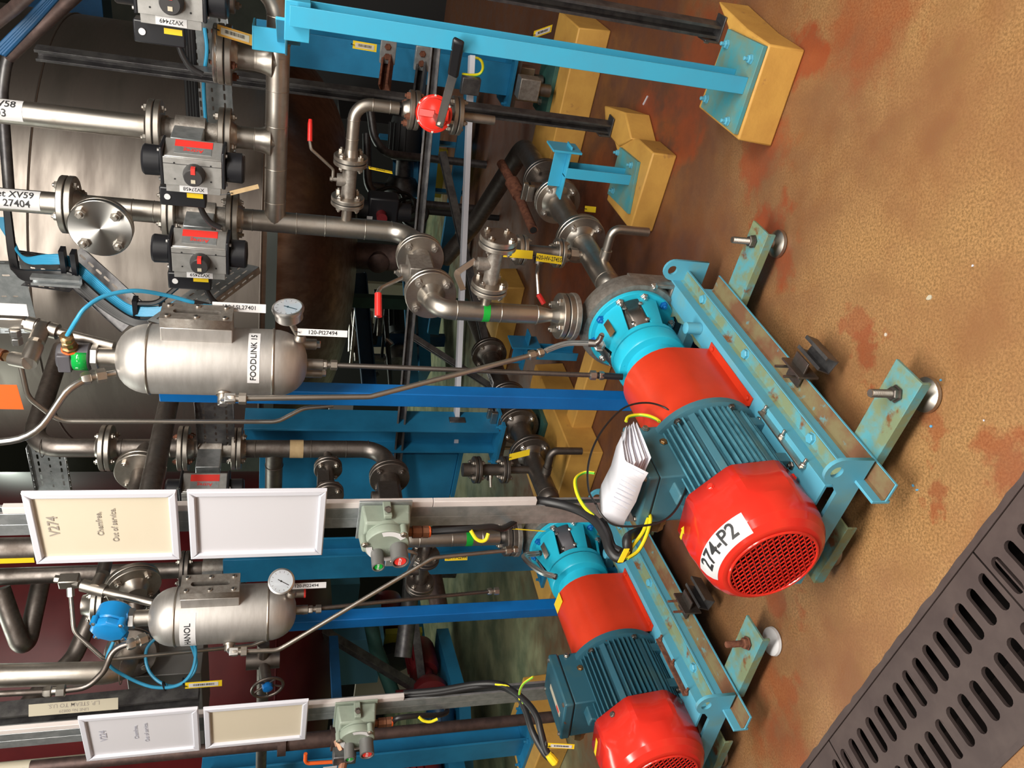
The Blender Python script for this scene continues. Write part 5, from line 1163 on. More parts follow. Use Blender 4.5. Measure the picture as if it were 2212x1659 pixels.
pipe(t, [at(M2, hz+.25), at(M2, hz+2.0)], RP, 0, 'steel_grimy')
zq = P(305, 1240, M2.y).z; joint(t, at(M2, zq)-A*.14, -A, .095, RP, .018, (0, 0), br=.0105, m_='steel_grimy'); b = MB(); b.cyl(at(M2, zq), at(M2, zq)-A*.13, RP); b.lathe(at(M2, zq)-A*.16, -A, [(.05, 0), (.032, .05), (.030, .1)], 20); b.build('branch', 'steel_grimy', t)
actuated('actuated valve beside the sight glass of the further vessel', M2, P(400, 1235, M2.y).z, P(520, 1235, M2.y).z, '', 5, .24, 'steel_grimy', False)
b3 = P(200, 1455, 3.0); t = thing('process_pipe', 'thick bright steel pipe along the left, with an elbow behind the coiled cable', 'pipe', b3, 'labelled upright pipes')
pipe(t, [P(-30, 1460, 3.0), P(262, 1453, 3.0), P(275, 1425, 3.15), P(300, 1395, 3.3)], RP*1.05, .09, 'steel', welds=[(P(262, 1453, 3.0), UP)])
joint(t, P(285, 1408, 3.22), P(290, 1400, 3.25)-P(275, 1425, 3.15), .092, RP, .018, (0, 0), br=.0105, m_='steel_grimy')
t = thing('flanged_joint', 'dark flanged joints behind the blue level switch head', 'flange', P(300, 1310, 3.4)); joint(t, P(288, 1262, 3.3), A*.9+UP*.3, .098, RP, .018, (.04, .04), br=.011, m_='steel'); joint(t, P(215, 1305, 3.4), UP, .08, RP, .018, (.04, .04), br=.010, m_='steel')
b = MB(); b.tube(smooth([P(288, 1240, 3.4), P(290, 1300, 3.35), P(292, 1400, 3.3)]), .03, 14); b.build('pipe', 'steel_grimy', t)
suction(W1, 1, 1.62, 1.86, 2.10, 'dark suction line running away from the further pump beside the orange plinth')
t, SS1, sx1 = None, None, None
t = thing('process_pipe', 'dark pipe with white label running back from the further suction valve', 'pipe', W1(2.2, AX, .28), 'process pipe runs')
E1 = W1(2.12, AX, .282); E2 = W1(3.0, AX-.05, .30); pipe(t, [E1, E2], .048, 0, 'steel_grimy'); ax1 = (E2-E1).normalized(); joint(t, E1+ax1*.42, ax1, .098, .05, .019, (.03, .03), br=.0105, m_='steel_grimy', bm='steel')
b = MB(); b.obox(E1+ax1*.17, ax1, ax1.cross(UP), UP, (-.07, .07), (-.016, .022), (.0485, .0495)); q = b.build('label', 'label_white', t); text('No-22400', E1+ax1*.17+UP*.0502, -ax1, UP.cross(-ax1), .030, 'ink', q)
sb = W1(1.50, AX, 0); t = thing('branch_valve', 'small upright flanged valve on the further suction pipe', 'valve', at(sb, .33), 'small branch valves')
zz = [P(x, 985, sb.y).z for x in (1130, 1090, 1030, 1000)]
b = MB(); b.cyl(at(sb, .315), at(sb, zz[2]), .018, n=16); b.cyl(at(sb, zz[1]+.01), at(sb, zz[2]-.01), .026, n=16); b.cyl(at(sb, zz[3]), at(sb, zz[2]), .03, n=14); mz = (zz[1]+zz[2])/2; b.cyl(at(sb, mz), at(sb, mz)-B*.05, .018, n=12); b.build('valve_body', 'steel_grimy', t)
for z in zz[1:3]: joint(t, at(sb, z), UP, .060, .018, .013, (0, 0), br=.0085, m_='steel_grimy')
b = MB(); b.tube(smooth([at(sb, mz)-B*.05, P(1058, 1022, sb.y), P(1060, 1052, sb.y)]), .007, 8); b.build('lever', 'steel', t)
tag('equipment_tag', 'blank yellow tag on the flange of the further suction valve', P(1122, 982, 3.05), (P(1145, 976, 3.05)-P(1097, 988, 3.05)), V((.97, -.22, 0)), .088, .026, 'label_yellow', tie=P(1095, 990, 3.05))
# ================================================================ CONTROL POSTS WITH SIGN FRAMES
def control_post(n, pxs, Y, flen, lab_p, lab_b, lab_f1, lab_f2, T1, T2, box_px, fr1, fr2, trunk_x):
    """galvanised double strut upright carrying two display frames and a control box"""
    c = P(pxs[0], pxs[1], Y); base = V((c.x, c.y, 0)); f = -A
    t = thing('strut_upright', lab_p, 'strut', base, 'control station uprights')
    for dz, nm in ((-.0171, 'strut'), (.0171, 'strut')):
        o = base+L*(.0171+dz)
        MB().bar(strutprof(.030, .034, .0025, .008), at(o, 0), at(o, 2.45), B if dz < 0 else L, 0).build(nm, 'galvanised', t, .0006)
    b = MB(); b.obox(base+L*.02, B, A, UP, (-.06, .06), (-.05, .05), (0, .008)); b.build('foot_plate', 'galvanised', t, .001)
    zt = P(trunk_x, pxs[1], Y).z; k = zt; segs = [zt, zt+.28, zt+1.25] if n == 2 else [zt, zt+1.4]
    tk = thing('cable_trunking', 'white plastic cable trunking on the right side of the %s control upright' % ('near' if n == 2 else 'further'), 'trunking', at(base, zt), 'white trunking')
    for a_, b_ in zip(segs, segs[1:]):
        m_ = MB(); m_.obox(base+B*.018, B, A, UP, (.0, .019), (-.015, .0), (a_, b_-.0015)); m_.build('trunking_length', 'white_trunking', tk, .001)
    # frames
    for (x0, x1, yc), lb, T, cm in ((fr1, lab_f1, T1, 'card_cream' if n == 2 else 'card_white'), (fr2, lab_f2, T2, 'card_white' if n == 2 else 'card_cream')):
        off = .045; fc0 = P(x0, yc, Y-off*.8); fc1 = P(x1, yc, Y-off*.8); cen = (fc0+fc1)/2; cen = V((base.x, base.y, cen.z))+f*off+B*(.006 if n == 2 else .018); h = (fc0.z-fc1.z)/2; w_ = h*.715
        fr = thing('display_frame', lb, 'sign frame', cen-UP*h, 'white clip frames'); q = .020
        if n == 2: w_ = h*.73
        for (ca, ux, uy, ln) in ((cen+UP*(h-q/2), L, UP, w_), (cen-UP*(h-q/2), B, -UP, w_), (cen+L*(w_-q/2), -UP, L, h), (cen-L*(w_-q/2), UP, -L, h)):
            m_ = MB(); nn = f; poly = [(-ln, q/2), (ln, q/2), (ln-q, -q/2), (-ln+q, -q/2)]
            vs = []; 
            for (px, py), hz_ in zip(poly, (.007, .007, .009, .009)): vs.append(ca+ux*px+uy*py)
            vt_ = []
            for (px, py), s_ in zip(poly, (1, 1, 1, 1)): vt_.append(ca+ux*(px*.997)+uy*py*.72+nn*.011)
            m_.add(vs+vt_, [(3, 2, 1, 0), (4, 5, 6, 7), (0, 1, 5, 4), (1, 2, 6, 5), (2, 3, 7, 6), (3, 0, 4, 7)]); m_.build('frame_rail', 'white_plastic', fr, .002)
        m_ = MB(); m_.obox(cen, L, UP, f, (-w_+q*.6, w_-q*.6), (-h+q*.6, h-q*.6), (-.003, .003)); cd = m_.build('insert_card', cm, fr)
        for (s_, dx, dz, sz, im) in T:
            text(s_, cen+f*.0042+B*dx+UP*dz, B, UP, sz, im, cd)
        m_ = MB()
        for zz in (-h*.6, h*.6): m_.obox(cen+UP*zz, L, UP, f, (-.03, .02), (-.01, .01), (-.024, -.003)); m_.build('clip', 'galvanised', fr); m_ = MB()
    # control box
    z0, z1 = P(box_px[0], pxs[1], Y).z, P(box_px[1], pxs[1], Y).z; zc = (z0+z1)/2; h = (z0-z1)/2
    bx = thing('control_box', lab_b, 'control station', at(base, zc), 'start stop control stations'); o = at(base, zc)+L*.010
    m_ = MB(); m_.obox(o+f*.022, L, UP, f, (-.062, .068), (-h, h), (0, .006)); m_.build('back_plate', 'galvanised' if n == 2 else 'grey_green', bx, .001)
    s_ = h*.93; m_ = MB(); m_.prism([(-.055, -s_), (.060, -s_), (.060, s_), (-.055, s_)], o+f*.028, L, UP, f, .06, top=[(-.050, -s_*.9), (.055, -s_*.9), (.055, s_*.9), (-.050, s_*.9)]); m_.build('housing', 'grey_green', bx, .006)
    m_ = MB(); m_.lathe(o+f*.08, f, [(s_*.86, 0), (s_*.84, .012), (s_*.90, .016), (s_*.90, .034), (s_*.86, .038)], 44, hint=UP); cv = m_.build('round_cover', 'grey_green', bx, .001)
    for a_ in (80, 200, 320):
        e = UP*sin(R(a_))+B*cos(R(a_)); m_ = MB(); m_.cyl(o+f*.094+e*s_*.93, o+f*.120+e*s_*.93, .009, n=14); lg = m_.build('cover_lug', 'grey_green', cv); hbolt(lg, o+f*.120+e*s_*.90, f, .007, .005, 'steel')
    m_ = MB(); m_.obox(o+f*.03+B*.055, UP, B, f, (-.010, .010), (0, .012), (.0, .05)); m_.build('hinge', 'grey_green', bx, .002); hbolt(bx, o+f*.06+B*.067, B*.7+f*.7, .008, .014, 'steel_grimy')
    ft = o+f*.1195
    def arc(r0, r1, a0, a1, mm, nm):
        m2 = MB(); vs = []; N_ = 14
        for i in range(N_+1):
            a = R(a0+(a1-a0)*i/N_); e = UP*sin(a)+B*cos(a); vs += [ft+e*r0, ft+e*r1]
        m2.add(vs, [(2*i, 2*i+2, 2*i+3, 2*i+1) for i in range(N_)]); return m2.build(nm, mm, cv)
    arc(s_*.60, s_*.84, 90, 200, 'label_white', 'instruction_label'); arc(s_*.60, s_*.84, -55, 20, 'label_white', 'warning_label'); arc(s_*.63, s_*.655, 95, 195, 'ink', 'printed_line')
    for k, (dz, dl, r_, cm, wd) in enumerate(((.023, .022, .0155, 'green_glass', 'START'), (-.028, .006, .0215, 'label_red', 'STOP'))):
        q_ = ft+UP*dz+L*dl-f*.01; m_ = MB(); m_.lathe(q_, f, [(r_, 0), (r_, .055), (r_*.82, .056), (r_*.8, .050)], 26); sh = m_.build('button_shroud', 'aluminium_dark', cv)
        m_ = MB(); m_.lathe(q_+f*.045, f, [(r_*.72, 0), (r_*.72, .006), (r_*.66, .008)], 24); bt = m_.build('push_button', 'green_tape' if k == 0 else cm, cv); text(wd, q_+f*.0536, B, UP, r_*.46, 'ink_white', bt)
    m_ = MB(); m_.obox(ft+UP*-s_*.25+L*(s_*.95), L, UP, f, (-.012, .028), (-.011, .011), (-.02, -.012)); m_.build('hasp', 'galvanised' if n == 2 else 'zinc_dark', bx, .001)
    gq = o+f*.055-UP*(s_*.9)+L*.02; m_ = MB(); m_.lathe(gq+UP*.005, -UP, [(.012, 0), (.012, .02), (.016, .021), (.016, .044), (.013, .045), (.016, .047), (.016, .062), (.010, .067)], 8); m_.build('cable_gland', 'copper_gland', bx)
    MB().ring(gq-UP*.060, UP, .012, .003, 16, 6).build('orange_seal', 'label_orange', bx)
    cb = thing('control_cable', 'black cable with yellow earth loop running down from the gland of the %s control box' % ('near' if n == 2 else 'further'), 'cable', gq-UP*.07)
    if n == 2: pts = [gq-UP*.065, P(1010, 1143, Y-.05), P(1060, 1138, Y-.04), P(1085, 1142, Y-.02), P(1110, 1128, Y+.02), P(1135, 1108, Y+.03)]; lp = [P(1017, 1146, Y-.06), P(1028, 1163, Y-.06), P(1040, 1169, Y-.06), P(1050, 1165, Y-.06), P(1055, 1152, Y-.06)]
    else: pts = [gq-UP*.065, P(860, 1551, Y-.05), P(900, 1546, Y-.04), P(945, 1545, Y), P(965, 1538, Y+.05), P(960, 1520, Y+.08)]; lp = [P(905, 1549, Y-.06), P(915, 1557, Y-.06), P(930, 1559, Y-.06), P(945, 1553, Y-.06)]
    MB().tube(smooth(pts), .0085, 10).build('cable', 'rubber', cb); MB().tube(smooth(lp), .0048, 8).build('earth_loop', 'cable_yellow', cb)
    return base, bx, o, s_
CB2, bx2, ob2, sb2 = control_post(2, (1000, 1096), 2.02, 0, 'galvanised double strut upright beside the motor labelled 274-P2', 'grey-green start stop control box between sign frames and near pump', 'white clip frame whose card reads V274, Chemfree, Out of service', 'white clip frame with a blank white card on the near upright',
    [('V274', .005, .105, .030, 'ink_grey'), ('Chemfree,', .01, .012, .018, 'ink_grey'), ('Out of service.', .005, -.018, .018, 'ink_grey')], [], (772, 884), (64, 388, 1130), (408, 702, 1128), 1152)
CB1, bx1, ob1, sb1 = control_post(1, (880, 1510), 2.52, 0, 'galvanised strut upright beside the further motor', 'grey-green start stop control box at the lower left, on the further upright', 'white clip frame whose faint card reads V224, Chemfree, Out of service', 'white clip frame with a blank cream card on the further upright',
    [('V224', .005, .10, .026, 'ink_pale'), ('Chemfree,', .01, .015, .016, 'ink_pale'), ('Out of service.', .005, -.012, .016, 'ink_pale')], [], (722, 812), (180, 432, 1580), (442, 664, 1560), 870)
# power cables leaving the trunking
def ygcable(par, pts, r=.0045):
    b = MB(); pp = smooth(pts, 8); b.tube(pp, r, 8); b.build('earth_core', 'cable_yellow', par)
    b = MB(); x = None; q = []
    for i, p in enumerate(pp):
        tn = (pp[min(i+1, len(pp)-1)]-pp[max(i-1, 0)]).normalized()
        if x is None: x = orth(tn, -A)[0]
        x = (x-tn*x.dot(tn)).normalized(); y = tn.cross(x); q.append(p+(x*cos(.6)+y*sin(.6))*r*.42)
    b.tube(q, r*.72, 6); b.build('green_stripe', 'cable_green', par)
t = thing('power_cable', 'thick black cable with green-yellow earth entering the gland of motor 274-P2', 'cable', P(1170, 1085, 2.0))
g2 = W2(.332-.045, AX+.022+.145, AZ+.122+.03)
MB().tube(smooth([P(1120, 1083, 2.02), P(1170, 1083, 2.01), P(1220, 1092, 1.97), P(1262, 1108, 1.92), P(1290, 1130, 1.87), P(1308, 1160, 1.83), P(1318, 1190, 1.80), P(1338, 1206, 1.78), P(1355, 1190, 1.78), P(1358, 1160, 1.79), g2+L*.012]), .0125, 14).build('cable', 'rubber', t)
MB().tube(smooth([P(1300, 1125, 1.9), P(1312, 1150, 1.86), P(1322, 1180, 1.82), P(1340, 1192, 1.80)]), .011, 12).build('cable', 'rubber', t)
ygcable(t, [P(1285, 1022, 2.0), P(1262, 1021, 2.02), P(1243, 1035, 2.0), P(1246, 1065, 1.96), P(1262, 1095, 1.92), P(1285, 1118, 1.88), P(1303, 1140, 1.85)])
ygcable(t, [P(1355, 1206, 1.76), P(1378, 1190, 1.77), P(1395, 1160, 1.78), P(1405, 1125, 1.8), P(1403, 1108, 1.82)]); ygcable(t, [P(1350, 1206, 1.76), P(1366, 1180, 1.78), P(1388, 1150, 1.79), P(1400, 1120, 1.81)])
tg = MB(); q = P(1347, 1200, 1.755); tg.obox(q, (P(1353, 1188, 1.755)-P(1341, 1212, 1.755)).normalized(), UP, -A, (-.018, .018), (-.007, .007), (-.001, .001)); tg.build('yellow_marker', 'label_yellow', t)
t = thing('earth_cable', 'short green-yellow earth cable arched over the far edge of the terminal box', 'cable', P(1390, 905, 1.95)); ygcable(t, [P(1352, 910, 1.96), P(1358, 900, 1.97), P(1380, 896, 1.97), P(1400, 898, 1.95), P(1418, 905, 1.92), P(1424, 910, 1.90)]); 
t = thing('power_cable', 'pair of black cables with yellow earth looping into the dark motor', 'cable', P(1000, 1490, 2.5))
MB().tube(smooth([P(872, 1504, 2.53), P(950, 1496, 2.5), P(1030, 1483, 2.47), P(1075, 1481, 2.44), P(1115, 1500, 2.38), P(1135, 1535, 2.33), P(1150, 1580, 2.28), P(1175, 1625, 2.24), P(1190, 1640, 2.22)]), .0105, 12).build('cable', 'rubber', t)
MB().tube(smooth([P(872, 1498, 2.53), P(950, 1491, 2.5), P(1030, 1478, 2.47), P(1085, 1480, 2.42), P(1130, 1510, 2.34), P(1158, 1545, 2.28), P(1168, 1580, 2.25), P(1180, 1622, 2.23), P(1192, 1634, 2.22)]), .0105, 12).build('cable', 'rubber', t)
ygcable(t, [P(1070, 1478, 2.43), P(1095, 1482, 2.4), P(1113, 1495, 2.37), P(1124, 1512, 2.34)], .0038); ygcable(t, [P(1152, 1462, 2.3), P(1130, 1478, 2.33), P(1122, 1500, 2.35), P(1131, 1520, 2.33)], .0038)
b = MB(); b.lathe(P(1190, 1636, 2.215), P(1200, 1648, 2.21)-P(1190, 1636, 2.215), [(.011, -.012), (.013, 0), (.013, .02), (.010, .024)], 10); b.build('yellow_marker', 'label_yellow', t)
tag('barcode_tag', 'long yellow and white barcode tag hanging under the dark motor gland', P(1212, 1611, 2.2), (P(1240, 1612, 2.2)-P(1183, 1609, 2.2)), V((.97, -.22, 0)), .085, .016, 'label_yellow', rim='label_white', bar_=True, tie=P(1180, 1600, 2.2))
# note pad on the terminal box and the loop of black wire
tb2 = V((.332, AX+.022, AZ+.122+.108)); ee = V((0, sin(R(6)), cos(R(6)))); sy2 = V((0, cos(R(6)), -sin(R(6)))); W3 = MW2.to_3x3()
pc = MW2 @ (tb2+ee*.002); px_ = (W3 @ V((1, 0, 0))); py_ = (W3 @ sy2); pz_ = (W3 @ ee)
t = thing('folded_papers', 'folded white papers lying on the terminal box of motor 274-P2', 'papers', pc)
rnd = random.Random(3)
cs, sn2 = cos(R(-8)), sin(R(-8)); ux = px_*cs+py_*sn2; uy = -px_*sn2+py_*cs
def sheet(nm, prof, w0, w1, sk=0., m_='paper'):
    b = MB(); vs = []; n1 = 6; m2 = len(prof)
    for i in range(n1+1):
        u = i/n1
        for v, h_ in prof: vs.append(pc+uy*(w0+(w1-w0)*u)+ux*(v+sk*(u-.5))+pz_*(h_+.003*sin(u*pi*3)))
    b.add(vs, [(i*m2+j, i*m2+j+1, (i+1)*m2+j+1, (i+1)*m2+j) for i in range(n1) for j in range(m2-1)]); o_ = b.build(nm, m_, t, sharp=25); s_ = o_.modifiers.new('t', 'SOLIDIFY'); s_.thickness = .0006; return o_
for k in range(8):
    a_ = k/7; j0 = rnd.uniform(-.006, .006)
    sheet('sheet', [(-.066+j0*.3, .005+.060*a_), (-.01, .004+.052*a_), (.050+j0, .003+.030*a_+rnd.uniform(0, .003))], -.14+j0, .110-j0, .012*a_+rnd.uniform(-.012, .012))
cv = sheet('cover_sheet', [(-.105, .030), (-.068, .072), (-.060, .074), (.012, .060)], -.15, .10, .02)
b = MB()
for k in range(12):
    u = k/12; q = pc+uy*(-.14+.23*u); d0, d1 = V((0, 0, 0)), None
    p0 = q+ux*(-.100+.02*(u-.5))+pz_*.0365; p1 = q+ux*(-.071+.02*(u-.5))+pz_*.0695; dd_ = (p1-p0).normalized(); b.obox(p0, dd_, uy, dd_.cross(uy), (0, (p1-p0).length), (-.0002, .0002), (-.0008, .0008))
b.build('ruled_lines', 'ink_pale', cv)
t = thing('wire_loop', 'large loop of thin black wire lying over the papers and terminal box', 'wire', P(1380, 880, 1.8))
lp = [(1286, 1088, 1.66), (1272, 1060, 1.70), (1270, 1010, 1.76), (1284, 960, 1.82), (1312, 915, 1.88), (1350, 880, 1.92), (1395, 870, 1.93), (1435, 880, 1.92), (1462, 905, 1.88), (1473, 945, 1.84), (1477, 1000, 1.78), (1484, 1040, 1.74), (1474, 1075, 1.70), (1452, 1110, 1.67), (1420, 1130, 1.65), (1370, 1137, 1.64), (1325, 1133, 1.64), (1298, 1110, 1.65), (1285, 1082, 1.67)]
MB().tube(smooth([P(*q) for q in lp], 6), .0026, 8).build('wire', 'rubber', t)
# ================================================================ TANKS AND THEIR LEGS
def tank(lab, cx, cy, r, zbot, zlow, mside, mbot, zt=3.9):
    t = thing('storage_tank', lab, 'tank', V((cx, cy, zlow)), 'storage tanks'); o = V((cx, cy, 0))
    prof = [(.0001, zlow)]+[(r*sin(pi/2*i/14)**.85, zlow+(zbot-zlow)*(1-cos(pi/2*i/14))) for i in range(1, 14)]+[(r, zbot)]
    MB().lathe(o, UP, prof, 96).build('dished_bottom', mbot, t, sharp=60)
    MB().lathe(o, UP, [(r, zbot), (r, zt)], 96).build('shell', mside, t, sharp=60)
    b = MB(); b.ring(o+UP*(zbot), UP, r, .006, 96, 8); b.build('seam', mside, t)
    return t, o
TK, TKo = tank('large stainless tank filling the upper part of the scene', .74, 4.80, 1.12, 1.50, P(768, 480, 4.8).z, 'tank_steel', 'tank_bottom_reflection')
b = MB(); b.lathe(TKo, UP, [(1.125, 1.43), (1.14, 1.43), (1.14, 1.475), (1.125, 1.475)], 96); b.build('support_ring', 'ring_green', TK)
for z in (2.42,): b = MB(); b.ring(TKo+UP*z, UP, 1.12, .005, 96, 6); b.build('seam', 'tank_steel', TK)
tank('maroon tank at the lower left of the scene', -1.85, 5.6, 1.2, 1.38, P(716, 1350, 5.6).z, 'maroon_tank', 'maroon_tank')
def tleg(px, z0, lab, w_=.15, h_=.14, zt=1.55, foot=True, top=None, rot=0, pl=None):
    g = G(px[0], px[1], z0); t = thing('tank_support', lab, 'tank leg', g, 'blue steel tank legs')
    MB().bar(iprof(w_, h_, .010), g+UP*.015, at(g, zt), A if rot == 0 else B).build('column', 'leg_blue', t, .001)
    if foot:
        b = MB(); b.obox(g, B, A, UP, (-.14, .14), (-.12, .12), (0, .015)); fp = b.build('foot_plate', 'leg_blue', t, .001)
        for a_ in (-.11, .11):
            for c_ in (-.09, .09): hbolt(fp, g+B*a_+A*c_+UP*.015, UP, .013, .011, 'leg_blue', .014)
    return t, g
lA, gA = tleg((1100, 165), .36, 'blue column leg of the stainless tank right of the red capped valve')
lB, gB = tleg((1072, 935), .36, 'blue column leg of the stainless tank behind the near deep blue post', rot=1)
lD, gD = tleg((1175, 1190), .10, 'blue column behind the further pump and control box', w_=.15, h_=.12, zt=1.62)
lE, gE = tleg((1130, 1590), .14, 'blue column at the bottom edge of the photo behind the dark motor', w_=.15, h_=.12, zt=1.70)
def loadcell(g, lab):
    t = thing('load_cell', lab, 'load cell', at(g, .16), 'load cells under the tank legs')
    b = MB(); b.obox(at(g, .345), B, A, UP, (-.12, .12), (-.10, .10), (-.012, .012)); b.build('top_plate', 'steel_grimy', t, .001)
    b = MB(); b.obox(at(g, .28), B, A, UP, (-.06, .06), (-.035, .035), (-.035, .035)); b.build('cell_block', 'steel', t, .003)
    b = MB(); b.cyl(at(g, .31), at(g, .335), .03); b.cyl(at(g, .19), at(g, .25), .028); b.build('spindle', 'steel_grimy', t)
    for s_ in (-.10, .10): b = MB(); b.cyl(at(g, .175)+B*s_, at(g, .335)+B*s_, .010, n=12); q = b.build('jacking_rod', 'steel', t); hbolt(q, at(g, .175)+B*s_, UP, .017, .014, 'steel')
    b = MB(); b.obox(at(g, .165), B, A, UP, (-.16, .16), (-.12, .12), (-.010, .010)); b.build('base_plate', 'green_paint', t, .001)
loadcell(gA, 'steel load cell block under the right hand tank leg'); loadcell(gB, 'steel load cell block under the tank leg behind the near deep blue post')
def plinthc(lab, g, hx, hy, zt, sk=1.03): plinth(lab, [at(g, zt)+B*a_+A*b_ for a_, b_ in ((-hx, -hy), (hx, -hy), (hx, hy), (-hx, hy))], zt, sk)
plinthc('far yellow plinth with green plate between the two dark strut posts', gA-B*.02-A*.10, .34, .17, .154); plinthc('broad yellow plinth behind the valves left of the near vessel post', gB-A*.10, .26, .34, .154)
plinthc('yellow plinth seen beyond the further pump, under the blue column', gD, .25, .2, .10); plinthc('yellow plinth at the bottom edge of the photo, under a blue column', gE, .22, .2, .14)
g3 = G(1262, 800, .10); plinthc('narrow yellow plinth strip behind the crossing steel tubes', g3, .42, .05, .10)
g4 = G(1065, 690, .12); plinthc('distant yellow plinth seen above the discharge pipe elbow', g4, .30, .12, .12)
ps = G(1236, 770, .112); t = post('pipe_stand', 'blue pipe stand with angled saddle behind the crossing steel tubes', 'pipe stand', cprof(.075, .04, .006), ps, .102, P(1130, 770, ps.y).z, B, 'leg_blue')
q = V((ps.x, ps.y, P(1130, 770, ps.y).z)); b = MB(); b.obox(q, B, A, UP, (-.08, .12), (-.03, .03), (-.006, .0)); b.obox(q, B, A, UP, (.06, .068), (-.05, .05), (-.06, .075)); b.obox(q, B, A, UP, (-.05, .06), (.0, .006), (0, .05)); b.build('saddle_bracket', 'leg_blue', t, .001)
# blue box beam and bracketry behind the further set
t = thing('box_support', 'deep blue box shaped steel frame behind the small flanged valve', 'frame', P(980, 1000, 3.9)); b = MB(); c = P(805, 1020, 3.95); 
b.obox(c, UP, B, A, (P(982, 1020, 3.95).z-c.z, P(560, 1020, 3.95).z-c.z), (-.19, .12), (0, .14)); b.build('column', 'leg_blue', t, .002)
b = MB(); b.obox(P(985, 1010, 3.93), B, A, UP, (-.2, .14), (-.01, .2), (-.02, .0)); b.build('end_plate', 'leg_blue', t)
# horizontal rails crossing behind the pumps
def rail(lab, p0, p1, prof, ex, m_, nm='strut_rail', cat='strut'):
    t = thing(nm, lab, cat, (p0+p1)/2, 'cross rails'); MB().bar(prof, p0, p1, ex).build('rail', m_, t, .0006); return t
rail('dark strut rail crossing the scene behind the valves at knee height', P(945, 60, 3.15), P(850, 1100, 3.9), strutprof(), UP*.2-A, 'zinc_dark')
r2 = rail('white trunking rail crossing the scene low behind the pumps', P(1019, 120, 3.3), P(983, 975, 3.85), rprof(.022, .045), UP, 'white_plastic', 'trunking_rail', 'trunking')
for y_, Y_ in ((185, 3.3), (918, 3.8)):
    q = P(1018-.041*(y_-130), y_, Y_-.03); b = MB(); b.obox(q, B, A, UP, (-.035, .035), (-.02, .02), (-.04, .04)); b.build('clamp', 'zinc_dark', r2, .003)
rail('dark diagonal brace below the big flanged valve', P(955, 330, 4.4), P(1080, 880, 4.2), strutprof(), UP, 'zinc_dark')
rail('thin dark diagonal strut beside the white trunking rail', P(880, 720, 4.3), P(1060, 835, 4.2), strutprof(.03, .03), UP, 'zinc_dark')
for k, (x0, y0) in enumerate(((838, 150), (912, 165))):
    t = thing('strut_bracket', ('rusty', 'grey')[k]+' short strut bracket clamped across the right hand tank leg', 'bracket', P(x0, y0, 3.4), 'strut brackets'); b = MB(); b.bar(strutprof(.041, .041), P(x0+6, y0-70, 3.45), P(x0-8, y0+40, 3.3), UP*.3-A); b.build('arm', 'rust' if k == 0 else 'zinc_dark', t); b = MB(); b.obox(P(x0-2, y0-42, 3.38), B, A, UP, (-.05, .05), (-.03, .0), (-.035, .03)); q = b.build('end_plate', 'galvanised', t, .002)
    for s_ in (-.02, .02): hbolt(q, P(x0-2, y0-42, 3.38)-A*.03+B*s_, -A, .012, .008, 'rust')
t = thing('earth_cable', 'green-yellow earth cable looping by the right hand tank leg', 'cable', P(1020, 140, 3.3)); ygcable(t, [P(1000, 160, 3.35), P(1015, 162, 3.3), P(1035, 160, 3.25), P(1043, 148, 3.25), P(1040, 132, 3.3), P(1028, 125, 3.35), P(1015, 128, 3.4)], .006)
# ================================================================ CABLE TRAYS
def tray(lab, p0, p1, side, w_, m_='galvanised', cables=(), nrm=-A):
    t = thing('cable_tray', lab, 'cable tray', (p0+p1)/2, 'perforated cable trays'); d = (p1-p0); ln = d.length; d.normalize(); side = (V(side)-d*V(side).dot(d)).normalized(); nn = d.cross(side); nn = nn if nn.dot(nrm) > 0 else -nn
    hs = []; rows = (-.3, .0, .3); k = .03
    while k < ln-.03:
        for i, r_ in enumerate(rows): hs.append(stad(k+(i % 2)*.012, r_*w_, .010, .004, 3) if i != 1 else stad(k+.014, 0, .006, .0035, 3))
        k += .038
    holed('tray_floor', [(0, -w_/2), (ln, -w_/2), (ln, w_/2), (0, w_/2)], hs, p0, d, side, .0015, m_, t)
    for s_ in (-1, 1):
        hs = []; k = .03
        while k < ln-.03: hs.append(stad(k, .013, .009, .003, 3)); k += .038
        holed('side_wall', [(0, 0), (ln, 0), (ln, .026), (0, .026)], hs, p0+side*(s_*w_/2), d, nn, .0015, m_, t)
    return t, d, side, nn, ln
T1, d_, s_, n_, ln = tray('perforated cable tray crossing behind the actuated valves to the right border', P(440, -30, 3.0), P(470, 350, 3.5), UP, .15)
c_ = thing('cable_bundle', 'black and blue cables lying in the tray behind the actuated valves', 'cable', P(400, 150, 3.1))
for k in range(4): MB().tube(smooth([P(392+k*6, -30, 2.9-.004*k), P(402+k*6, 150, 3.1), P(412+k*6, 330, 3.35)]), .010, 8).build('cable', 'rubber', c_)
MB().tube(smooth([P(442, 60, 2.98), P(447, 110, 3.02), P(440, 180, 3.1), P(446, 285, 3.25)]), .007, 8).build('cable', 'cable_blue', c_)
T2, d_, s_, n_, ln = tray('perforated cable tray sloping down behind the near vessel', P(148, 560, 3.2), P(292, 690, 3.15), P(170, 530, 3.2)-P(148, 560, 3.2), .13, 'zinc_dark')
tray('cable tray at the left end of the sloping tray', P(45, 575, 3.25), P(150, 590, 3.2), B, .13, 'zinc_dark'); tray('cable tray at the right end of the sloping tray, above the vessel block', P(285, 690, 3.15), P(372, 692, 3.15), B, .12, 'zinc_dark')
tray('upright perforated cable tray behind the valve cluster', P(-20, 640, 3.4), P(66, 640, 3.4), B, .30); tray('perforated tray strip beside the dark bent pipe', P(100, 960, 3.75), P(118, 1060, 3.9), UP, .14); tray('dark perforated tray behind the deep blue near post', P(462, 850, 3.2), P(470, 1000, 3.5), UP, .14, 'zinc_dark')
tray('perforated tray piece above the vessel level glass', P(350, 700, 2.75), P(530, 570, 3.0), A, .12, 'galvanised')
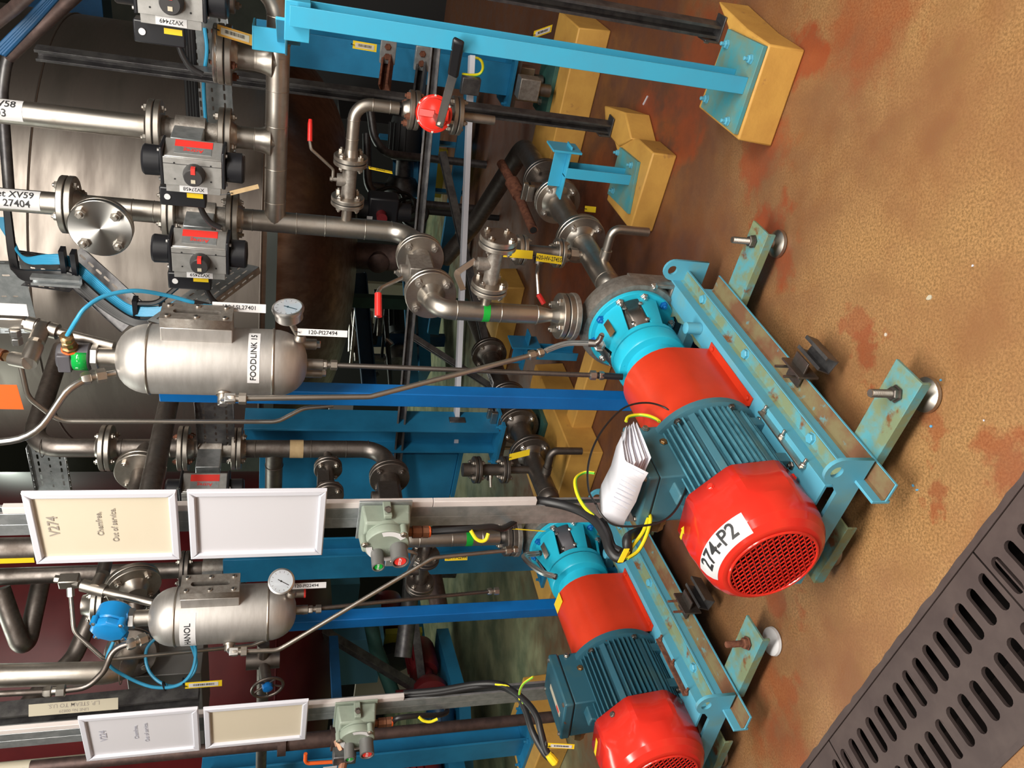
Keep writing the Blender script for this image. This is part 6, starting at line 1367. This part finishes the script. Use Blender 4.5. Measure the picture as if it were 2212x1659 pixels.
c_ = thing('cable_bundle', 'bundle of light blue and black cables following the sloping tray', 'cable', P(220, 620, 3.1))
for k in range(6):
    o_ = k*3.4; MB().tube(smooth([P(-10+o_, 470, 3.2), P(22+o_*.4, 520, 3.18), P(52+o_*.2, 556+o_*.5, 3.12), P(100, 552+o_, 3.08), P(150, 556+o_, 3.06), P(200-o_*.4, 596+o_, 3.06), P(262-o_*.4, 650+o_, 3.04), P(298, 664+o_, 3.02), P(352, 662+o_*.9, 3.0), P(400, 640+o_*.8, 2.98), P(440, 612+o_*.6, 2.96)]), .0047, 6).build('blue_cable', 'cable_blue', c_)
for k in range(5):
    o_ = k*4; MB().tube(smooth([P(10+o_*.4, 430, 3.2), P(24+o_*.6, 560, 3.15), P(40+o_*.6, 585+o_, 3.1), P(110, 592-4+o_, 3.05), P(160, 596+o_, 3.04), P(225, 650+o_, 3.02), P(292, 692+o_*.6, 3.0), P(352, 690+o_*.5, 3.0)]), .0085, 6).build('black_cable', 'rubber', c_)
MB().tube(smooth([P(298, 655, 3.0), P(340, 652, 2.98), P(380, 622, 2.96), P(420, 590, 2.94), P(452, 572, 2.9)]), .0085, 6).build('black_cable', 'rubber', c_)
for (x_, y_) in ((136, 566), (160, 572), (293, 672), (350, 672)): MB().obox(P(x_, y_, 3.02), B, A, UP, (-.045, .045), (-.010, .03), (-.008, .008)).build('cable_tie', 'black_plastic', c_)
t = thing('strut_rail', 'short pale strut piece beside the cable bundle', 'strut', P(110, 608, 3.0)); MB().bar(strutprof(.03, .03), P(68, 603, 3.0), P(175, 610, 3.0), -A).build('rail', 'galvanised', t)
# overhead pipes in the upper left corner of the photo and behind
for k, (lab, pts, r_, m_) in enumerate((('brown pipe running aslant in the upper left corner', [P(20, 122, 2.9), P(80, 66, 2.8), P(175, -20, 2.7)], .020, 'pipe_brown'),
    ('second dark pipe in the upper left corner, outside the thick one', [P(-10, 50, 2.6), P(30, 18, 2.5), P(70, -20, 2.4)], .018, 'pipe_brown'),
    ('slim dark pipe bending down the left border from the corner', [P(60, 60, 3.0), P(16, 118, 3.0), P(4, 200, 3.0), P(20, 420, 3.1)], .018, 'zinc_dark'))):
    t = thing('overhead_pipe', lab, 'pipe', pts[0], 'overhead pipes'); MB().tube(fillet(pts, .2), r_, 16).build('pipe', m_, t)
t = thing('cable_bundle', 'blue cables with ties in the upper left corner', 'cable', P(60, 70, 2.6))
for k in range(4): MB().tube([P(-10+k*6, 118-6+k*2, 2.6), P(60+k*5, 42+k*2, 2.55), P(120+k*5, -20, 2.5)], .009, 8).build('cable', 'dark_blue', t)
for k, (lab, pts, r_, m_) in enumerate((('grey pipe bend behind the upper left of the further vessel', [P(0, 1272, 3.9), P(20, 1330, 3.9), P(45, 1395, 3.9), P(60, 1385, 3.95), P(92, 1240, 4.1)], .04, 'steel_grimy'),
    ('lagged dark pipe passing behind the thick bright pipe', [P(210, 1300, 3.9), P(160, 1420, 3.8), P(60, 1520, 3.6), P(20, 1600, 3.5)], .036, 'steel_grimy'))):
    t = thing('overhead_pipe', lab, 'pipe', pts[0], 'overhead pipes'); MB().tube(fillet(pts, .12), r_, 16).build('pipe', m_, t)
t = thing('line_sign', 'beige pipe marker reading LP STEAM TO U.S. above the further sign frame', 'sign', P(160, 1530, 2.95)); pc_ = P(160, 1527, 2.95); q = label(t, pc_, (P(80, 1534, 2.95)-P(240, 1521, 2.95)), (P(160, 1550, 2.95)-P(160, 1500, 2.95)), .27, .040, 'beige_band', 'plate'); e1 = (P(80, 1534, 2.95)-P(240, 1521, 2.95)).normalized(); e2 = (P(160, 1550, 2.95)-P(160, 1500, 2.95)).normalized(); e2 = (e2-e1*e2.dot(e1)).normalized(); e3 = e1.cross(e2)
text('L.P. STEAM TO U.S.', pc_+e3*.0018-e2*.009, -e1 if False else e1, e2, .019, 'ink_grey', q); text('LINE No 00829', pc_+e3*.0018+e2*.010, e1, e2, .014, 'ink_grey', q)
t = thing('strut_rail', 'dark strut behind the beige steam marker', 'strut', P(150, 1520, 3.0)); MB().bar(strutprof(.06, .06), P(-30, 1547, 3.05), P(430, 1500, 3.05), -A).build('rail', 'zinc_dark', t)
t = thing('line_sign', 'cream marker band with LINE NO 00261 at the lower left edge', 'sign', P(200, 1640, 3.0)); pc_ = P(190, 1643, 3.0); e1 = (P(100, 1650, 3.0)-P(280, 1632, 3.0)).normalized(); q = label(t, pc_, e1, UP.cross(e1) if False else -B, .32, .032, 'beige_band', 'plate', None); 
text('LINE NO 00261', pc_+e1.cross(-B).normalized()*.0018, e1, -B, .018, 'ink_grey', q)
b = MB(); b.tube([P(-30, 1664, 3.02), P(300, 1632, 3.02)], .022, 14); b.build('pipe', 'beige_band', t)
t = thing('handwheel', 'round spoked handwheel with blue hub beside the further frames', 'handwheel', P(580, 1490, 3.0)); hc = P(578, 1485, 3.0); hn = (-A*.9+UP*-.15).normalized()
b = MB(); b.ring(hc, hn, .055, .0055, 36, 8); x, y, _ = orth(hn)
for k in range(5): a = R(20+72*k); b.tube([hc-hn*.015, hc+(x*cos(a)+y*sin(a))*.055], .004, 6)
b.build('wheel', 'steel_grimy', t); MB().lathe(hc-hn*.012, hn, [(.02, 0), (.018, .02), (.008, .024)], 14).build('hub', 'post_blue', t); b = MB(); b.cyl(hc-hn*.01, hc-hn*.12, .02); b.cyl(hc-hn*.12-UP*.06, hc-hn*.12+UP*.06, .034); b.cyl(hc-hn*.12-L*.1, hc-hn*.12+L*1.9, .022); b.build('valve_body', 'steel_grimy', t)
# tags in the background
tag('barcode_tag', 'orange edged barcode tag above the blue post bracket', P(508, 76, 2.45), (P(545, 88, 2.45)-P(470, 65, 2.45)), V((.97, -.22, 0)), .10, .030, 'tag_frame', rim='card_cream', bar_=True, tie=P(460, 60, 2.5))
tag('barcode_tag', 'yellow barcode tag on the floor side of the tall light blue post', P(1172, 68, 3.2), (P(1195, 60, 3.2)-P(1150, 76, 3.2)), B, .09, .03, 'label_yellow', rim='label_white', bar_=True, tie=P(1148, 78, 3.2))
tag('barcode_tag', 'yellow barcode tag between the tall post and the rusty bracket', P(788, 100, 3.4), (P(812, 104, 3.4)-P(764, 96, 3.4)), B, .10, .032, 'label_yellow', rim='card_cream', bar_=True, tie=P(760, 94, 3.4))
tag('equipment_tag', 'brown paper tag hanging by actuated valve XV27458', P(528, 410, 2.5), (P(543, 404, 2.5)-P(478, 420, 2.5)), V((.97, -.22, 0))+UP*.3, .085, .013, 'tape_tan', tie=P(476, 421, 2.5))
tag('equipment_tag', 'narrow yellow tag hanging from the small branch valve flange', P(822, 368, 2.7), (P(848, 374, 2.7)-P(796, 363, 2.7)), A, .08, .020, 'label_yellow', '2447A', .012, tie=P(795, 362, 2.7))
# ================================================================ PLANT FURTHER BACK
def bthing(nm, lab, cat, c, grp=None): return thing(nm, lab, cat, c, grp)
def bbox(nm, lab, cat, x, y, Y, X, Yr, Z, m_, part='body', grp=None, ax=None):
    c = P(x, y, Y); t = thing(nm, lab, cat, c, grp); ax = ax or (B, A, UP)
    b = MB(); b.obox(c, ax[0], ax[1], ax[2], X, Yr, Z); b.build(part, m_, t, .003); return t, c
# slatted blue guard
c = P(900, 345, 6.2); t = thing('slatted_guard', 'blue slatted guard standing behind the small branch valve', 'guard', c)
for k in range(6): q = P(858+k*15, 345, 6.2); MB().obox(q, V((1, 0, 0)), V((0, .8, -.4)), UP, (-.22, .14), (-.05, .05), (-.018, .018)).build('slat', 'leg_blue', t)
for s_ in (-.23, .15): MB().obox(c, V((1, 0, 0)), V((0, 1, 0)), UP, (s_-.015, s_+.015), (-.03, .03), (-.45, .3)).build('side_post', 'leg_blue', t)
def bpump(px, Y, lab, mcol, pcol, ang, sc_=1.):
    g = P(px[0], px[1], Y); t = thing('background_pump', lab, 'pump', g, 'pumps further back'); d = V((cos(R(ang)), sin(R(ang)), 0)); s_ = d.cross(UP)
    b = MB(); b.lathe(g, d, [(.06*sc_, 0), (.11*sc_, .01), (.12*sc_, .05*sc_), (.12*sc_, .30*sc_), (.10*sc_, .33*sc_)], 24); b.build('motor', mcol, t)
    for k in range(9): b = MB(); a = R(-80+20*k); e = UP*cos(a)+s_*sin(a); b.obox(g, d, e, d.cross(e), (.06*sc_, .28*sc_), (.11*sc_, .135*sc_), (-.004, .004)); b.build('cooling_fin', mcol, t)
    b = MB(); b.lathe(g+d*.33*sc_, d, [(.06*sc_, 0), (.06*sc_, .12*sc_), (.10*sc_, .13*sc_), (.14*sc_, .2*sc_), (.14*sc_, .26*sc_), (.06*sc_, .30*sc_)], 24); b.cyl(g+d*.55*sc_, g+d*.55*sc_+UP*.26*sc_, .035*sc_); b.build('pump_end', pcol, t)
    b = MB(); b.obox(g, d, s_, UP, (-.02, .7*sc_), (-.14*sc_, .14*sc_), (-.24*sc_, -.14*sc_)); b.build('bed_plate', 'leg_blue', t); return t
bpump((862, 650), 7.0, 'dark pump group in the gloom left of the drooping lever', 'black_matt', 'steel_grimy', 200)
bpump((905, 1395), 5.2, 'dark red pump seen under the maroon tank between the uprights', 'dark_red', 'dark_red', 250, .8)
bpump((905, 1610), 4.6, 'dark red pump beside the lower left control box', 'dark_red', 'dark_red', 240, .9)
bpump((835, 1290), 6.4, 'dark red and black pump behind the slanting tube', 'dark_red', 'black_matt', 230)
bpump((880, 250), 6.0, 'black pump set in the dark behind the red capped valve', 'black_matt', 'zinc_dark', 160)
# dark actuator and valve behind the big valve
c = P(822, 455, 4.3); t = thing('actuated_valve', 'black actuator with white spot label behind the steel manifold', 'valve', c, 'pneumatically actuated valves')
b = MB(); b.obox(c, B, A, UP, (-.07, .09), (-.05, .06), (-.09, .07)); b.build('actuator_body', 'black_plastic', t, .01); MB().cyl(c+UP*.07, c+UP*.12, .05).build('end_cap', 'black_plastic', t); MB().cyl(c-UP*.09, c-UP*.16, .05).build('end_cap', 'black_plastic', t); label(t, c-A*.051+L*.03+UP*.06, B, UP, .03, .03, 'label_white', 'label'); b = MB(); b.cyl(c-A*.05, c-A*.10, .028); b.build('knob', 'dark_red', t)
c = P(815, 555, 4.5); t = thing('tank_outlet_valve', 'dark brown flanged outlet valve under the stainless tank', 'valve', c); b = MB(); b.cyl(at(c, c.z+.20), at(c, c.z-.20), .075, n=24); b.lathe(c, -A, [(.06, 0), (.06, .08), (.03, .1)], 18); b.build('valve_body', 'pipe_brown', t)
joint(t, at(c, c.z+.2), UP, .115, .07, .02, (0, .1), br=.012, m_='pipe_brown', bm='steel'); joint(t, at(c, c.z-.2), UP, .115, .07, .02, (.1, 0), br=.012, m_='pipe_brown', bm='steel')
# blue beams and posts
def beam(lab, p0, p1, prof, ex, m_='leg_blue', nm='steel_member', grp='background beams'):
    t = thing(nm, lab, 'beam', (p0+p1)/2, grp); MB().bar(prof, p0, p1, ex).build('beam', m_, t, .001); return t
beam('horizontal blue beam behind the drooping lever of the big valve', P(775, 590, 5.4), P(800, 860, 5.6), iprof(.1, .1, .01), UP, 'dark_blue')
beam('blue beam crossing just below the blue slatted guard', P(1020, 180, 5.6), P(935, 720, 6.4), rprof(.09, .05), UP)
beam('low deep blue beam crossing behind the far blue post foot', P(880, 590, 6.3), P(895, 860, 6.4), rprof(.08, .05), UP)
beam('dark green post standing in the gloom between near vessel tubes', P(740, 648, 5.2), P(1010, 660, 5.2), rprof(.08, .05), B, 'green_paint')
beam('blue post on the distant yellow plinth', P(760, 735, 6.8), P(960, 735, 6.8), rprof(.10, .06), B, 'dark_blue')
beam('dark upright strut left of the light blue panel', P(560, 1232, 5.2), P(985, 1236, 5.2), rprof(.06, .05), B, 'zinc_dark')
beam('second dark upright strut crossing the light blue panel', P(690, 1360, 4.8), P(905, 1490, 4.8), rprof(.045, .05), B, 'zinc_dark')
beam('dark upright strut behind the slanting tube of the further set', P(880, 1220, 4.9), P(915, 1500, 4.9), rprof(.06, .05), A, 'zinc_dark')
beam('blue horizontal beam behind the small valves at the bottom left', P(735, 1645, 3.9), P(720, 1380, 4.6), rprof(.05, .05), UP, 'dark_blue')
for k, (lab, pts, r_, m_) in enumerate((('green sloping pipe with a flange beside the yellow post', [P(800, 1340, 5.0), P(812, 1400, 5.0), P(850, 1500, 5.0)], .045, 'green_paint'),
    ('black hose curling under the stainless tank', [P(800, 420, 5.3), P(850, 400, 5.3), P(880, 430, 5.3), P(850, 470, 5.3), P(870, 520, 5.4), G(905, 530, .02)], .014, 'rubber'),
    ('dark bent pipe behind the blue slatted guard', [P(792, 290, 5.5), P(795, 420, 5.5), P(870, 445, 5.5), P(900, 440, 5.5), P(900, 440, 5.5).xy.to_3d()], .03, 'zinc_dark'),
    ('dark horizontal pipe at tank foot height near the red capped valve', [P(800, 240, 5.4), P(812, 330, 5.4), P(905, 340, 5.6), P(905, 340, 5.6).xy.to_3d()], .028, 'zinc_dark'),
    ('thick dark pipe passing under the deep blue far post', [P(950, 1320, 4.2), P(935, 1240, 4.3), P(905, 1150, 4.6), P(905, 1150, 4.6).xy.to_3d()], .05, 'pipe_brown'),
    ('dark vertical pipe with white label beside the maroon tank', [P(870, 1420, 4.5), P(885, 1300, 4.6), P(890, 1230, 4.8)], .05, 'zinc_dark'))):
    t = thing('background_pipe', lab, 'pipe', pts[0], 'pipes further back'); MB().tube(fillet(pts, .15), r_, 14).build('pipe', m_, t)
t = thing('hose_reel', 'black coiled hoses in the dark under the tank', 'hose', P(870, 500, 5.0))
for k in range(3): MB().ring(P(868+k*14, 440+k*12, 5.2), V((.3, -.9, .2*k)), .085, .012, 24, 6).build('coil', 'rubber', t)
MB().cyl(P(868, 452, 5.2).xy.to_3d(), P(868, 452, 5.2), .02).build('stand', 'black_matt', t)
# panels and pale patches of wall behind
bbox('blue_cabinet', 'light blue cabinet panel beside the maroon tank bottom', 'cabinet', 762, 1425, 5.6, (-.30, .22), (0, .3), (-.20, .19), 'panel_blue'); bbox('blue_cabinet', 'narrow blue cabinet strip below the further vessel', 'cabinet', 735, 1330, 6.3, (-.5, .25), (.1, .3), (-.14, .10), 'panel_blue')
bbox('panel_or_lit_patch', 'cream panel behind the dark upright struts', 'panel', 835, 1440, 7.0, (-.5, .3), (0, .05), (-.3, .25), 'cream_panel'); bbox('panel_or_lit_patch', 'pale lit patch of floor and wall between drooping lever and dark post', 'panel', 845, 690, 8.0, (-.45, .40), (0, .05), (-.45, .28), 'cream_panel')  # second one: lit stretch of floor and wall drawn as a pale panel
bbox('panel_or_lit_patch', 'small pale panel above the blue frame', 'panel', 738, 895, 7.5, (-.12, .14), (0, .05), (-.10, .12), 'white_plastic'); bbox('panel_or_lit_patch', 'yellow painted column between panels at the lower left', 'column', 862, 1400, 6.0, (-.18, .18), (0, .05), (-.16, .12), 'olive_paint'); bbox('panel_or_lit_patch', 'green and yellow striped panel behind the blue slatted guard', 'panel', 918, 380, 7.2, (-.2, .26), (0, .05), (-.32, .25), 'olive_paint')
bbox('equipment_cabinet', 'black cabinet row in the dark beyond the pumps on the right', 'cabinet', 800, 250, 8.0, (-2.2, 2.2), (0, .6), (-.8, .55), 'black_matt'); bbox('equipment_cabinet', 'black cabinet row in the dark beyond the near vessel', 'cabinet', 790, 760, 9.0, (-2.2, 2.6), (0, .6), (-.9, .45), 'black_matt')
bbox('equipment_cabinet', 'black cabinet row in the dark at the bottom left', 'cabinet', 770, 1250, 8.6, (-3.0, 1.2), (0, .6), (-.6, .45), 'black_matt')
bbox('blue_cabinet', 'dim blue cabinet beyond the top edge tray', 'cabinet', 150, 20, 5.8, (-.3, .5), (0, .3), (-.2, .25), 'dark_blue')
t = thing('flow_meter', 'white topped meter between blue trunking and load cell', 'meter', P(1140, 190, 3.6)); 
bpump((950, 1520), 4.7, 'blue background pump near the orange plinth tip', 'dark_blue', 'dark_blue', 200, .7)
c = P(1140, 190, 3.6); b = MB(); b.obox(c, B, A, UP, (-.05, .05), (-.04, .04), (-.05, .05)); b.build('body', 'cast_steel', t, .004); b = MB(); b.cyl(c-UP*.05, c-UP*.11, .03); b.build('stem', 'steel_grimy', t)
rnd = random.Random(11)
# ladder-like pipe rack in the gloom
t = thing('pipe_rack', 'rack of thin pipes and fittings in the dark left of the green post', 'pipe rack', P(800, 800, 6.4))
for k in range(9):
    x_ = 760+rnd.random()*90; y0 = 640+rnd.random()*60; b = MB(); b.tube([P(x_, y0, 6.3+rnd.random()*.4), P(x_+rnd.uniform(-12, 12), y0+rnd.uniform(60, 160), 6.4)], rnd.uniform(.010, .025), 8); b.build('pipe', rnd.choice(['steel', 'steel_grimy', 'black_matt']), t)
for k in range(14):
    c = P(770+rnd.random()*90, 620+rnd.random()*200, 6.2+rnd.random()*.5); b = MB(); b.cyl(c, c+V((rnd.uniform(-.05, .05), 0, .05)), rnd.uniform(.015, .03), n=10); b.build('fitting', rnd.choice(['steel', 'steel_grimy', 'black_matt']), t)
# debris on the floor near the aisle
deb = [((1395, 217), 'white cable offcut lying on the red floor between the plinths', 'white_plastic', (.045, .005, .004)), ((2008, 643), 'pale greenish flake on the aisle floor', 'beige_band', (.013, .017, .002)), ((1416, 438), 'tiny blue paint flake near the low plinth', 'panel_blue', (.006, .004, .002)),
       ((1973, 1049), 'first of two pale blue paint flakes beyond the skid end', 'panel_blue', (.006, .008, .002)), ((1982, 1058), 'second of two pale blue paint flakes beyond the skid end', 'panel_blue', (.005, .009, .002)), ((2012, 921), 'pale blue paint flake below the near levelling foot', 'panel_blue', (.006, .008, .002)), ((2033, 821), 'pale blue paint flake beside the near levelling foot', 'panel_blue', (.006, .006, .002)),
       ((2102, 574), 'small white chip on the aisle floor at the right', 'white_plastic', (.005, .006, .002)), ((1914, 723), 'small pinkish chip between the two outrigger feet', 'cream_panel', (.009, .009, .002)), ((2126, 908), 'small white chip beside the drain grating', 'white_plastic', (.005, .004, .002))]
for (px, lab, m_, (a_, b_, h_)) in deb:
    g = G(*px); t = thing('paint_chip', lab, 'chip', g, 'chips on the floor'); b = MB(); an = rnd.random()*3 if a_ < .04 else R(-62)
    pts = [(a_*cos(q)*rnd.uniform(.8, 1.1), b_*sin(q)*rnd.uniform(.8, 1.1)) for q in [2*pi*i/7 for i in range(7)]] if a_ < .04 else [(-a_, -b_), (a_, -b_), (a_, b_), (-a_, b_)]
    b.prism([(p*.5, q*.5) for p, q in pts] if a_ < .04 else [(p*.5, q*.6) for p, q in pts], g, V((cos(an), sin(an), 0)), V((-sin(an), cos(an), 0)), UP, h_); b.build('chip', m_, t)

# odds and ends around the two control uprights
bq = P(40, 1186, 2.7); t = thing('process_pipe', 'grey upright pipe with a yellow strip label left of the V274 frame', 'pipe', bq, 'labelled upright pipes')
bl_ = P(300, 1186, 2.7).z; MB().tube(fillet([at(bq, 3.2), at(bq, bl_), at(bq, bl_)+A*.8], .1), .036, 18).build('pipe', 'steel_grimy', t)
b = MB(); b.obox(at(bq, P(30, 1192, 2.66).z), UP, B, -A, (-.05, .12), (-.02, .0), (.0365, .0378)); b.build('yellow_label', 'label_yellow', t)
tag('barcode_tag', 'thin yellow edged barcode tag lying above the flange of the further pump', P(1143, 1145, 2.42), (P(1178, 1148, 2.42)-P(1105, 1142, 2.42)), UP*.9-A*.2, .105, .014, 'label_yellow', rim='label_white', bar_=True, tie=P(1092, 1140, 2.42))
v_ = P(660, 1600, 3.0); t = thing('drain_valve', 'brown valve with orange lever under the blank cream sign frame', 'valve', v_)
b = MB(); b.cyl(v_-UP*.12, v_+UP*.10, .03, n=14); b.cyl(v_-UP*.12, v_-UP*.09, .045, n=14); b.cyl(v_+UP*.07, v_+UP*.10, .045, n=14); b.build('valve_body', 'pipe_brown', t)
b = MB(); b.tube(fillet([v_-A*.05, v_-A*.06+L*.05, v_-A*.06+L*.06-UP*.12], .02), .007, 8); hl = b.build('lever', 'label_orange', t); label(hl, v_-A*.075+L*.07-UP*.09, UP, -B, .05, .018, 'label_white', 'paper_label')
b = MB(); b.cyl(v_+UP*.1, v_+UP*.9, .022); b.cyl(v_-UP*.12, v_.xy.to_3d(), .022); b.build('pipe', 'pipe_brown', t)
c_ = P(780, 1600, 2.5); t = thing('junction_fitting', 'dark conduit elbow with copper nut left of the lower control box', 'fitting', c_)
b = MB(); b.cyl(P(730, 1598, 2.5), P(738, 1622, 2.48), .014, n=8); b.build('nut', 'copper_gland', t); b = MB(); b.obox(P(740, 1632, 2.48), UP, B, A, (-.04, .03), (-.022, .022), (-.02, .02)); b.build('body', 'zinc_dark', t, .004); b = MB(); b.tube([P(742, 1645, 2.48), P(735, 1680, 2.46)], .013, 10); b.build('conduit', 'copper_gland', t)

bbox('sheet_metal_box', 'dark sheet metal box behind the coiled cable and the further sign frames', 'box', 362, 1530, 3.35, (-.30, .22), (0, .25), (-.13, .13), 'aluminium_dark')
